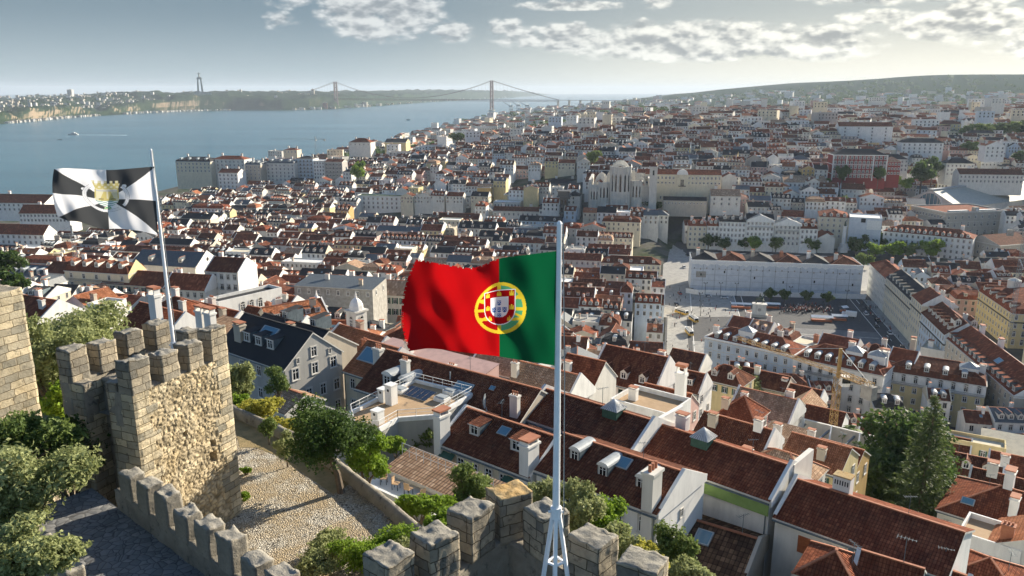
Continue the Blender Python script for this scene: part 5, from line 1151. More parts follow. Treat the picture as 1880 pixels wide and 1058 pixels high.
    # middle distance on the slope, right of the flagpole
    def q(px, py, D, ang, w, d, h, label, corner='FL', name='slope_house', wins=(0, 0), ch=(), dm=0, dk='gable', side=(0, 0), pty='', **kw):
        kw.setdefault('fine', True); bb = HB(px, py, D, ang, w, d, h, corner, **kw)
        wn = wins if wins[0] else (max(2, int(bb.w/2.4)), 2); bb.win('f', wn[0], wn[1], .9, 1.5, kind=('plain', 'shutter', 'dark')[int(px) % 3], skip=.1)
        if 'blank' not in label: sd2 = side if side[0] else (2, 2); bb.win('R', sd2[0], sd2[1], .85, 1.45, skip=.2)
        for c in ch: bb.chim(*c)
        if dm: bb.dormers(dm, dk, 1.0, .95)
        if pty: bb.party(pty, .35)
        bb.real(name, label, 'house'); return bb
    q(1088, 716, 115, -36, 7, 7.6, 7, 'off white house with a blank stained gable wall right of the flagpole', 'FR', roof='gable', rh=3.4, wm='off_white', rm='red', ch=((1.5, 1.4, 0, 1.2),))
    q(1082, 694, 142, -36, 13.5, 12, 8, 'broad brown roof with white edged ridge and small gabled dormers behind the stained gable', roof='gable', rh=5, wm='white', rm='brown', dm=3, pty='LR', ch=((11, 8, 0, 1.3),))
    q(925, 716, 104, -36, 10, 8, 6, 'weathered tan tiled roof with a small hatch left of the tall flagpole', roof='gable', rh=3, wm='off_white', rm='tan', pty='R', ch=((.5, 2, 1, 1.0, 0, 1.6),))
    q(1252, 766, 112, -36, 8, 6.5, 8, 'white and pale pink house with tall square chimney above the brown roofs', 'FR', roof='gable', rh=2.6, wm='pink', rm='red', wins=(2, 1), side=(2, 2), ch=((7.2, .8, 0, 1.5, 0, 3.4),))
    q(1318, 760, 122, -38, 6.2, 6.2, 7, 'brick red house with white framed windows and a hip roof', roof='hip', rh=3, wm='rose', rm='red', wins=(4, 1), side=(3, 1), ch=((.8, 1, 2, 1.2),))
    q(1338, 752, 136, -38, 11, 9, 7, 'tan roofed house with white skylights behind the brick red house', roof='gable', rh=3, wm='off_white', rm='tan', ch=((2, 2, 0, 1.2), (9, 6, 0, 1.3)), pty='LR')
    q(1222, 668, 190, -36, 9, 8, 8, 'white house with dark red gable roof by the tram street corner', roof='gable', rh=3, wm='white', rm='brown', side=(2, 2), pty='R', name='corner_house')
    q(1285, 694, 175, -38, 10, 8, 7, 'pale yellow house under a brown roof with two pale dormers', roof='hip', rh=3.2, wm='pale_yellow', rm='brown', dm=2, wins=(4, 1))
    q(1352, 700, 185, -38, 12, 8, 7, 'brown double roof below the long white blue facade', roof='gable', rh=2.6, wm='beige', rm='brown', ch=((4, 3, 0, 1.3),))
    q(1408, 728, 180, -38, 12, 8, 7, 'cream walled house with brown ridge roof beside the grey green tree', roof='gable', rh=3, wm='cream', rm='brown', ch=((3, 3, 0, 1.4),), pty='R')
    q(1440, 752, 165, -36, 7, 8, 7, 'house with a tan tiled gable facing the castle beyond the brick red house', roof='gabley', rh=3, wm='white', rm='tan', wins=(3, 2))
    q(1470, 772, 155, -36, 8, 7, 8, 'white house with many small windows next to the building site', roof='gable', rh=2.4, wm='white', rm='brown', wins=(4, 2), side=(3, 2))
    q(1390, 812, 116, -40, 7, 6, 6, 'low terraced house with white parapets before the building site', roof='shed', rh=1.6, wm='white', rm='tan', ch=((2, 3, 0, 1.2), (7, 4, 0, 1.1)))
    q(1432, 842, 100, -40, 8, 8, 7, 'yellow house with orange brown roof next to the yellow crane', roof='gable', rh=2.4, wm='pale_yellow', rm='orange', wins=(2, 1), side=(2, 1), ch=((5, 1.5, 2, 1.1),))
    q(1490, 845, 105, -40, 6, 7, 6, 'small ochre house crouching under the crane', roof='gable', rh=2, wm='ochre', rm='red', wins=(2, 1))
    q(1350, 858, 92, -40, 9, 7, 7, 'white house with a small tiled dome roof behind the long red brown roof', roof='hip', rh=2.4, wm='off_white', rm='tan', ch=((1, 1, 0, 1.2),))
    q(1270, 800, 100, -40, 10, 7, 7, 'narrow brown roof with zinc hatches behind the glazed lantern', roof='gable', rh=2.3, wm='white', rm='brown', ch=((2, 2, 2, 1.2), (8, 3, 0, 1.1)), pty='R')
    q(1120, 780 - 40, 104, -38, 9, 7, 6, 'flat roofed white annexe with stacked terraces behind the fire wall roof', roof='flat', rm='deck_tan', wm='white', ch=((2, 3, 0, 1.2),))
    q(1215, 708, 152, -36, 8, 7, 7, 'white house with brown roof and two boxy skylights', roof='gable', rh=3, wm='white', rm='brown', dm=2, dk='flat', pty='R')
    # cream houses below the yellow building
    q(1575, 798, 165, -32, 22, 7, 8, 'long low house with a brown roof and white parapet under the yellow building', roof='gable', rh=2.6, wm='white', rm='brown', ch=((4, 3, 0, 1.5),), pty='LR')
    q(1690, 800, 160, -30, 16, 5, 8, 'pale yellow blind wall with painted eyes and a cream shed roof', roof='flat', wm='pale_yellow', rm='w_cream')
    q(1800, 825, 165, -30, 14, 8, 8, 'shed with cream sheet roof and dark ridge behind the brown roofs', roof='shed', rh=2, wm='beige', rm='w_cream')
    q(1705, 858, 138, -32, 12, 7, 7, 'brown roof with three small gabled dormers beyond the dark tree', roof='gable', rh=2.6, wm='white', rm='brown', dm=3, ch=((12, 3, 0, 1.4),), pty='LR')
    q(1812, 868, 135, -32, 10, 8, 7, 'plain red roof with one small skylight at the right edge', roof='gable', rh=2.8, wm='off_white', rm='red', pty='L')
    q(1775, 898, 118, -36, 14, 7, 6, 'white house with long brown roof and skylight behind the white villa', roof='gable', rh=2.4, wm='white', rm='brown', ch=((3, 3, 0, 1.5),), pty='L')
    # left slope in front of the grid of streets
    L = [(118, 497, 320, -14, 235, 11, 16, 'mansard', 1.6, 'cream', 'brown', 5, 4, 5, 'pale four storey house with five white dormers and lit yellow gable side'),
         (185, 520, 315, -14, 330, 13, 10, 'gable', 4.5, 'cream', 'brown', 10, 2, 0, 'long cream house with black shutters under a plain brown roof'),
         (376, 498, 290, -12, 436, 14, 20, 'gable', 4.0, 'white', 'brown', 5, 5, 0, 'tall white five storey house with a blank white side wall'),
         (240, 485, 345, -13, 358, 18, 9, 'gable', 5.0, 'off_white', 'slate', 0, 0, 2, 'church with black roof and pedimented white front left of the tall white house'),
         (300, 530, 285, -12, 376, 12, 8, 'gable', 4.5, 'off_white', 'red', 6, 1, 0, 'low red roofed row with red doors joining the tall white house'),
         (10, 507, 330, -16, 75, 14, 9, 'gable', 4, 'white', 'slate', 0, 0, 4, 'white house with slate roof, small dormers and lit white gable'),
         (80, 500, 325, -16, 118, 12, 8, 'gable', 3.5, 'white', 'brown', 0, 0, 0, 'brown roof tucked beside the pale four storey house'),
         (540, 540, 262, -12, 625, 13, 9, 'gable', 4.2, 'off_white', 'brown', 0, 0, 0, 'rust brown roof next to the house with red shutters'),
         (622, 537, 255, -11, 690, 12, 10, 'gable', 4.0, 'off_white', 'brown', 5, 1, 0, 'house with red shutters between white windows under a rust brown roof'),
         (690, 541, 255, -11, 760, 12, 10, 'gable', 3.6, 'off_white', 'tan', 5, 2, 0, 'grey white house with arched upper windows beside the red shutters')]
    for (x, y, D, a, xr, d, h, rf, rh, wm, rm, nb, nf, nd, lab) in L:
        bb = HB(x, y, D, a, 10, d, h, 'FL', xr=xr, roof=rf, rh=rh, wm=wm, rm=rm)
        if nb: bb.win('f', nb, nf, 1.3, 2.1, 3.8, .8, 'shutter' if 'shutters' in lab else ('plain', 'french', 'plain', 'plain'))
        if nd: bb.dormers(nd, 'zinc' if 'slate' in lab else 'gable', .8 if rf == 'mansard' else 2.0, 1.25)
        if 'yellow gable' in lab:
            bb.balcony(3.8, 2, bb.w - 2); gv = MB(); gv.poly([(0, 0, 0), (0, bb.d, 0), (0, bb.d*.5, 5.2)], 'w_pale_yellow'); gv.box(-.3, -.01, .1, bb.d - .1, -4, 0, 'w_pale_yellow'); bb.extra('gable', gv, bb.w + .03, 0, bb.h)
        if 'blank' in lab or 'lit white' in lab or 'red roofed' in lab or 'long cream' in lab: bb.party('LR', .4)
        if 'church' in lab:
            wv = MB(); wv.poly([(0, 0, -.5), (0, bb.d, -.5), (0, bb.d, 0), (0, bb.d/2, 6), (0, 0, 0)], 'w_white'); bb.extra('pediment', wv, bb.w + .4, 0, bb.h); oc = MB(); oc.poly([(0, .9*math.cos(t), .9*math.sin(t)) for t in [i*math.pi/6 for i in range(12)]], 'dark'); bb.extra('oculus', oc, bb.w + .45, bb.d/2, bb.h + 2)
        bb.chim(bb.w*.15, bb.d*.6, 0, 1.6).chim(bb.w*.8, bb.d*.65, 1, 1.6); bb.real('town_house', lab, 'house')
    K = [(0, 580, 150, -25, 11, 10, 'gable', 3, 'white', 'red', 'red roof half hidden by the honey coloured castle tower'), (112, 562, 160, -25, 9, 8, 'gabley', 2.6, 'white', 'orange', 'white house with lit orange roofs above the spreading pale green tree'),
         (160, 563, 150, -20, 5, 5, 'flat', 1, 'white', 'deck_tan', 'small white flat roofed house with little windows above the tree'), (212, 606, 118, -34, 12, 9, 'gable', 3.4, 'beige', 'red', 'dark red roof with a tall white chimney right behind the castle tower'),
         (255, 578, 138, -30, 11, 9, 'hip', 3, 'cream', 'red', 'red hip roof before the long cream house with black shutters'), (318, 590, 140, -34, 14, 9, 'gable', 2.8, 'white', 'red', 'red roof crossed by the pole of the black and white flag'),
         (335, 620, 108, -34, 8, 7, 'shed', 1.5, 'white', 'tan', 'white walled terrace house with paired chimneys beside the castle tower'), (430, 592, 160, -30, 17, 8, 'gable', 2.6, 'white', 'brown', 'dark red wing of the courtyard house with arched white gallery'),
         (462, 560, 185, -28, 11, 8, 'gable', 2.4, 'white', 'brown', 'brown courtyard roof behind the arched white gallery'), (495, 598, 155, 36, 13, 8, 'gable', 2.8, 'cream', 'orange', 'lit orange roof with white dormers along a curving cream house'),
         (572, 655, 134, -40, 13, 13, 'gable', 4.5, 'white', 'orange', 'church nave with orange roof in front of the twin bell towers'), (696, 624, 150, -30, 9, 8, 'hip', 2.6, 'off_white', 'brown', 'brown hip roof tucked against the red flag cloth'),
         (655, 660, 118, -36, 22, 8, 'shed', 1.4, 'pink', 'w_pink', 'pale pink flat topped roof strip behind the blue skylight'), (540, 525, 240, -12, 26, 12, 'shed', 1, 'concrete', 'slate', 'grey roof with sloping glass panels behind the bell towers'),
         (400, 560, 170, 52, 17, 5, 'flat', 1, 'white', 'dark', 'white gallery with three dark arches on the courtyard'), (790, 655, 130, -36, 16, 9, 'gable', 3, 'pink', 'red', 'pink house with white windows half hidden under the red flag'),
         (860, 672, 122, -36, 12, 8, 'gable', 2.6, 'off_white', 'tan', 'off white house with tan roof just under the flag emblem')]
    for i, (x, y, D, a, w, d, rf, rh, wm, rm, lab) in enumerate(K):
        bb = HB(x, y, D, a, w, d, 8, 'FL', roof=rf, rh=rh, wm=wm, rm=rm, fine=D < 175)
        if 'three dark arches' in lab: bb.win('f', 3, 1, 1.1, 1.6, 3, 1.2, 'round', 5)
        else: bb.win('f', max(2, int(w/3)), 1, .9, 1.5)
        bb.win('R', 2, 1, .9, 1.5)
        if 'tall white chimney' in lab: bb.chim(w*.7, 2, 0, 1.7, 0, 2.4)
        elif 'paired' in lab: bb.chim(2, 2, 0, 1.5, 0, 1.8).chim(4, 2, 0, 1.5, 0, 1.8)
        elif rf != 'flat': bb.chim(w*.3, d*.62, i, 1.3).chim(w*.8, d*.3, i + 1, 1.2)
        if 'dormers' in lab: bb.dormers(5, 'flat', 1, .8)
        if rf == 'gable': bb.party('R' if i % 2 else 'LR', .3)
        bb.real('slope_house', lab, 'house')
    # twin bell towers
    for px, py, D, lab in ((583, 580, 176, 'white bell tower with rounded cap, farther one behind the orange church roof'), (655, 588, 158, 'white bell tower with rounded cap, nearer one before the orange church roof')):
        p = PD(px, py, D); z0 = p.z - 9; r = empty('bell_tower', (p.x, p.y, z0), R(-38), lab, 'bell tower', 'twin bell towers')
        m = MB(); m.box(-1.5, 1.5, -1.5, 1.5, -6, 11, 'w_off_white', 't'); m.box(-1.75, 1.75, -1.75, 1.75, 6.3, 6.6, 'trim'); m.box(-1.8, 1.8, -1.8, 1.8, 11, 11.35, 'trim'); m.build('wall', r)
        m = MB(); pr = [(1.55, 11.35), (1.5, 12.2), (1.15, 13.0), (.7, 13.5), (.3, 13.8), (.12, 14.8), (.0, 15.4)]
        for (r0, z_0), (r1, z_1) in zip(pr[:-1], pr[1:]):
            for k in range(8): a0, a1 = (k + .5)*math.pi/4, (k + 1.5)*math.pi/4; m.poly([(r0*math.cos(a0), r0*math.sin(a0), z_0), (r0*math.cos(a1), r0*math.sin(a1), z_0), (r1*math.cos(a1), r1*math.sin(a1), z_1), (r1*math.cos(a0), r1*math.sin(a0), z_1)], 'w_white')
        m.build('roof', r, True)
        for k in range(4):
            o = inst('window', shared('window', 'win_round_dk', WIN['round']), r, (1.51*math.sin(k*R(90)), -1.51*math.cos(k*R(90)), 7.2), k*R(90), (.9, 1, 2.2))
mat('solar', (.012,.02,.04), (.02,.03,.06), 3, .2, spec=.7)
near_houses()
# ------------------------------------------------------------------ the square and the large buildings round it
def square():
    def sheet(name, pts, z, key, st_=True):
        b = MB(); b.poly([(*(xy(*p) if st_ else p), z) for p in pts], key); tag(b.build(name), kind='structure')
    sheet('square_road', [(1, 255), (126, 255), (126, 640), (1, 640)], 13.10, 'asphalt')
    sheet('square_paving', [(44, 318), (104, 318), (104, 404), (44, 404)], 13.20, 'paving_dark')
    sheet('pavement', [(112, 300), (123, 300), (123, 470), (112, 470)], 13.18, 'paving')
    sheet('pavement', [(2, 255), (12, 255), (12, 600), (2, 600)], 13.18, 'paving')
    sheet('tram_street', [(14, 255), (40, 255), (40, 372), (14, 372)], 13.16, 'paving')
    for s in (19, 20.5, 27, 28.5): sheet('tram_rail', [(s, 255), (s + .12, 255), (s + .12, 372), (s, 372)], 13.165, 'steel_grey')
    sheet('square_paving', [(-2, 410), (40, 420), (40, 500), (-2, 640)], 13.15, 'paving')
    for s in (14.5, 39.5, 43.5, 104.5, 111.5): sheet('kerb', [(s, 262), (s + .35, 262), (s + .35, 470), (s, 470)], 13.24, 'w_white')
    for t in (322, 345, 368, 391, 414, 437, 460): sheet('lane_marking', [(107.8, t), (108.2, t), (108.2, t + 9), (107.8, t + 9)], 13.125, 'white_paint')
    for i in range(9): sheet('zebra_crossing', [(45 + i*1.6, 406.5), (45.8 + i*1.6, 406.5), (45.8 + i*1.6, 411), (45 + i*1.6, 411)], 13.125, 'white_paint')
    for k in range(7): sheet('paving_band', [(45, 321 + k*12), (103, 321 + k*12), (103, 322.2 + k*12), (45, 322.2 + k*12)], 13.205, 'paving')
    sheet('rossio_paving', [(36, 492), (126, 492), (250, 470), (260, 560), (36, 590)], 13.22, 'paving')
square()
def world_row(p, ang, specs):
    """houses side by side along one front line, starting at point p (front left, eave level ignored)"""
    d = Vector((math.cos(R(ang)), math.sin(R(ang)), 0)); out = []
    for w, dep, z0, h, kw in specs:
        b = Bld(p.x, p.y, z0, R(ang), w, dep, h, **kw); claim(b); out.append(b); p = p + d * w
    return out
def big_blocks():
    b = HB(1294, 621, 307, -41, 10, 15, 20, xr=1456, roof='hip', rh=4.6, wm='pale_blue', rm='red'); n = 9
    b.win('f', n, 4, 1.25, 2.2, 4.0, 1.2, m=.8); b.dormers(8, 'zinc', 1.2, 1.25, 2.5); b.band(.1, 'white_paint', .25, .9); b.band(4.4); lt = MB(); lt.box(-3, 3, -2, 2, -2, 1, 'w_white', 'd')
    for k in range(4): c = [(-3.2, -2.2), (3.2, -2.2), (3.2, 2.2), (-3.2, 2.2)]; lt.poly([(*c[k], 1), (*c[(k+1) % 4], 1), (0, 0, 3)], 'zinc')
    b.extra('roof_lantern', lt, b.w*.42, 6, b.h + 4); b.chim(b.w*.05, 6, 0, 2).chim(b.w*.75, 9, 1, 2); b.real('long_building', 'long white and pale blue building with eight zinc dormers in one line', 'building')
    b = HB(1456, 657, 283, -39, 10, 17, 22, xr=1622, roof='hip', rh=5.2, wm='white', rm='red')
    b.win('f', 8, 4, 1.3, 2.4, 4.2, 1.3, ('french', 'plain', 'french', 'plain'), m=.8); b.dormers(7, 'zinc', 1.3, 1.3, 2.5); b.balcony(4.6, .5, b.w - .5); b.band(.2, 'trim', .3, .4); b.band(4.5)
    for u in (.62, .86): b.extra('roof_lantern', lt, b.w*u, 8, b.h + 4)
    b.chim(b.w*.55, 11, 0, 2.2).chim(b.w*.93, 9, 0, 2.2, 0, 1.8); b.real('long_building', 'white building with hooded windows and balcony behind the yellow tower crane', 'building')
    b = HB(1627, 681, 274, -30, 10, 18, 17, xr=1811, roof='mansard', rh=2.6, wm='pale_yellow', rm='brown')
    up = MB(); up.box(-.12, b.w + .12, -.12, b.d + .12, b.h - 4.0, b.h - .02, 'w_white', ''); b.extra('upper_storey', up)
    b.win('f', 8, 1, 1.3, 2.2, 4.0, .9, 'round'); b.win('f', 8, 3, 1.3, 2.0, 4.0, 5.0); b.win('R', 4, 4, 1.3, 2.0, 4.0, .9)
    for i in range(len(b.bits)):
        nm, k, mb_, M = b.bits[i]
        if k == 'win_round': b.bits[i] = (nm, k, mb_, Matrix.Translation((0, -.14, 0)) @ M)
    b.balcony(4.1, .2, b.w - .2); b.dormers(4, 'zinc', .6, 1.2, 4); b.extra('roof_lantern', lt, b.w*.82, 6, b.h + 3.4); b.chim(b.w*.95, 7, 0, 2)
    b.real('mansard_building', 'pale yellow corner building with white upper storey and mansard roof under the dark fir', 'building')
    o_ = PD(1300, 621, 307); v_ = Vector((math.sin(R(41)), math.cos(R(41)), 0)); rr2 = random.Random(2)
    lab2 = ('red roofed house end behind the eight dormer building', 'low tan roof with white attic windows behind the eight dormer building', 'brown roof with cream attic behind the middle of the eight dormer building', 'white terraced roof behind the right of the eight dormer building', 'plain red roof facing the square behind the hooded white building', 'brown hip roof facing the square beside the plain red one', 'small red roof with tall white chimney at the square corner')
    spec = [(9, 'gable', 'red'), (9, 'gable', 'tan'), (10, 'mansard', 'brown'), (10, 'flat', 'w_cream'), (14, 'gable', 'red'), (12, 'hip', 'brown'), (9, 'gable', 'red')]
    rw = world_row(Vector((o_.x, o_.y, 0)) + v_*16.5, -40, [(w_, 11, 13, rr2.uniform(18.5, 20.5), dict(roof=rf_, rh=3.4 if rf_ != 'mansard' else 1.5, wm='white', rm=rm_)) for w_, rf_, rm_ in spec])
    for i, b in enumerate(rw): b.win('b', 4, 3, 1.2, 2, 4, 1); b.dormers(2, 'gable', 1.2, 1.3) if i in (1, 2, 5) else None; b.chim(b.w*.7, 7, i, 1.8, 0, 2.2 if i == 6 else 1.3); b.party('LR', .4); b.real('square_row', lab2[i], 'building')
    fl = HB(1690, 640, 318, -39, 26, 16, 10, roof='flat', wm='off_white', rm='w_cream'); fl.chim(3, 4, 0, 2); fl.real('flat_roof_block', 'pale flat roofed block between the hooded white building and the street', 'building')
    b = HB(1734, 619, 315, -100, 67, 17, 17, roof='gable', rh=6, wm='beige', rm='red'); b.win('f', 16, 4, 1.2, 2.0, 3.9, 1.0); b.dormers(15, 'flat', .9, 1.35, 1.0); b.band(.15, 'trim', .3, .35); b.party('R', .5); b.sky(40, 5, 4, 2)
    for u in (10, 28, 52): b.chim(u, 10, 0, 2.3)
    b.real('street_block', 'long beige block with a row of dark boxed dormers along the right hand street', 'building')
    p = PD(1597, 482, 453); z0 = 13
    row = world_row(p, -102.2, [(40, 14, z0, 18.5, dict(roof='hip', rh=4, wm='off_white', rm='red')), (50, 14, z0, 19.5, dict(roof='gable', rh=4.5, wm='cream', rm='dark')), (18, 15, z0, 22, dict(roof='gable', rh=4.5, wm='cream', rm='red')), (35, 16, z0, 18.5, dict(roof='gable', rh=5.5, wm='pale_blue', rm='brown'))])
    labs = ('off white corner building with small red hip roof beside the wrapped facade', 'green white row with boxed dormers and long iron balcony above the square', 'tall cream building with plain red roof rising from the row by the square', 'row end with white gabled dormers and brown roof nearest the right hand street')
    for i, b in enumerate(row):
        b.win('f', max(4, int(b.w/3.2)), 4, 1.2, 2.1, 4.0, 1.0); b.band(4.6, 'iron', .35, .5) if i else None
        if i == 1: b.dormers(7, 'flat', .8, 1.3)
        if i == 3: b.dormers(6, 'gable', 2.0, 1.3); b.dormers(2, 'gable', 1.8, 1.7, 2, 'R'); b.win('R', 4, 2, 1.2, 2.1, 4, 1)
        b.chim(b.w*.3, 9, 0, 2).chim(b.w*.8, 9, 1, 2); b.party('R', .5) if i in (1, 2) else None
        b.real('square_row', labs[i], 'building')
    b = HB(1797, 534, 0, -102, 44, 34, 17, z=30, roof='mansard', rh=4.5, wm='pale_yellow', rm='red'); b.win('f', 12, 4, 1.2, 2.0, 4.0, .9); b.win('R', 9, 4, 1.2, 2.0, 4.0, .9, 'round'); b.band(4.4, 'iron', .35, .5); b.dormers(5, 'gable', .6, 1.3)
    tk = MB(); tk.tube([(0, 0, -3), (0, 0, 3.5), (0, 0, 4.6)], [3, 3, .6], 'w_off_white', 12); b.extra('water_tank', tk, 10, 12, b.h + 5); b.real('mansard_building', 'greenish yellow corner block with a round roof tank at the right edge', 'building')
    # the wrapped building
    b = HB(1270, 480, 461, -9.4, 10, 25, 18.5, xr=1585, roof='flat', wm='wrap', rm='dark'); W_ = b.w
    fr = MB(); n = 26
    for i in range(n): x0 = i*W_/n; fr.poly([(x0, -.08, b.h + .9), (x0, -.08, b.h - 1.2), (x0 + W_/n*.5, -.22, b.h - 1.6 - .5*(i % 3)), (x0 + W_/n, -.08, b.h - 1.2), (x0 + W_/n, -.08, b.h + .9)], 'white_paint')
    fr.box(-.2, W_ + .2, -.1, .4, b.h + .7, b.h + .95, 'white_paint'); b.extra('top_sheet', fr)
    mb_ = MB()
    for i in range(1, 14): x = i*W_/14; mb_.box(x - .09, x + .09, -.1, -.01, .2, b.h - 1.6, 'steel_grey', 'b')
    for k in range(1, 5): mb_.box(0, W_, -.09, -.01, k*b.h/5.2, k*b.h/5.2 + .1, 'concrete', 'b')
    for i in range(27): mb_.box(W_*(i + .5)/27 - .35, W_*(i + .5)/27 + .35, -.13, -.01, b.h - 4.4 - .5*(i % 2), b.h - 3.4 - .5*(i % 2), 'concrete' if i % 3 else 'steel_grey', 'b')
    for (x, z_) in ((.06, 10), (.2, 12), (.38, 9), (.55, 7), (.73, 8), (.95, 7)): mb_.box(W_*x - .4, W_*x + .4, -.14, -.01, z_, z_ + 1.4, 'dark', 'b')
    mb_.box(W_*.03, W_*.09, -.13, -.01, 9, 12.6, 'concrete', 'b'); b.extra('scaffold_sheet_seam', mb_)
    hx = [0, .16, .33, .5, .66, .82, 1]
    for i in range(6):
        h_ = Bld(0, 0, 0, 0, (hx[i+1]-hx[i])*W_ - .6, 21, .1, roof='hip', rh=3.6, wm='off_white', rm=('dark', 'brown', 'dark', 'brown', 'dark', 'brown')[i]); b.extra('roof', h_.top, hx[i]*W_ + .3, 2, b.h + .35)
        b.chim(hx[i]*W_ + 4, 9, i, 2, 0, 2.2)
    b.real('wrapped_building', 'long building wrapped in pale grey scaffold sheeting facing the square', 'building')
    hd = MB(); p0 = b.M @ Vector((-3, -7, 0)); p1 = b.M @ Vector((W_ + 2, -5, 0)); m_ = b.M @ Vector((4, -10, 0))
    hd.bar(Vector((p0.x, p0.y, 14.6)), Vector((m_.x, m_.y, 14.6)), .12, 'white_paint', 3.0); hd.bar(Vector((m_.x, m_.y, 14.6)), Vector((p1.x, p1.y, 14.6)), .12, 'white_paint', 3.0); tag(hd.build('site_hoarding'), 'long white site hoarding in front of the wrapped building', 'hoarding')
    # rows on the far side of the next square
    R_ = [(1264, 415, 590, 1298, 14, 17, 'mansard', 1.8, 'cream', 'red', 4, 4, 2, 'cream corner building with red mansard on the left of the far square row'), (1299, 415, 587, 1320, 14, 17, 'mansard', 1.8, 'white', 'red', 3, 4, 2, 'narrow white building with red mansard next to the cream corner building'),
          (1321, 407, 584, 1370, 14, 19, 'mansard', 1.6, 'white', 'dark', 7, 4, 3, 'white building with dark mansard and three dormers on the far square row'), (1371, 405, 581, 1422, 16, 20, 'gable', 4, 'white', 'dark', 7, 4, 0, 'white hotel like building crowned by a triangular pediment'),
          (1423, 412, 577, 1470, 14, 18, 'hip', 3, 'off_white', 'slate', 6, 4, 0, 'off white building with flat slate roof right of the pediment'), (1470, 420, 573, 1502, 14, 16, 'mansard', 1.5, 'white', 'brown', 4, 3, 2, 'last white building of the far square row with brown mansard')]
    for x, y, D, xr, d, h, rf, rh, wm, rm, nb, nf, nd, lab in R_:
        b = HB(x, y, D, -9.5, 10, d, h, xr=xr, roof=rf, rh=rh, wm=wm, rm=rm); b.win('f', nb, nf, 1.4, 2.2, 4.0, 1.0)
        if nd: b.dormers(nd, 'gable', .7, 1.4)
        if 'pediment' in lab: pm = MB(); c = b.w/2; pm.prism([(c - 10, -.5), (c + 10, -.5), (c + 10, 4), (c - 10, 4)], -1, .3, 'w_white'); pm.poly([(c - 10.5, -.55, .3), (c + 10.5, -.55, .3), (c, -.55, 4.4)], 'w_white'); pm.poly([(c - 10.5, -.55, .3), (c, -.55, 4.4), (c, 8, 4.4), (c - 10.5, 8, .3)], 'slate'); pm.poly([(c + 10.5, 8, .3), (c, 8, 4.4), (c, -.55, 4.4), (c + 10.5, -.55, .3)], 'slate'); b.extra('pediment', pm, 0, 0, b.h); b.balcony(5, 1, b.w - 1); b.band(.2, 'trim', .3, .4)
        b.chim(b.w*.2, d*.6, 0, 2).chim(b.w*.85, d*.6, 1, 2); b.real('square_house', lab, 'building')
    b = HB(1505, 398, 592, -18, 10, 30, 20, xr=1560, roof='hip', rh=4, wm='cream', rm='red'); b.win('f', 5, 4, 1.3, 2.1, 4, 1.2); b.win('L', 9, 4, 1.3, 2.1, 4, 1.2); b.dormers(4, 'gable', .9, 1.4); b.real('square_house', 'cream house with sunlit side wall left of the grey boxed facade', 'building')
    b = HB(1560, 400, 580, -22, 10, 20, 24, xr=1620, roof='flat', wm='wrap', rm='w_white'); sg = MB(); sg.box(b.w*.55, b.w - .5, -.12, -.01, b.h - 8, b.h - 1, 'white_paint', 'b'); sg.box(b.w*.36, b.w*.5, -.13, -.01, b.h - 3, b.h, 'dark', 'b'); b.extra('scaffold_sheet', sg); b.real('wrapped_building', 'smaller grey boxed building with a white sheet and flat white roof', 'building')
    b = HB(1622, 424, 575, -36, 10, 20, 18, xr=1787, roof='hip', rh=4.5, wm='white', rm='red'); b.win('f', 16, 4, 1.3, 2.1, 4, 1.2); b.dormers(14, 'gable', .8, 1.3, 1.5)
    for u in (.1, .35, .6, .85): b.chim(b.w*u, 12, 0, 2.2)
    b.real('long_building', 'long white building with red hip roof and many small dormers behind the square trees', 'building')
    # station and its shed
    b = HB(1737, 392, 620, 12, 10, 40, 22, xr=1847, roof='flat', wm='stone', rm='f_red'); b.win('f', 8, 1, 2.6, 3.4, 6, 15.5, 'round'); b.win('f', 9, 1, 2.0, 2.6, 6, 8.6, 'round'); b.win('f', 9, 1, 1.4, 2.6, 6, 2.4); b.win('L', 12, 1, 1.4, 2.6, 6, 2.4); b.band(.1, 'trim', .5, 1.0); b.band(7.6)
    tw_ = MB(); tw_.box(-2, 2, -.4, 3, -1, 4, 'w_stone', 'd'); tw_.box(-1.2, 1.2, -.6, -.41, 1, 3.2, 'white_paint'); b.extra('clock_gable', tw_, b.w*.5, 0, b.h); gr = MB(); gr.box(6, b.w*.42, 3, 6, .1, 1.4, 'glass_blue', 'd', 'white_paint'); gr.box(b.w*.6, b.w - 6, 3, 6, .1, 1.4, 'glass_blue', 'd', 'white_paint'); b.extra('skylight', gr, 0, 0, b.h); b.real('railway_station', 'ornate stone station with horseshoe arches and rows of windows', 'station')
    mat('shed_roof', (.42,.42,.36), (.33,.34,.3), .3, .7)
    sp_ = PD(1655, 369, 735); b = Bld(sp_.x, sp_.y, sp_.z - 16, R(-58), 54, 165, 16, roof='gabley', rh=13, wm='off_white', rm='shed_roof', ov=1.0); claim(b); aw = MB(); pts = [(12*math.cos(t), 14*math.sin(t)) for t in [i*math.pi/10 for i in range(11)]]
    aw.poly([(27 + x, -.15, 2 + z) for x, z in pts], 'glass_blue')
    for i in range(1, 10): aw.bar((27 + pts[i][0], -.2, 2 + pts[i][1]), (27 + pts[i][0], -.2, 2), .35, 'w_white')
    for i in range(10): aw.bar((27 + pts[i][0]*1.06, -.3, 2 + pts[i][1]*1.06), (27 + pts[i+1][0]*1.06, -.3, 2 + pts[i+1][1]*1.06), .9, 'w_white')
    b.extra('arched_window', aw, 0, 0, b.h - 6); rd = MB(); rd.box(25, 29, -1, 166, b.h + 12.6, b.h + 13.8, 'zinc')
    b.extra('roof_vent', rd); b.real('train_shed', 'big pale train shed with arched window in its gable behind the station', 'station')
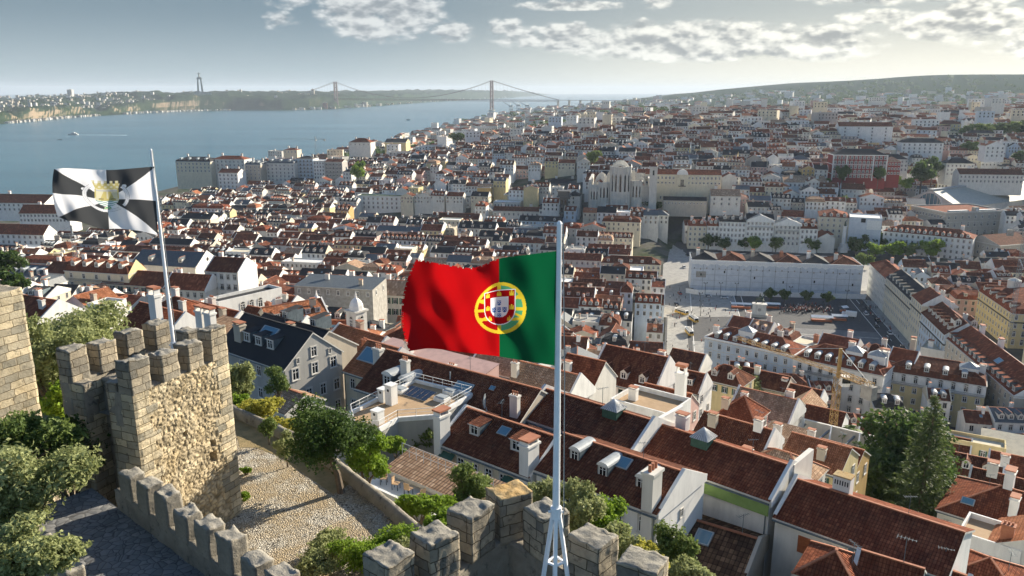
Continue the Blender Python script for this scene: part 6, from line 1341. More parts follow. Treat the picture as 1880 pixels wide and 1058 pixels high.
    b = HB(1836, 452, 535, 18, 20, 30, 15, xr=1900, roof='gable', rh=5, wm='stone', rm='brown'); b.win('f', 5, 2, 1.3, 2.2, 4, 2); b.win('L', 8, 2, 1.3, 2.2, 4, 2); b.band(.3, 'trim', .4, .6); b.real('theatre', 'grey stone theatre with a broad gable cut by the right edge near the station', 'building')
    b = HB(1588, 372, 690, -20, 48, 26, 10, roof='gable', rh=4, wm='ochre', rm='slate'); b.win('f', 9, 1, 2, 3, 4, 1); b.real('slate_hall', 'low ochre hall with wide grey slate roof left of the station', 'building')
    # the red building
    b = HB(1531, 285, 700, -8, 10, 20, 22, xr=1630, roof='hip', rh=5, wm='rose', rm='dark'); b.win('f', 13, 5, 1.9, 2.1, 4.0, 1.3, 'round'); b.win('R', 4, 4, 1.6, 2.1, 4, 1.3)
    for u in (0, .25, .75, 1): pl = MB(); pl.box(-.5, .5, -.2, .1, 0, b.h, 'w_white', ''); b.extra('pilaster', pl, b.w*u, 0, 0)
    b.band(.3, 'w_white', .4, .6); b.band(8.4, 'w_white', .2, .5); b.band(16.6, 'w_white', .2, .5); b.real('red_building', 'dark red building with five rows of white arched windows on the hillside', 'building')
    b = HB(1631, 297, 705, -8, 10, 16, 16, xr=1654, roof='hip', rh=3.5, wm='rose', rm='tan'); b.win('f', 4, 3, 1.5, 2, 4, 1.2); b.real('red_annexe', 'small dark red annexe joined to the right of the arched window building', 'building')
    H_ = [(1540, 232, 960, 1640, 'white', 'red', 12, 'long white hall with plain red roof on the hill crest above the red building', 'gable', 4, 12), (1656, 262, 900, 1733, 'white', 'dark', 15, 'large white block with rows of windows on the crest right of the red roofed hall', 'hip', 8, 3), (1725, 228, 1020, 1765, 'pale_yellow', 'brown', 12, 'ochre yellow building with dark hip roof on the crest', 'hip', 5, 3), (1596, 292, 800, 1668, 'off_white', 'dark', 14, 'wide pale building directly behind the red building', 'hip', 10, 3),
          (1738, 300, 780, 1790, 'off_white', 'dark', 14, 'grey white mansion on the slope below the crest gardens', 'hip', 7, 3), (1810, 268, 850, 1846, 'white', 'red', 10, 'white stepped gable house standing alone near the crest gardens', 'gabley', 4, 3), (1762, 320, 740, 1880, 'off_white', 'brown', 12, 'long pale building above the train shed with many windows', 'gable', 16, 2), (1440, 335, 690, 1520, 'white', 'tan', 8, 'long low white wall house left below the red building', 'shed', 10, 1),
          (1305, 360, 640, 1360, 'off_white', 'tan', 9, 'cream house stepped against the right end of the long cream barracks', 'gable', 4, 2), (1010, 338, 800, 1060, 'white', 'dark', 14, 'white house with dark roof behind the dark iron lift tower', 'gable', 6, 3)]
    for x, y, D, xr, wm, rm, h, lab, rf, nb, nf in H_:
        b = HB(x, y, D, -8, 10, 16, h, xr=xr, roof=rf, rh=4.5, wm=wm, rm=rm); b.win('f', nb, nf, 1.5, 2.2, 4, 1.2); b.chim(b.w*.2, 9, 0, 2.2).chim(b.w*.8, 9, 1, 2.2); b.real('hill_building', lab, 'building')
    # cream barracks beside the ruined church
    b = HB(1185, 320, 660, -8.5, 10, 16, 25, xr=1325, roof='gable', rh=3.5, wm='cream', rm='red'); b.win('f', 20, 1, 1.4, 2.2, 4, 1.6); b.win('f', 20, 1, 1.4, 1.5, 4, 6.0); b.win('f', 7, 1, 1.3, 2.2, 4, 18); pg = MB(); c = b.w*.49
    pg.box(c - 5, c + 5, -.6, 3, 0, b.h, 'w_cream', ''); pg.prism([(c + 4.2*math.cos(t), 0) for t in (0, 1)], 0, .1, 'trim')
    n = 10; arc = [(4.6*math.cos(i*math.pi/n), 4.4*math.sin(i*math.pi/n)) for i in range(n + 1)]; pg.poly([(c + x, -.62, b.h + z) for x, z in arc], 'w_white'); pg.poly([(c + x, 1.2, b.h + z) for x, z in reversed(arc)], 'w_white')
    for i in range(n): pg.poly([(c + arc[i][0], -.62, b.h + arc[i][1]), (c + arc[i][0], 1.2, b.h + arc[i][1]), (c + arc[i+1][0], 1.2, b.h + arc[i+1][1]), (c + arc[i+1][0], -.62, b.h + arc[i+1][1])], 'w_white')
    pg.poly([(c - 1.4, -.66, b.h - 9), (c + 1.4, -.66, b.h - 9), (c + 1.4, -.66, b.h - 4), (c - 1.4, -.66, b.h - 4)], 'glass'); pg.box(c - 3, c + 3, -1.6, -.6, b.h - 9.6, b.h - 9, 'iron'); b.extra('centre_gable', pg); b.real('barracks', 'long cream barracks with two window rows and a rounded gable beside the ruined church', 'building')
    b = HB(1218, 368, 640, -8.5, 10, 9, 6, xr=1298, roof='gable', rh=2.5, wm='beige', rm='dark'); b.win('f', 12, 1, 1, 1.3, 3, 1.5); b.real('low_wing', 'low beige wing with dark roof at the foot of the cream barracks', 'building')
    # long white building with roof garden, the wing behind, and other named blocks left of centre
    G_ = [(655, 360, 775, 863, 14, 18, 'flat', 1, 'white', 'leaf_dark', 24, 3, 'very long white building with planted flat roof and two long window rows'), (756, 343, 830, 790, 50, 14, 'gable', 3, 'white', 'red', 2, 1, 'white wing running back behind the planted roof'), (672, 346, 830, 740, 12, 10, 'hip', 3, 'off_white', 'orange', 6, 1, 'low orange hip roofs above the left of the planted roof'),
          (815, 325, 900, 930, 14, 14, 'gable', 4, 'white', 'brown', 14, 2, 'long white row with brown roof above the planted roof building'), (942, 312, 850, 1012, 16, 16, 'gable', 3.5, 'pink', 'brown', 12, 3, 'dusty pink building with white window grid left of the ruined church'), (1014, 306, 845, 1069, 16, 18, 'hip', 4, 'rose', 'brown', 6, 2, 'dark rose building next to the dusty pink one'),
          (322, 297, 955, 386, 22, 26, 'mansard', 3, 'cream', 'dark', 9, 3, 'cream mansarded building at the river end of the old town'), (388, 293, 960, 448, 20, 26, 'hip', 4, 'off_white', 'red', 8, 3, 'wide off white building behind the river end corner'), (400, 318, 905, 436, 20, 28, 'gable', 4, 'white', 'brown', 5, 5, 'tall white house stepping down in front of the river end buildings'),
          (449, 303, 930, 478, 24, 28, 'mansard', 3, 'beige', 'slate', 4, 4, 'beige block with slate mansard among the river end buildings'), (488, 300, 940, 540, 18, 30, 'mansard', 2.5, 'off_white', 'slate', 7, 5, 'off white block with two slate mansards facing the old town'), (541, 292, 945, 574, 18, 32, 'hip', 3, 'pale_blue', 'dark', 5, 6, 'bluish white tall block with stacked balconies'),
          (575, 296, 935, 595, 18, 32, 'flat', 2, 'white', 'w_white', 4, 6, 'narrow white tower like block right of the bluish one'), (596, 298, 930, 628, 18, 32, 'gable', 3, 'grey', 'brown', 5, 6, 'grey block with iron balconies on every floor'), (629, 316, 900, 645, 14, 22, 'hip', 3, 'white', 'dark', 3, 3, 'small white house with dark roof beside the green tree'),
          (870, 388, 700, 903, 22, 10, 'hip', 5, 'trim', 'slate', 0, 0, 'slate mansard hall with round gabled doorway'), (906, 372, 720, 955, 14, 14, 'flat', 1, 'off_white', 'w_white', 8, 1, 'flat white penthouse above a brown roof'), (905, 388, 690, 990, 12, 9, 'gable', 3.5, 'off_white', 'brown', 10, 1, 'brown roofed row below the flat white penthouse'), (990, 385, 680, 1025, 20, 20, 'gable', 3, 'white', 'dark', 6, 3, 'white plain block left of the dark iron lift tower'),
          (968, 345, 760, 1010, 14, 14, 'gable', 4, 'white', 'dark', 6, 2, 'white house with dark gable roof behind the grey green roof'), (925, 358, 745, 975, 16, 14, 'hip', 4, 'pale_yellow', 'slate', 3, 2, 'mustard sided building with grey green roof'), (876, 345, 760, 900, 14, 20, 'gable', 3, 'ochre', 'tan', 0, 0, 'ochre blind walled block beside the planted roof building'),
          (835, 268, 1150, 890, 20, 16, 'gable', 5, 'cream', 'red', 0, 0, 'cream church nave with red roof near the river'), (706, 262, 1180, 745, 24, 18, 'gable', 5, 'pale_yellow', 'dark', 0, 0, 'yellow walled hall with dark roof against the river'), (520, 276, 1150, 545, 16, 12, 'hip', 3, 'cream', 'red', 4, 1, 'small cream house with red hip roof standing out against the river'),
          (640, 262, 1150, 680, 22, 14, 'hip', 6, 'off_white', 'red', 5, 1, 'steep red hip roof against the river right of the small cream house')]
    for x, y, D, xr, d, h, rf, rh, wm, rm, nb, nf, lab in G_:
        b = HB(x, y, D, -8.5, 10, d, h, xr=xr, roof=rf, rh=rh, wm=wm, rm=rm)
        if nb: b.win('f', nb, nf, 1.5, 2.3, 4.2, 1.2, 'french' if 'balcon' in lab else 'plain')
        if 'mansard' in rf: b.dormers(max(3, nb//2), 'zinc', .7, 1.5)
        if 'iron balconies' in lab or 'stacked' in lab:
            for k in range(5): b.balcony(4.2*k + 3.7, .3, b.w - .3)
        if rf != 'flat': b.chim(b.w*.2, d*.6, 0, 2.2).chim(b.w*.8, d*.6, 1, 2.2)
        b.band(.1, 'trim', .25, .5); b.real('town_block', lab, 'building')
    # big red roofs at the left edge
    for x, y, D, a, w, d, h, rm, lab in ((-40, 372, 690, -6, 62, 26, 9, 'brown', 'broad dark red warehouse roof by the river at the left edge'), (34, 392, 640, -2, 42, 16, 9, 'red', 'lit orange red roof in front of the warehouse at the left edge'), (-60, 428, 560, -8, 60, 14, 10, 'red', 'white terrace building with stacked windows below the warehouse roofs')):
        b = HB(x, y, D, a, w, d, h, roof='gable', rh=6, wm='white', rm=rm); b.win('f', 14, 2, 1.5, 2, 3.8, .8); b.chim(w*.3, d*.6, 0, 2.2); b.real('warehouse', lab, 'building')
big_blocks()
def ruined_church():
    p = PD(1090, 378, 640); z0 = p.z - 2; r = empty('ruined_church', (p.x, p.y, z0), R(-8.5), 'roofless gothic church ruin with tall lancet windows and bare arches', 'church ruin')
    def apse(cx, rad, h, n=7):
        m = MB(); a = [(cx + rad*math.cos(math.pi + i*math.pi/n), 6 + rad*math.sin(math.pi + i*math.pi/n)) for i in range(n + 1)]
        for i in range(n):
            p0, p1 = a[i], a[i+1]; m.poly([(*p0, -12), (*p1, -12), (*p1, h), (*p0, h)], 'w_ruin')
            c0 = Vector((*p0, 0)); d = Vector((*p1, 0)) - c0; nn = Vector((d.y, -d.x, 0)).normalized() * .06; mid = lambda f, z: tuple(c0 + d*f + nn + Vector((0, 0, z)))
            m.poly([mid(.32, h*.42), mid(.68, h*.42), mid(.68, h*.78), mid(.5, h*.86), mid(.32, h*.78)], 'glass')
            m.bar((*p0, -12), (*p0, h + 1), 1.1, 'w_ruin', 1.1)
        m.poly([(*q, h) for q in a], 'w_ruin'); m.bar((*a[0], h + .3), (*a[0], h + .9), 1.3, 'w_ruin')
        for i in range(n): m.bar((*a[i], h + .2), (*a[i+1], h + .2), .8, 'trim', .9); m.bar((*a[i], h*.33), (*a[i+1], h*.33), .5, 'trim', .5)
        m.build('apse', r)
    apse(21, 8.5, 33); apse(8, 4.6, 20, 5); apse(34, 4.6, 22, 5); apse(0, 4, 16, 5)
    m = MB(); m.box(-4, 44, 8, 9.5, -12, 18, 'w_ruin'); m.box(10, 13, 8.5, 10, 17, 27, 'w_ruin'); m.box(29.5, 32.5, 8.5, 10, 17, 30, 'w_ruin'); m.box(-5, -3, 9.6, 58, -12, 22, 'w_ruin'); m.box(43, 45, 9.6, 58, -12, 24, 'w_ruin'); m.build('wall', r)
    for k in range(5):
        m = MB(); y = 16 + k*9
        for cx, w_, z_, hh in ((20, 11, 16, 18), (4, 5.5, 12, 11), (37, 5.5, 12, 11)):
            pts = [(cx + w_*math.cos(t)*(1 - .12*math.sin(t)), z_ + hh*math.sin(t)) for t in [i*math.pi/10 for i in range(11)]]
            for i in range(10): m.bar((pts[i][0], y, pts[i][1]), (pts[i+1][0], y, pts[i+1][1]), 1.4, 'w_ruin', 1.8)
            for sx in (-1, 1): m.bar((cx + sx*w_, y, -6), (cx + sx*w_, y, z_), 1.8, 'w_ruin', 1.8)
        m.build('arch', r)
    m = MB(); m.box(44, 50, 3, 9, -12, 33, 'w_ruin'); m.box(43.6, 50.4, 2.6, 9.4, 33, 34, 'trim'); 
    for q in range(4): c = [(44, 3), (50, 3), (50, 9), (44, 9)]; m.poly([(*c[q], 34), (*c[(q+1) % 4], 34), (47, 6, 38)], 'f_brown')
    m.poly([(46.3, 2.95, 27), (47.7, 2.95, 27), (47.7, 2.95, 31), (46.3, 2.95, 31)], 'glass'); m.build('bell_tower', r)
    FOOT.append((Vector((p.x + 22, p.y + 22, 0)), R(-8.5), 28, 32))
ruined_church()
def lift_tower():
    p = PZ(1035, 402, 28); r = empty('lift_tower', (p.x, p.y, 12), R(-10), 'slender dark iron lift tower with arched storeys and a lookout deck', 'tower'); m = MB(); mat('iron_brown', (.13,.125,.115), (.09,.09,.085), 2, .6)
    m.box(-3, 3, -3.5, 3.5, -4, 34, 'iron_brown')
    for k in range(5):
        z = 4 + k*6
        for x in (-1.4, 1.4): m.box(x - .9, x + .9, -3.56, -3.5, z, z + 4, 'glass', 'b'); m.box(3.0, 3.06, x - .9, x + .9, z, z + 4, 'glass')
        m.box(-3.4, 3.4, -3.9, 3.9, z + 4.7, z + 5.2, 'iron_brown')
    m.build('shaft', r); m = MB(); m.box(-5.5, 5.5, -5.5, 5.5, 34, 35, 'iron_brown'); m.box(-4.6, 4.6, -4.6, 4.6, 35, 38.5, 'iron_brown'); m.box(-5.2, 5.2, -5.2, 5.2, 38.5, 39.2, 'iron_brown')
    for i in range(12): t = -5.3 + i*.96; m.box(t - .06, t + .06, -5.3, -5.2, 39.2, 40.4, 'iron_brown')
    m.build('lookout_deck', r)
lift_tower()
def column():
    p = PD(1546, 470, 575); z0 = 13; r = empty('monument_column', (p.x, p.y, z0), 0, 'white monumental column topped by a statue behind the wrapped building', 'column'); h = 25
    m = MB(); m.box(-2.6, 2.6, -2.6, 2.6, 0, 4, 'w_white'); m.box(-1.9, 1.9, -1.9, 1.9, 4, 7, 'w_white'); m.build('plinth', r); m = MB(); m.tube([(0, 0, 7), (0, 0, h - 6), (0, 0, h - 5)], [1.35, 1.15, 1.7], 'w_white', 14); m.build('shaft', r)
    m = MB(); m.tube([(0, 0, h - 5), (0, 0, h - 3.4), (0, 0, h - 2.2), (0, 0, h - 1.8), (0, 0, h - 1.2)], [.8, .75, .6, .3, .3], 'bronze', 8); m.build('statue', r)
column()
def rider():
    p = PZ(1393, 580, 13.2); r = empty('equestrian_statue', p, R(-15), 'bronze rider on horseback on a tall pale plinth in the square', 'statue')
    m = MB(); m.box(-5, 5, -3.4, 3.4, 0, .5, 'w_stone'); m.box(-4.2, 4.2, -2.6, 2.6, .5, 1.2, 'w_stone'); m.box(-3.4, 3.4, -1.9, 1.9, 1.2, 6.2, 'w_off_white'); m.box(-3.8, 3.8, -2.2, 2.2, 6.2, 6.8, 'w_off_white'); m.poly([(.9*math.cos(t), -1.93, 3.8 + .9*math.sin(t)) for t in [i*math.pi/6 for i in range(12)]], 'concrete'); m.build('plinth', r)
    m = MB(); z = 6.8
    m.tube([(-1.9, 0, z + 2.7), (-1.2, 0, z + 2.75), (0, 0, z + 2.6), (1.1, 0, z + 2.8), (1.6, 0, z + 3.2)], [.55, .78, .72, .75, .5], 'bronze', 10); m.tube([(1.3, 0, z + 3.1), (1.95, 0, z + 4.1), (2.25, 0, z + 4.6)], [.55, .36, .3], 'bronze', 8); m.tube([(2.1, 0, z + 4.75), (2.6, 0, z + 4.35), (2.95, 0, z + 4.05)], [.3, .24, .16], 'bronze', 8)
    for x, y, k, f in ((-1.5, .4, -1.9, -1.6), (-1.6, -.4, -2.2, -1.9), (1.15, .4, 1.5, 1.2)): m.tube([(x, y, z + 2.5), (k, y, z + 1.3), (f, y, z)], [.36, .2, .14], 'bronze', 7)
    m.tube([(1.2, -.4, z + 2.5), (2.0, -.4, z + 1.8), (1.9, -.4, z + 1.0)], [.32, .2, .12], 'bronze', 7); m.tube([(-1.95, 0, z + 2.9), (-2.5, 0, z + 2.2), (-2.6, 0, z + 1.1)], [.15, .22, .08], 'bronze', 6); m.build('horse', r, True)
    m = MB(); m.tube([(-.1, 0, z + 3.1), (-.1, 0, z + 3.9), (-.05, 0, z + 4.7), (0, 0, z + 5.0)], [.4, .45, .5, .2], 'bronze', 8); m.tube([(0, 0, z + 4.95), (0, 0, z + 5.25), (.02, 0, z + 5.55)], [.16, .26, .14], 'bronze', 8)
    for s in (-1, 1): m.tube([(0, .3*s, z + 3.2), (.45, .8*s, z + 2.6), (.35, .75*s, z + 1.7)], [.28, .24, .14], 'bronze', 7); m.tube([(0, .45*s, z + 4.6), (.35, .6*s, z + 4.0), (1.0, .3*s, z + 4.0)], [.18, .15, .1], 'bronze', 6)
    m.build('rider', r, True)
rider()
# ------------------------------------------------------------------ cranes
def lattice(m, a, b, w, n, key, t=.12):
    a, b = Vector(a), Vector(b); d = (b - a); u = d.cross(Vector((0, 0, 1)));
    if u.length < 1e-3: u = Vector((1, 0, 0))
    u.normalize(); v = d.normalized().cross(u); c = [(u*i + v*j)*w/2 for i, j in ((-1, -1), (1, -1), (1, 1), (-1, 1))]
    for q in c: m.bar(a + q, b + q, t*1.3, key)
    for i in range(n):
        p, r_ = a + d*i/n, a + d*(i+1)/n
        for k in range(4): m.bar(p + c[k], r_ + c[(k+1) % 4], t, key); m.bar(r_ + c[k], r_ + c[(k+1) % 4], t, key)
def tower_crane(px, py, D, top, key, label, jib, ctr, w=1.5, z0=None):
    p = PD(px, py, D); zt = PD(px, top, D).z; b0 = p.z - 4 if z0 is None else z0; r = empty('tower_crane', (p.x, p.y, b0), 0, label, 'crane', None); h = zt - b0
    m = MB(); lattice(m, (0, 0, 0), (0, 0, h - 6), w, max(8, int(h/2)), key, .065); m.build('mast', r)
    j = Vector((*jib, 0)); m = MB(); lattice(m, (0, 0, h - 5), Vector((j.x, j.y, h - 4.4)), w*.55, max(10, int(j.length/2)), key, .05); m.build('jib', r)
    k = Vector((*ctr, 0)); m = MB(); lattice(m, (0, 0, h - 5), Vector((k.x, k.y, h - 5)), w*.8, 5, key, .1); m.build('counter_jib', r)
    m = MB(); m.box(-1.2, 1.2, -.8, .8, -2.2, .4, 'concrete'); m.build('counterweight', r, loc=(k.x*.92, k.y*.92, h - 5.6), rz=math.atan2(k.y, k.x))
    m = MB(); m.bar((0, 0, h - 6), (0, 0, h), w*.5, key); m.bar((0, 0, h), (j.x*.6, j.y*.6, h - 4.2), .09, 'steel_grey'); m.bar((0, 0, h), (k.x*.9, k.y*.9, h - 4.8), .09, 'steel_grey'); m.build('tower_head', r)
    m = MB(); m.box(-.8, .8, -.8, .8, 0, 2, 'white_paint'); m.box(-.82, .82, -.86, -.8, .7, 1.7, 'glass'); m.build('cab', r, loc=(1.1, -.6, h - 7.4))
tower_crane(1522, 848, 146, 640, 'crane_yellow', 'yellow tower crane standing on the building site before the white building', (-14, 21), (3.6, -7), 1.15)
tower_crane(136, 455, 420, 414, 'steel_grey', 'grey tower crane showing under the black and white flag', (8, 4), (-8, -2), 1.6, 20)
tower_crane(580, 276, 1300, 250, 'steel_grey', 'distant tower crane with long jib drawn against the river', (-75, 0), (16, 0), 2.2, 20)
tower_crane(1868, 520, 340, 402, 'steel_grey', 'slim dark crane mast at the right edge beyond the tank roof', (14, -6), (-6, 2), 1.4, 22)
tower_crane(1097, 268, 950, 232, 'crane_yellow', 'faint yellow crane mast on the hill behind the ruined church', (3, 0), (-3, 0), 1.8, 60)
def building_site():
    p = PD(1455, 825, 128); r = empty('building_site', (p.x, p.y, p.z - 3), R(-38), 'open building site with concrete walls and steel props at the foot of the yellow crane', 'building site'); m = MB(); m.box(-9, 13, 0, .5, -6, 1.5, 'concrete'); m.box(12.5, 13, .5, 12, -6, 3, 'concrete'); m.box(-9, -8.5, .5, 12, -6, 3.5, 'concrete'); m.box(-9, 13, 12, 12.5, -6, 4, 'w_off_white'); m.build('wall', r)
    m = MB(); m.box(-8.5, 12.5, .5, 12, -6, 0, 'earth'); m.build('floor', r)
    for i in range(5): m = MB(); m.bar((-8 + i*4.4, .6, 1.3), (-6 + i*4.4, 11.8, 3.2), .3, 'steel_grey'); m.build('prop', r)
    for i in range(4): m = MB(); m.bar((-7 + i*5, 12, 4), (-5 + i*5, 3, 1), .25, 'white_paint'); m.build('brace', r)
building_site()
# ------------------------------------------------------------------ trams, cars, stalls, lamps, people
def tram(px, py, ang, label):
    p = PZ(px, py, 13.18); r = empty('tram', p, R(ang), label, 'tram', 'yellow trams in the corner street'); m = MB(); m.box(-1.15, 1.15, -4, 4, .5, 1.5, 'yellow_paint'); m.box(-1.1, 1.1, -3.9, 3.9, 1.5, 2.6, 'white_paint'); m.box(-1.12, 1.12, -3.6, 3.6, 1.6, 2.4, 'glass', 'td'); m.box(-.9, .9, -4.03, -3.9, 1.55, 2.5, 'glass'); m.build('body', r)
    m = MB(); m.box(-1.2, 1.2, -4.1, 4.1, 2.6, 2.85, 'white_paint'); m.box(-.7, .7, -3, 3, 2.85, 3.05, 'concrete'); m.bar((0, 1, 3.0), (0, -1.2, 4.8), .1, 'iron'); m.build('roof', r)
    for y in (-1.3, 1.3): m = MB(); m.tube([(-1.0, y, .35), (1.0, y, .35)], .35, 'rubber', 10); m.build('wheel', r)
    m = MB(); m.tube([(0, -4.12, 1.0), (0, -4.02, 1.0)], .16, 'white_paint', 8); m.build('headlight', r)
tram(1251, 577, 35, 'yellow tram turning out of the square, farthest of the three'); tram(1273, 590, 10, 'yellow tram in the middle of the corner street'); tram(1265, 614, 3, 'yellow tram nearest the castle at the street corner')
def car_mesh(key):
    m = MB(); b = [(-.85, -2.1), (.85, -2.1), (.85, 2.1), (-.85, 2.1)]; m.prism(b, .3, .85, key)
    lo = [(-.8, -1.3), (.8, -1.3), (.8, 1.7), (-.8, 1.7)]; hi = [(-.65, -.6), (.65, -.6), (.65, 1.3), (-.65, 1.3)]
    for i in range(4): j = (i + 1) % 4; m.poly([(*lo[i], .85), (*lo[j], .85), (*hi[j], 1.42), (*hi[i], 1.42)], 'glass')
    m.poly([(*q, 1.425) for q in hi], key); return m
def wheel_mesh(): m = MB(); m.tube([(-.1, 0, 0), (.1, 0, 0)], .32, 'rubber', 12); m.tube([(-.11, 0, 0), (.11, 0, 0)], .18, 'zinc', 8); return m
def cars():
    W_ = wheel_mesh().mesh('wheel'); Mx = {k: car_mesh(k).mesh('body') for k in ('car_dark', 'car_white', 'car_red')}
    C_ = [(1300, 545, 80, 'car_white', 'white car parked at the left end of the hoarding'), (1288, 527, 60, 'car_dark', 'dark car on the bright paving beside the wrapped building'), (1270, 533, 70, 'car_dark', 'dark car following another near the wrapped corner'), (1256, 492, 5, 'car_white', 'white van sized car in the street left of the wrapped building'),
          (1262, 470, 5, 'car_dark', 'dark car in the shaded street beyond the bright paving'), (1248, 540, 5, 'car_red', 'red car at the street edge beside the roofs'), (1330, 548, 82, 'car_white', 'white car farther along the hoarding'), (1610, 590, 0, 'car_dark', 'dark car on the road right of the market stalls'), (1630, 575, 0, 'car_white', 'white car on the road right of the market stalls'), (1242, 560, 5, 'car_dark', 'dark car on the left kerb before the trams')]
    ow = ('nearest', 'second', 'third', 'fourth', 'fifth', 'sixth', 'seventh', 'eighth', 'ninth', 'tenth', 'eleventh', 'twelfth')
    for i in range(12): C_.append((None, (106.3 + (i % 2)*3.6, 322 + i*11.5), 11.3 if False else -11.3, ('car_dark', 'car_white', 'car_dark', 'car_red', 'car_white', 'car_dark')[i % 6], ('dark', 'white', 'dark', 'red', 'white', 'dark')[i % 6] + ' car, ' + ow[i] + ' from the castle on the road beside the long row'))
    for x, y, a, k, lab in C_:
        p = PZ(x, y, 13.2) if x is not None else Vector((*xy(*y), 13.13)); r = empty('car', p, R(a), lab, 'car', 'cars round the square'); inst('body', Mx[k], r)
        for sx in (-.82, .82):
            for sy in (-1.3, 1.35): inst('wheel', W_, r, (sx, sy, .32))
cars()
def stall(px, py, w, d, ang, label, key='white_paint'):
    p = PZ(px, py, 13.22); r = empty('market_stall', p, R(ang), label, 'stall', 'market stalls on the square'); m = MB(); m.poly([(-w/2, -d/2, 2.5), (w/2, -d/2, 2.5), (w/2, 0, 3.3), (-w/2, 0, 3.3)], key); m.poly([(-w/2, 0, 3.3), (w/2, 0, 3.3), (w/2, d/2, 2.5), (-w/2, d/2, 2.5)], key); m.build('awning', r)
    for x in (-w/2 + .2, w/2 - .2):
        for y in (-d/2 + .2, d/2 - .2): m = MB(); m.bar((x, y, 0), (x, y, 2.5), .1, 'iron'); m.build('post', r)
    m = MB(); m.box(-w/2 + .4, w/2 - .4, -d/4, d/4, 0, 1, 'wood_slats'); m.build('counter', r)
stall(1360, 566, 11, 3, -11, 'long white canopy stall left of the statue'); stall(1418, 566, 8, 3, -11, 'white canopy stall right of the statue'); stall(1508, 590, 11, 4, -11, 'ribbed white canopy stall near the middle of the square edge'); stall(1540, 588, 8, 4, -11, 'second ribbed white canopy stall toward the white truck'); stall(1548, 572, 4, 4, 20, 'small pointed white tent next to the white truck')
def truck():
    p = PZ(1560, 583, 13.2); r = empty('truck', p, R(60), 'white box truck parked among the market stalls', 'truck'); m = MB(); m.box(-1.2, 1.2, -3.2, 2.2, .9, 3.4, 'white_paint'); m.build('cargo_box', r); m = MB(); m.box(-1.1, 1.1, 2.3, 4.0, .7, 2.6, 'car_white'); m.box(-1.0, 1.0, 3.98, 4.03, 1.6, 2.4, 'glass'); m.build('cab', r)
    for x in (-1, 1):
        for y in (-2, 3.0): m = MB(); m.tube([(x - .15, y, .45), (x + .15, y, .45)], .45, 'rubber', 10); m.build('wheel', r)
truck()
def lamps():
    def lamp(px, py, lab, h=8.5):
        p = PZ(px, py, 13.2); r = empty('street_lamp', p, 0, lab, 'street lamp', 'tall lamps round the square'); m = MB(); m.tube([(0, 0, 0), (0, 0, .8), (0, 0, h)], [.22, .14, .09], 'iron', 8); m.build('post', r); m = MB(); m.bar((-.9, 0, h - .5), (.9, 0, h - .5), .1, 'iron'); m.build('arm', r)
        for x in (-.9, .9): m = MB(); m.tube([(x, 0, h - .5), (x, 0, h - .1), (x, 0, h + .3)], [.1, .32, .08], 'iron', 8); m.build('lantern', r)
    for i, (x, y) in enumerate(((1294, 545), (1351, 546), (1450, 553), (1553, 560), (1286, 580), (1578, 592), (1322, 545), (1285, 565))):
        lamp(x, y, 'dark street lamp with paired lanterns ' + ('at the left end of the wrapped facade', 'before the left third of the wrapped facade', 'before the middle of the wrapped facade', 'before the right end of the wrapped facade', 'nearest the yellow trams', 'on the road right of the stalls', 'between the two left lamps of the wrapped facade', 'left of the statue at the road bend')[i])
lamps()
def crowd():
    m = MB(); rr = random.Random(5)
    for i in range(560):
        if i < 330: p_ = PZ(rr.triangular(1425, 1535, 1480), rr.gauss(569, 3.5), 13.2); s, t = st(p_.x, p_.y)
        elif i < 440: s, t = rr.uniform(2, 40), rr.uniform(300, 480)
        else: s, t = rr.uniform(108, 123), rr.uniform(310, 470)
        x, y = xy(s, t); k = rr.choice(['car_dark', 'navy', 'white_paint', 'car_red', 'dark', 'car_dark']); z = 13.24; h = rr.uniform(1.55, 1.8)
        for sx in (-.1, .1): m.tube([(x + sx, y + rr.uniform(-.12, .12), z), (x + sx*.8, y, z + h*.48)], [.07, .09], 'dark', 5)
        m.tube([(x, y, z + h*.46), (x, y, z + h*.7), (x, y, z + h*.83), (x, y, z + h*.87)], [.16, .2, .19, .06], k, 6); m.tube([(x, y, z + h*.86), (x, y, z + h*.93), (x, y, z + h)], [.06, .11, .05], 'terracotta', 6)
    tag(m.build('crowd'), kind='stuff')
crowd()
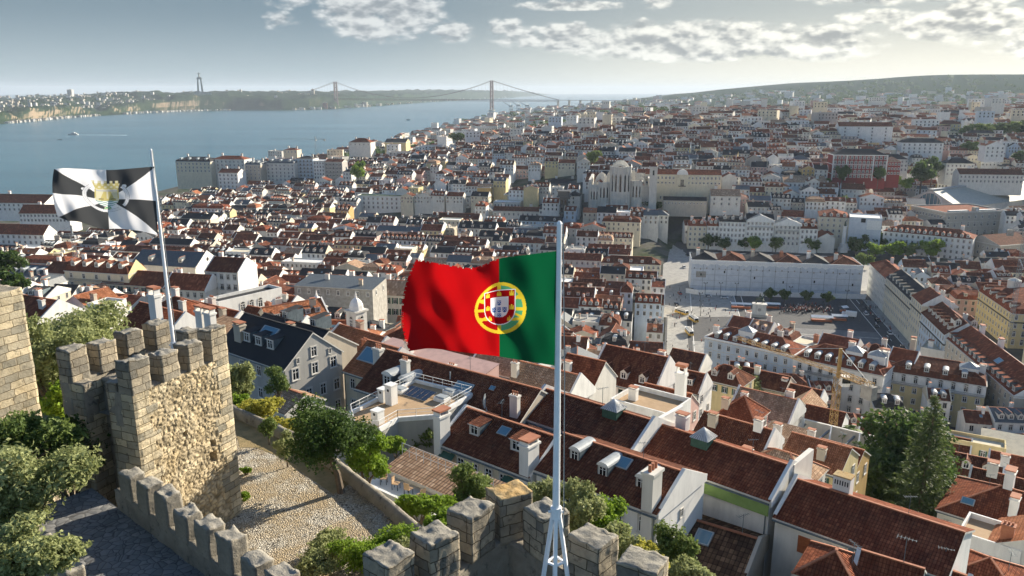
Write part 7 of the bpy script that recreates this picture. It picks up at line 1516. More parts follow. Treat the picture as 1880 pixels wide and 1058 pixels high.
# ------------------------------------------------------------------ the old town: streets of tenement houses
KEEP = [(1068, 1332, 308, 374, 640), (1528, 1657, 280, 336, 700), (1655, 1852, 370, 447, 618), (1665, 1885, 322, 378, 730), (1262, 1507, 404, 458, 572), (1500, 1625, 396, 462, 560), (1620, 1790, 422, 468, 535), (1266, 1590, 472, 548, 440), (1238, 1600, 538, 604, 372), (1236, 1292, 430, 626, 600), (1290, 1625, 618, 722, 255), (1625, 1812, 680, 782, 240),
        (1730, 1870, 612, 770, 240), (1594, 1740, 478, 645, 305), (1795, 1885, 528, 600, 345), (650, 868, 354, 390, 765), (318, 648, 288, 334, 890), (112, 475, 470, 548, 280), (560, 672, 540, 602, 150), (1024, 1048, 330, 392, 620), (872, 992, 345, 392, 690), (936, 1072, 300, 335, 840), (-20, 105, 365, 440, 560), (430, 560, 545, 600, 150)]
def city():
    rr = random.Random(21); cand = []
    def add(s, t, ang, w, d, h, zb=None, near=False, rf=None):
        cx, cy = xy(s, t)
        if proj((cx, cy, 20))[0] < -260 or proj((cx, cy, 20))[0] > 2150: return
        zt_ = (H(cx, cy) if zb is None else zb) + h + 3; Dc = cy
        for ox in (-w*.45, 0, w*.45):
            qx, qy, _z = proj((cx + ox, cy, zt_))
            if any(a0 < qx < a1 and b0 < qy < b1 and Dc < dm for a0, a1, b0, b1, dm in KEEP): return
        if not free(cx, cy, ang, w/2 - .4, d/2 - .4): return
        z = H(cx, cy) if zb is None else zb
        if z < 2.5: return
        c, s_ = math.cos(ang), math.sin(ang); x, y = cx - c*w/2 + s_*d/2, cy - s_*w/2 - c*d/2
        rf = rf or rr.choices(['gable', 'hip', 'mansard', 'gabley', 'flat'], [60, 13, 8, 12, 5])[0]
        wm = rr.choices(['white', 'off_white', 'cream', 'pale_yellow', 'beige', 'pink', 'grey', 'pale_blue', 'ochre'], [40, 24, 14, 5, 6, 4, 3, 4, 1])[0]; rm = rr.choices(['red', 'brown', 'dark', 'orange', 'tan', 'slate'], [24, 38, 24, 5, 4, 5])[0]
        b = Bld(x, y, z, ang, w, d, h, roof=rf, rh=min(w, d)*rr.uniform(.22, .33) if rf != 'mansard' else 1.5, wm=wm, rm=rm if rf != 'flat' else rr.choice(['w_cream', 'concrete', 'w_white']))
        claim(b, -.4); D = math.hypot(cx, cy); cand.append((w*(h*.35 + d*.3) / D**2, D, b, t))
    cx_, cy_ = xy(66, 545); FOOT.append((Vector((cx_, cy_, 0)), -GA, 80, 52)); cx_, cy_ = xy(62, 410); FOOT.append((Vector((cx_, cy_, 0)), -GA, 60, 100))
    # regular blocks of the low town
    t = 338
    while t < 705:
        s = -470 + rr.uniform(0, 20)
        while s < -2:
            for row in (0, 1):
                bh = rr.uniform(14.5, 17.5); u = s; e = min(s + rr.uniform(62, 76), 0)
                while u < e - 6:
                    w = min(rr.uniform(10, 18) if rr.random() > .16 else rr.uniform(24, 36), e - u)
                    if w < 6: break
                    x_, y_ = xy(u + w/2, t); add(u + w/2, t + row*12.4 + 6, -GA, w, 11.8 + rr.uniform(-.8, .5), bh + rr.choice([0, 0, .6, -1, 1.5, 2.6, -2.4]), None, False, rr.choices(['gable', 'mansard', 'hip', 'flat', 'gabley'], [62, 16, 9, 7, 6])[0]); u += w + .05
            s = e + 7
        t += 33
    # looser rows on the slope above it and right of the square
    def loose(s0, s1, t0, t1, dt, hmin, hmax, wmin=7, wmax=14, jit=.12, gap=.1, dep=10.5, a0=None):
        t = t0
        while t < t1:
            s = s0 + rr.uniform(0, 8)
            while s < s1:
                w = rr.uniform(wmin, wmax); a = (-GA if a0 is None else a0) + rr.uniform(-jit, jit)
                if rr.random() < .12: a += math.pi/2
                add(s + w/2, t + rr.uniform(-2, 2), a, w, dep * rr.uniform(.85, 1.12), rr.uniform(hmin, hmax)); s += w + (rr.random() < gap) * rr.uniform(2, 6)
            t += dt
    loose(-330, 0, 205, 336, 15.5, 9, 14); loose(-160, 60, 140, 210, 14, 7, 10, 6, 11, .25, .15, 9)
    loose(146, 380, 395, 575, 13.5, 8, 12, 9, 18, .12, .15, 11, -GA); loose(5, 150, 185, 262, 14, 8, 13, 7, 13, .2); loose(-520, -330, 200, 340, 16, 10, 14)
    loose(126, 240, 190, 300, 15, 10, 15); loose(150, 420, 300, 470, 15, 10, 16, 8, 16, .1, .1, 11, R(-20)); loose(40, 140, 100, 190, 13, 6, 9, 6, 10, .25, .2, 8.5)
    loose(20, 130, 268, 300, 15, 12, 16)
    loose(-520, 4, 706, 1060, 17.5, 12, 19, 9, 18, .1, .12, 12); loose(4, 130, 600, 1060, 16.5, 11, 17, 9, 18, .15, .12, 12); loose(130, 620, 640, 1060, 16.5, 10, 17, 9, 20, .25, .22, 12)
    loose(300, 620, 470, 640, 17, 10, 16, 9, 18, .25, .15, 12, R(10))
    cand.sort(key=lambda c: -c[0]); ind, rest = cand[:CITY_N], cand[CITY_N:]
    mass = MB()
    for k, (a, D, b, t) in enumerate(cand):
        r2 = random.Random(k); big = k < CITY_N
        nb = max(2, int(b.w / r2.uniform(2.6, 3.4))); nf = 2 if big else 2
        b.win('f', nb, nf, 1.15, 1.9, 3.4, .8, r2.choice(['plain', 'plain', 'french']), skip=.06, rr=r2)
        cx = b.M @ Vector((b.w/2, b.d/2, 0))
        if cx.x < 0 and D < 560 or r2.random() < .3: b.win('R', 3, 1, 1.0, 1.7, 3.4, .9, skip=.35, rr=r2)
        if b.roof in ('gable', 'hip', 'mansard') and r2.random() < .62: b.dormers(r2.randint(1, max(1, int(b.w/3))), r2.choice(['gable', 'gable', 'zinc', 'flat']), 1.0 if b.roof != 'mansard' else .6, r2.uniform(.95, 1.2), .8)
        for _ in range(r2.randint(0, 2)): b.chim(r2.uniform(.6, b.w - .6), r2.uniform(b.d*.35, b.d*.8), r2.choice([0, 0, 1, 2, 0]), r2.uniform(1.0, 1.4), r2.choice([0, R(90)]), r2.uniform(.8, 1.4))
        if b.roof == 'gable' and r2.random() < .75: b.party(r2.choice(['R', 'LR', 'LR', 'L']), r2.uniform(.25, .6), r2.choice(['w_white', 'w_white', 'w_off_white', 'w_cream']))
        if r2.random() < .3 and b.roof in ('gable', 'hip'): b.sky(b.w*r2.uniform(.2, .8), b.d*.3, .9, .9)
        if big: CITY.append(b)
        else: b.merge(mass)
    tag(mass.build('city_houses'), kind='stuff')
CITY, CITY_N = [], 125
city()
# ------------------------------------------------------------------ the far quarters of the town, thousands of houses reading as one mass
def far_town():
    rr = random.Random(4); n = 5200; g = np.random.default_rng(4); D = 1060 * (5600/1060) ** (g.random(n) ** 1.15); A = np.radians(g.uniform(-20, 46, n)); X, Y = np.sin(A)*D, np.cos(A)*D; Z = HH(X, Y); m = MB()
    hills = np.sin(X*.011 + 1)*np.sin(Y*.008) + .6*np.sin(X*.004 - Y*.003)
    for x, y, z, d, hl in zip(X, Y, Z, D, hills):
        if z < 3 or hl > .82 + .3*rr.random() or z > 118 or (d > 2800 and rr.random() < .45): continue
        w, dp, h = rr.uniform(10, 26)*(1 + d/6000), rr.uniform(9, 14)*(1 + d/6000), rr.uniform(8, 17) + (rr.random() < .05)*rr.uniform(5, 20)
        b = Bld(x, y, z, -GA + rr.choice([0, 0, .3, -.3, 1.57]) + rr.uniform(-.12, .12), w, dp, h, roof=rr.choice(['gable', 'gable', 'hip', 'flat'] if h < 20 else ['flat']), rh=3.2, wm=rr.choices(['white', 'off_white', 'cream', 'beige', 'pink', 'pale_blue', 'grey'], [36, 26, 16, 8, 4, 4, 6])[0], rm=rr.choices(['red', 'brown', 'dark', 'orange', 'tan'], [28, 32, 18, 12, 10])[0], ov=.2)
        if d < 2600:
            k = max(2, int(w/4.5)); s = 1.5 if d < 1600 else 2.1
            for i in range(k):
                for j in range(2): u = w*(i + .5)/k; zz = h - 3.2 - j*3.8; b.wall.poly([(u - s/2, -.06, zz), (u + s/2, -.06, zz), (u + s/2, -.06, zz + 2.2), (u - s/2, -.06, zz + 2.2)], 'glass')
            if d < 1700: b.chim(w*.3, dp*.6, rr.randint(0, 2), 1.8)
        mm = MB(); mm.add(b.wall, b.M); mm.add(b.top, b.M)
        m.add(mm, Matrix.Identity(4))
        for nm, key, bb, M in b.bits: m.add(bb, b.M @ M)
    tag(m.build('far_city'), kind='stuff')
far_town()
# ------------------------------------------------------------------ trees, bushes, plants
def leaf_cloud(name, lobes, n, leaf, key, seed=1, shell=.55, aspect=1.7, up=0.0):
    """n leaf-sized faces spread through the lobes' volume"""
    g = np.random.default_rng(seed); L_ = np.array(lobes, float); vol = L_[:, 3]*L_[:, 4]*L_[:, 5]; vol = vol ** .8; idx = g.choice(len(L_), n, p=vol/vol.sum()); q = L_[idx]
    d = g.normal(size=(n, 3)); d /= np.linalg.norm(d, axis=1)[:, None]; r = shell + (1 - shell) * g.random(n) ** .6; r *= np.where(g.random(n) < .12, g.uniform(1, 1.22, n), 1)
    tw = .72 + .42*np.sin(d[:, 0]*7 + q[:, 0]*3 + d[:, 2]*5)*np.sin(d[:, 1]*6 + q[:, 1]*3 + 1); r *= np.clip(tw + .15, .6, 1.12)
    c = q[:, :3] + d * r[:, None] * q[:, 3:6]
    nrm = d * .6 + g.normal(size=(n, 3)) * .75 + np.array([0, 0, .25]); nrm /= np.linalg.norm(nrm, axis=1)[:, None]
    t = g.normal(size=(n, 3)) + np.array([0, 0, up]); t -= nrm * (t*nrm).sum(1)[:, None]; t /= np.linalg.norm(t, axis=1)[:, None]; b_ = np.cross(nrm, t)
    s = leaf * g.uniform(.6, 1.4, n)[:, None]; a = t*s*aspect*.5; w = b_*s*.5; k = nrm * s * .15
    V = np.stack([c - a, c + w + k, c + a, c - w + k], 1).reshape(-1, 3)
    me = bpy.data.meshes.new(name); me.from_pydata(V.tolist(), [], [(4*i, 4*i+1, 4*i+2, 4*i+3) for i in range(n)]); me.materials.append(MATS[key]); return me
def lobes_of(w, d, h, n, seed, base=.25):
    rr = random.Random(seed); out = [(0, 0, h*.55, w*.30, d*.30, h*.32)]
    for i in range(n):
        a = 2*math.pi*(i*.618 + rr.random()*.2); k = rr.uniform(.25, .68); z = h*(base + (1-base)*rr.uniform(.18, .86)); f = math.sqrt(max(.08, 1 - ((z/h - .55)/.5)**2))
        s = rr.uniform(.22, .36); out.append((w*.5*k*f*math.cos(a)*1.25, d*.5*k*f*math.sin(a)*1.25, z, w*s*.62, d*s*.62, h*s*.5))
    return out
def bush(p, w, d, h, n, leaf, key, label, name='bush', group=None, seed=1, lob=9, base=.1, cat='bush'):
    r = empty(name, p, rnd.uniform(0, 6), label, cat, group); lb_ = lobes_of(w, d, h, lob, seed, base)
    inst('foliage', leaf_cloud('foliage', lb_, n, leaf, key, seed), r)
    b = MB()
    for l in lb_[1:6]: b.tube([(0, 0, -.3), (l[0]*.4, l[1]*.4, l[2]*.45), (l[0]*.9, l[1]*.9, l[2])], [.05*h**.5, .035*h**.5, .012], 'bark', 5)
    b.build('stem', r); return r
def tree(p, w, h, n, leaf, key, label, name='tree', group=None, seed=1, lob=11, trunk=.3, tr=None, lean=(0, 0), cat='tree', shell=.5):
    r = empty(name, p, 0, label, cat, group); lb_ = [(x + lean[0], y + lean[1], z, a, b, c) for x, y, z, a, b, c in lobes_of(w, w, h, lob, seed, trunk)]
    inst('crown', leaf_cloud('crown', lb_, n, leaf, key, seed, shell), r)
    tr = tr or h*.035; b = MB(); b.tube([(0, 0, -.4), (lean[0]*.35 + tr*.5, lean[1]*.35, h*trunk*.5), (lean[0]*.8, lean[1]*.8, h*trunk), (lean[0], lean[1], h*.62)], [tr*1.35, tr, tr*.8, tr*.3], 'bark', 8)
    for l in lb_[1:8]: b.tube([(lean[0]*.8, lean[1]*.8, h*trunk*.95), ((lean[0]*.8 + l[0])*.5, (lean[1]*.8 + l[1])*.5, (h*trunk + l[2])*.5), (l[0], l[1], l[2])], [tr*.5, tr*.33, tr*.1], 'bark', 5)
    b.build('trunk', r); return r
def near_plants():
    bush(PD(22, 905, 21.5) - Vector((0, 0, 2.0)), 4.2, 3.2, 3.6, 15000, .085, 'leaf_olive', 'broad silvery olive bush below the castle walk, upper of the two', 'olive_bush', None, 3, 13)
    bush(PD(30, 1035, 18.2) - Vector((0, 0, 1.2)), 3.4, 2.8, 2.3, 12000, .08, 'leaf_olive', 'silvery olive bush in the near corner beneath the other olive', 'olive_bush', None, 8, 12)
    bush(PD(40, 795, 25) - Vector((0, 0, 1.3)), 3.6, 3, 2.3, 8000, .09, 'leaf_mid', 'dark olive bush at the foot of the honey coloured tower', 'olive_bush', None, 12, 10)
    bush(PD(110, 770, 27.5) - Vector((0, 0, 3.6)), 3.4, 3, 4.0, 7000, .1, 'leaf_dark', 'dark green bush in the shade of the square tower', 'bush', None, 15, 9)
    tree(PD(118, 690, 41) - Vector((0, 0, 3.2)), 8.4, 7.2, 30000, .125, 'leaf_olive', 'spreading pale green tree standing behind the square castle tower', 'olive_tree', None, 17, 14, .2)
    bush(PD(80, 655, 37) - Vector((0, 0, 2.6)), 5.6, 4.4, 4.6, 14000, .11, 'leaf_olive', 'rounded bush beside the honey coloured castle tower', 'bush', None, 16, 9)
    bush(PD(140, 690, 36) - Vector((0, 0, 3)), 4.6, 3.6, 3.6, 9000, .12, 'leaf_bright', 'bright green bush between the two castle towers', 'bush', None, 19, 8)
    bush(PD(432, 690, 46) - Vector((0, 0, 2.2)), 2.6, 2.4, 3.4, 6000, .11, 'leaf_olive', 'grey green bush beside the dark roofed gable house', 'bush', None, 23, 8)
    for i, (x, y, D, w, h, n, k, t) in enumerate(((470, 755, 42, 3.4, 1.6, 7000, 'leaf_yellow', 'yellow green shrub behind the low wall nearest the square tower'), (545, 785, 41, 3.0, 1.4, 6000, 'leaf_yellow', 'yellow green shrub behind the low wall in front of the ruined hut'),
            (510, 700, 60, 3.2, 2.4, 4000, 'leaf_mid', 'green shrub against the shaded wall of the gable house'), (440, 745, 44, 2.0, 1.5, 3500, 'leaf_bright', 'small bright shrub tucked against the tower corner'))):
        bush(PD(x, y, D) - Vector((0, 0, h*.55)), w, w*.7, h, n, .09, k, t, 'shrub', None, 30 + i, 8)
    tree(PZ(628, 905, 112), 4.3, 4.5, 16000, .085, 'leaf_dark', 'leaning dark leaved tree growing on the cobbled terrace', 'terrace_tree', None, 41, 13, .42, .15, (-.75, .3), 'tree', .35)
    tree(PZ(529, 858, 112), 1.25, 1.9, 2200, .06, 'leaf_olive', 'thin young tree on the dry strip of the terrace', 'sapling', None, 43, 6, .5, .035, (-.15, 0))
    tree(PZ(494, 817, 112), 1.15, 1.75, 2000, .06, 'leaf_mid', 'slim sapling on the terrace nearest the square tower', 'sapling', None, 45, 6, .5, .03)
    bush(PZ(672, 893, 110) , 2.7, 2.4, 2.9, 9000, .085, 'leaf_bright', 'fresh green bush just beyond the low terrace wall', 'bush', None, 51, 10)
    bush(PD(770, 925, 33) - Vector((0, 0, .9)), 3.4, 1.6, 1.5, 8000, .085, 'leaf_bright', 'bright climbing vine beyond the end of the low terrace wall', 'vine', None, 53, 10)
    bush(PD(815, 955, 30) - Vector((0, 0, 1.0)), 1.8, 1.3, 1.7, 5000, .08, 'leaf_bright', 'bright vine hanging behind the bastion merlons', 'vine', None, 55, 8)
    bush(PD(862, 900, 36) - Vector((0, 0, 1.7)), 2.6, 2.2, 3.0, 8000, .09, 'leaf_mid', 'dark green bush before the cream house with green shutters', 'bush', None, 57, 10)
    bush(PZ(590, 1050, 112) - Vector((0, 0, .3)), 3.5, 2.0, 1.75, 12000, .06, 'leaf_olive', 'low olive bush at the lower end of the cobbles', 'olive_bush', None, 61, 11)
    bush(PZ(685, 1050, 112) - Vector((0, 0, .3)), 3.9, 2.0, 1.9, 13000, .06, 'leaf_bright', 'low fresh green bush between the cobbles and the bastion', 'bush', None, 63, 11)
    bush(PZ(765, 1066, 112) - Vector((0, 0, .2)), 2.4, 1.7, 1.9, 7000, .06, 'leaf_olive', 'small olive bush behind the first bastion merlon', 'olive_bush', None, 64, 9)
    bush(PD(1010, 925, 30) - Vector((0, 0, 2.0)), 2.8, 2.2, 3.0, 9000, .08, 'leaf_olive', 'silvery olive bush behind the flagpole legs', 'olive_bush', None, 67, 10)
    bush(PD(1065, 915, 29) - Vector((0, 0, 2.0)), 2.1, 1.8, 2.8, 7000, .075, 'leaf_olive', 'silvery olive bush behind the broad bastion merlon', 'olive_bush', None, 69, 9)
    bush(PD(1110, 950, 31) - Vector((0, 0, 1.7)), 2.6, 2.0, 2.7, 8000, .085, 'leaf_bright', 'bright green bush below the white gable roof', 'bush', None, 71, 10)
    bush(PD(1140, 985, 27) - Vector((0, 0, 1.6)), 1.9, 1.7, 2.2, 6000, .075, 'leaf_olive', 'olive bush between the bright bush and the last merlons', 'olive_bush', None, 72, 9)
    bush(PD(1190, 1015, 21) - Vector((0, 0, .5)), 1.5, .9, .8, 2600, .07, 'leaf_yellow', 'yellow succulent clump behind the last bastion merlon', 'succulent', None, 75, 12)
    bush(PD(1245, 990, 33) - Vector((0, 0, 2.0)), 2.5, 2.1, 3.0, 8000, .085, 'leaf_mid', 'grey green olive in front of the dark tiled roof', 'olive_bush', None, 77, 10)
    bush(PD(1265, 1050, 30) - Vector((0, 0, 1.2)), 2.9, 2.1, 1.9, 8000, .08, 'leaf_olive', 'silvery olive at the lower frame edge beneath the dark tiled roof', 'olive_bush', None, 79, 10)
    for i, (x, y, t) in enumerate(((452, 872, 'small green weed tuft at the tower foot, upper one'), (450, 918, 'small green weed tuft at the tower foot, lower one'))):
        bush(PZ(x, y, 112), .6, .6, .45, 500, .06, 'leaf_bright', t, 'weed', None, 85 + i, 5)
near_plants()
# ------------------------------------------------------------------ trees in the town
def town_trees():
    big = tree(PD(1664, 885, 118) - Vector((0, 0, 8)), 24, 18, 34000, .42, 'leaf_dark', 'huge rounded dark green tree behind the slotted white chimney', 'broad_tree', None, 101, 16, .12, .5, (0, 0), 'tree', .6)
    # the fir: whorls of drooping branches
    p = PD(1684, 975, 104); top = PD(1689, 728, 104).z; h = top - p.z; r = empty('fir_tree', p, 0, 'tall dark fir rising above the rounded tree with tiered branches', 'tree'); b = MB(); b.tube([(0, 0, -3), (0, 0, h*.5), (.1, 0, h)], [.42, .26, .05], 'bark', 8); b.build('trunk', r)
    g = random.Random(9); pts = []; 
    for k in range(42):
        f = k/41; z = h*(.06 + .93*f); L_ = (5.4*(1 - f)**.95 + .45) * g.uniform(.8, 1.1)
        for j in range(7 if f < .8 else 5):
            a = j*2*math.pi/7 + k*1.1 + g.uniform(-.2, .2)
            for q in range(int(34*L_/5) + 6):
                u = g.random()**.7; rr_ = L_*u; w = .16 + .28*u*(1-u)*L_*.5; pts.append((rr_*math.cos(a) + g.gauss(0, w), rr_*math.sin(a) + g.gauss(0, w), z + .28*rr_ - .055*rr_*rr_ + g.gauss(0, .12)))
    n = len(pts); c = np.array(pts); gg = np.random.default_rng(2); t = c*np.array([1, 1, 0]); t /= np.linalg.norm(t, axis=1)[:, None] + 1e-6; t = t + gg.normal(size=(n, 3))*.5; t /= np.linalg.norm(t, axis=1)[:, None]; nr = gg.normal(size=(n, 3)) + np.array([0, 0, 1.2]); w = np.cross(nr, t); w /= np.linalg.norm(w, axis=1)[:, None]; s = gg.uniform(.22, .42, n)[:, None]
    V = np.stack([c - t*s, c + w*s*.35, c + t*s, c - w*s*.35], 1).reshape(-1, 3); me = bpy.data.meshes.new('crown'); me.from_pydata(V.tolist(), [], [(4*i, 4*i+1, 4*i+2, 4*i+3) for i in range(n)]); me.materials.append(MATS['leaf_fir']); inst('crown', me, r)
    # palm
    p = PD(1562, 800, 135); r = empty('palm_tree', p - Vector((0, 0, 4)), 0, 'small palm between the white tent roof and the rounded tree', 'tree'); b = MB(); b.tube([(0, 0, -3), (0, 0, 5)], [.3, .22], 'bark', 7); b.build('trunk', r)
    for k in range(15):
        a = k*2.4; b = MB(); e = .25 + (k % 4)*.28; P_ = [Vector((2.6*f*math.cos(a)*math.cos(e*(.4 + f*.6)), 2.6*f*math.sin(a)*math.cos(e), 5 + 2.4*f*math.sin(e*1.3) - 1.9*f*f)) for f in [i/6 for i in range(7)]]; sd_ = Vector((-math.sin(a), math.cos(a), 0))
        for i in range(6): w0, w1 = .42*math.sin(math.pi*(i/6*.85 + .1)), .42*math.sin(math.pi*((i+1)/6*.85 + .1)); b.poly([P_[i] - sd_*w0, P_[i] + Vector((0, 0, .06)), P_[i+1] + Vector((0, 0, .06)), P_[i+1] - sd_*w1], 'leaf_mid'); b.poly([P_[i] + Vector((0, 0, .06)), P_[i] + sd_*w0, P_[i+1] + sd_*w1, P_[i+1] + Vector((0, 0, .06))], 'leaf_mid')
        b.build('frond', r)
    tree(PD(1372, 710, 185) - Vector((0, 0, 5)), 10, 9.5, 5200, .4, 'leaf_olive', 'loose grey green tree among the brown roofs before the long white blue building', 'tree', None, 103, 12, .2, .25)
    bush(PD(1512, 900, 100) - Vector((0, 0, 2)), 7, 5, 4, 5000, .32, 'leaf_mid', 'green bush left of the rounded tree behind the bright red roof', 'bush', None, 104, 9)
    bush(PD(1745, 905, 108) - Vector((0, 0, 3)), 6, 5, 5, 5000, .32, 'leaf_dark', 'dark bush under the right side of the rounded tree', 'bush', None, 105, 9)
    tree(PD(5, 480, 260) - Vector((0, 0, 7)), 13, 11, 5000, .5, 'leaf_dark', 'dark pine crown at the left edge above the honey coloured tower', 'pine_tree', None, 106, 10, .4, .4)
    bush(PD(765, 800, 80) - Vector((0, 0, 2.2)), 5, 3, 3.4, 5000, .17, 'leaf_mid', 'bush growing against the shaded wall of the tan deck building', 'bush', None, 107, 9)
    bush(PD(725, 815, 76) - Vector((0, 0, 1.4)), 3, 2.4, 2.4, 3000, .15, 'leaf_bright', 'bright shrub at the foot of the tan deck building', 'bush', None, 108, 8)
    bush(PD(682, 800, 72) - Vector((0, 0, 2)), 3.4, 2.6, 3.4, 3500, .15, 'leaf_mid', 'bush beside the low end of the tan roof deck', 'bush', None, 109, 8)
    bush(PD(885, 735, 92) - Vector((0, 0, .8)), 3.4, 2, 1.6, 2200, .18, 'leaf_bright', 'small roof garden bush beside the satellite dish', 'bush', None, 110, 7)
    # smaller town trees: a few shared crowns
    protos = []
    for i, (key, n) in enumerate((('leaf_dark', 1500), ('leaf_mid', 1500), ('leaf_dark', 1500), ('leaf_bright', 1300))):
        lb_ = lobes_of(1, 1, 1, 9, 200 + i, .3); protos.append((leaf_cloud('crown', lb_, n, .075, key, 300 + i), 0))
    tb = MB(); tb.tube([(0, 0, -.3), (0, 0, .3), (.02, 0, .6)], [.035, .026, .012], 'bark', 6)
    for l in lobes_of(1, 1, 1, 9, 200, .3)[1:6]: tb.tube([(0, 0, .3), (l[0], l[1], l[2])], [.016, .006], 'bark', 4)
    tbm = tb.mesh('trunk')
    def small(px, py, z, w, h, k, lab, grp, D=None):
        p = PZ(px, py, z) if D is None else PD(px, py, D); r = empty('tree', p, rnd.uniform(0, 6), lab, 'tree', grp); inst('crown', protos[k][0], r, (0, 0, 0), 0, (w, w, h)); inst('trunk', tbm, r, (0, 0, 0), 0, (w, w, h))
    G1 = 'trees along the far square'
    row = [(1300, 458, 9, 10, 2, 'round dark tree before the cream corner building of the far square'), (1330, 462, 7, 8, 0, 'small dark tree before the dark mansard building'), (1362, 460, 8, 8, 0, 'dark tree left of the pedimented building'), (1385, 463, 8, 9, 3, 'sunlit tree before the pedimented building'), (1405, 458, 8, 9, 0, 'dark tree before the right side of the pedimented building'), (1424, 463, 8, 9, 1, 'mid green tree between the pediment and the slate roof'),
           (1448, 458, 9, 10, 0, 'dark tree before the slate roofed building'), (1472, 461, 10, 10, 2, 'dark spreading tree at the right end of the far square row'), (1488, 465, 8, 9, 1, 'grey green tree before the last white building of the row'), (1570, 470, 10, 11, 0, 'dark tree right of the white column'), (1588, 462, 9, 11, 2, 'dark tree under the grey boxed building'), (1606, 476, 9, 9, 3, 'sunlit rounded tree before the grey boxed building'),
           (1640, 476, 10, 10, 3, 'sunlit rounded tree before the long white building, left of the two'), (1625, 462, 10, 11, 0, 'dark tree against the left part of the long white building'), (1668, 476, 9, 9, 1, 'grey tree before the middle of the long white building'), (1708, 478, 11, 12, 3, 'largest sunlit tree before the long white building'), (1740, 472, 10, 11, 0, 'dark tree before the right part of the long white building'), (1655, 466, 9, 10, 2, 'dark tree behind the sunlit pair at the long white building'), (1585, 492, 8, 8, 1, 'tree peeping over the right end of the wrapped building')]
    for x, y, w, h, k, lab in row: small(x, y, 13.2, w*1.6, h*1.35, k, lab, G1)
    for x, y, lab in ((1412, 553, 'clipped round tree before the wrapped building, biggest of three'), (1440, 556, 'thin round tree beside the clipped one at the wrapped building'), (1481, 558, 'small clipped tree with a dark tub before the wrapped building'), (1520, 560, 'dark tree at the right part of the hoarding')): small(x, y, 13.2, 7, 8, 2, lab, 'trees on the square')
    sp = [(658, 335, 880, 20, 24, 3, 'bright green tree standing over the roofs by the grey balconied block'), (1090, 305, 780, 16, 16, 1, 'tree at the upper left of the ruined church'), (1545, 338, 690, 13, 17, 2, 'dark tree under the left corner of the red arched building'), (1611, 338, 688, 11, 16, 2, 'dark pointed tree under the right half of the red arched building'), (1690, 345, 760, 26, 26, 0, 'dark tree mass between the red annexe and the train shed'), (1662, 352, 750, 16, 14, 3, 'bright tree below the dark mass left of the train shed'), (1710, 330, 790, 20, 24, 2, 'dark tall tree above the train shed gable'), (1640, 340, 720, 12, 10, 3, 'sunlit garden tree right of the red annexe foot'), (1415, 330, 760, 12, 14, 2, 'dark tree among white houses left of the red building'), (1465, 450, 600, 6, 7, 1, 'tree by the last house of the far square'),
          (1180, 385, 645, 12, 9, 2, 'dark shrubs at the right foot of the ruined church'), (1205, 388, 640, 12, 8, 0, 'dark garden tree before the left end of the barracks'), (840, 262, 1120, 26, 14, 2, 'dark trees by the cream church nave near the river'), (1780, 258, 980, 26, 20, 0, 'left tree of the garden row on the right hand crest'), (1805, 256, 985, 26, 20, 1, 'second tree of the garden row on the right hand crest'), (1830, 255, 990, 26, 20, 0, 'third tree of the garden row on the right hand crest'), (1856, 253, 995, 26, 21, 1, 'fourth tree of the garden row on the right hand crest'), (1880, 252, 1000, 26, 21, 0, 'last tree of the garden row at the frame edge'),
          (1780, 285, 900, 20, 16, 2, 'dark tree below the garden row on the right hand crest'), (1870, 300, 860, 20, 14, 0, 'tree right of the white stepped gable house'), (1545, 378, 650, 10, 9, 1, 'tree beside the ochre slate roofed hall'), (1352, 430, 610, 8, 8, 2, 'small dark tree behind the far square roofs'), (1515, 345, 700, 9, 9, 1, 'tree left below the red arched building'), (30, 545, 190, 8, 7, 0, 'dark garden tree left behind the honey coloured tower')]
    for x, y, D, w, h, k, lab in sp: small(x, y, 0, w, h, k, lab, None, D)
    # far woods: one mass of crowns beyond the town
    g = np.random.default_rng(8); n = 4200; D = 1080*(5600/1080)**g.random(n); A = np.radians(g.uniform(-16, 44, n)); X, Y = np.sin(A)*D, np.cos(A)*D; Z = HH(X, Y); hl = np.sin(X*.011 + 1)*np.sin(Y*.008) + .6*np.sin(X*.004 - Y*.003); V, Fc = [], []
    base = np.array(lobes_of(1, 1, 1, 7, 5, .15)); 
    for x, y, z, d, q in zip(X, Y, Z, D, hl):
        if z < 4 or (d < 2800 or z < 75) and (q < .75 and g.random() > .05): continue
        w = g.uniform(12, 26)*(.7 + d/9000); h = w*.62; k = 46; idx = g.integers(0, len(base), k); dr = g.normal(size=(k, 3)); dr /= np.linalg.norm(dr, axis=1)[:, None]; c = (base[idx, :3] + dr*base[idx, 3:6])*np.array([w, w, h]) + np.array([x, y, z]); t = g.normal(size=(k, 3)); t /= np.linalg.norm(t, axis=1)[:, None]; u = np.cross(t, g.normal(size=(k, 3))); u /= np.linalg.norm(u, axis=1)[:, None]; s = w*.14
        o = len(V); V.extend(np.stack([c - t*s, c - u*s, c + t*s, c + u*s], 1).reshape(-1, 3).tolist()); Fc.extend([(o + 4*i, o + 4*i + 1, o + 4*i + 2, o + 4*i + 3) for i in range(k)])
    me = bpy.data.meshes.new('far_woods'); me.from_pydata(V, [], Fc); me.materials.append(MATS['leaf_dark']); tag(inst('far_woods', me), kind='stuff')
town_trees()
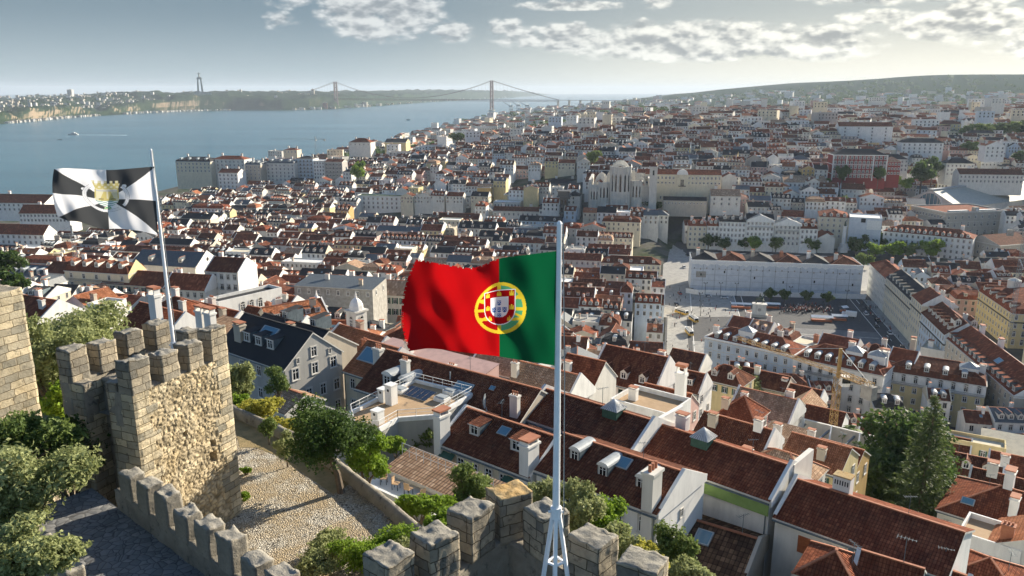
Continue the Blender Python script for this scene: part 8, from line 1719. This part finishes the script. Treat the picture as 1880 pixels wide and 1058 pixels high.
# ------------------------------------------------------------------ names for the tenement houses
def name_city():
    marks = [('the red and green flag', 890, 570), ('the twin bell towers', 620, 575), ('the tall white five storey house', 420, 505), ('the black and white flag', 195, 370), ('the pole of the red and green flag', 1027, 450), ('the yellow trams', 1265, 595), ('the wrapped building', 1430, 510), ('the planted roof', 760, 375), ('the ruined church', 1130, 340), ('the iron lift tower', 1035, 370),
             ('the rounded dark tree', 1660, 870), ('the yellow crane', 1525, 740), ('the long beige street block', 1800, 680), ('the round roof tank', 1820, 540), ('the station', 1790, 420), ('the pale four storey house', 180, 505), ('the house with red shutters', 660, 545), ('the honey coloured tower', 30, 620), ('the brick red house', 1355, 770), ('the white column', 1545, 440), ('the white and pale blue building', 1370, 640), ('the slate mansard hall', 885, 390), ('the warehouse roofs', 60, 370), ('the church with black roof', 300, 480)]
    byk = {}
    for b in CITY:
        c = b.M @ Vector((b.w/2, b.d/2, b.h)); px, py, zc = proj(c); best = min(marks, key=lambda m: (m[1]-px)**2 + ((m[2]-py)*1.6)**2); dx, dy = px - best[1], (py - best[2])*1.6
        rel = ('right of' if dx > 0 else 'left of') if abs(dx) > abs(dy) else ('beyond' if dy < 0 else 'in front of'); byk.setdefault((best[0], rel), []).append((math.hypot(dx, dy), b))
    ordn = ['nearest', 'second', 'third', 'fourth', 'fifth', 'sixth', 'seventh', 'eighth', 'ninth', 'tenth', 'eleventh', 'twelfth', 'thirteenth', 'fourteenth', 'fifteenth', 'sixteenth', 'seventeenth', 'eighteenth', 'nineteenth', 'twentieth', 'twenty-first', 'twenty-second', 'twenty-third', 'twenty-fourth', 'twenty-fifth', 'twenty-sixth']
    rn = {'gable': 'gable', 'gabley': 'gable', 'hip': 'hip', 'mansard': 'mansard', 'flat': 'flat'}; cn = lambda s: s.replace('_', ' ')
    for (m, rel), L_ in byk.items():
        L_.sort(key=lambda q: q[0])
        for i, (d, b) in enumerate(L_):
            roof = f'{b.rname} {rn[b.roof]} roof' if b.roof != 'flat' else 'flat roof'; b.real('tenement', ' '.join(f'{cn(b.wname)} house with {roof}, {ordn[min(i, 25)]} {rel} {m}'.split()[:16]), 'house', 'tenement houses of the old town')
name_city()
# ------------------------------------------------------------------ haze: one even volume round the whole place
def haze():
    m = bpy.data.materials.new('haze'); m.use_nodes = True; N = m.node_tree.nodes; L = m.node_tree.links
    for n in list(N): N.remove(n)
    o = N.new('ShaderNodeOutputMaterial'); v = N.new('ShaderNodeVolumePrincipled'); v.inputs['Color'].default_value = (.74, .86, 1.0, 1); v.inputs['Density'].default_value = HAZE; v.inputs['Anisotropy'].default_value = .1; L.new(v.outputs[0], o.inputs[1]); MATS['haze'] = m
    b = MB(); b.box(-17000, 17000, -700, 31000, -12, 262, 'haze'); tag(b.build('haze'), kind='stuff')
HAZE = 5e-5
haze()
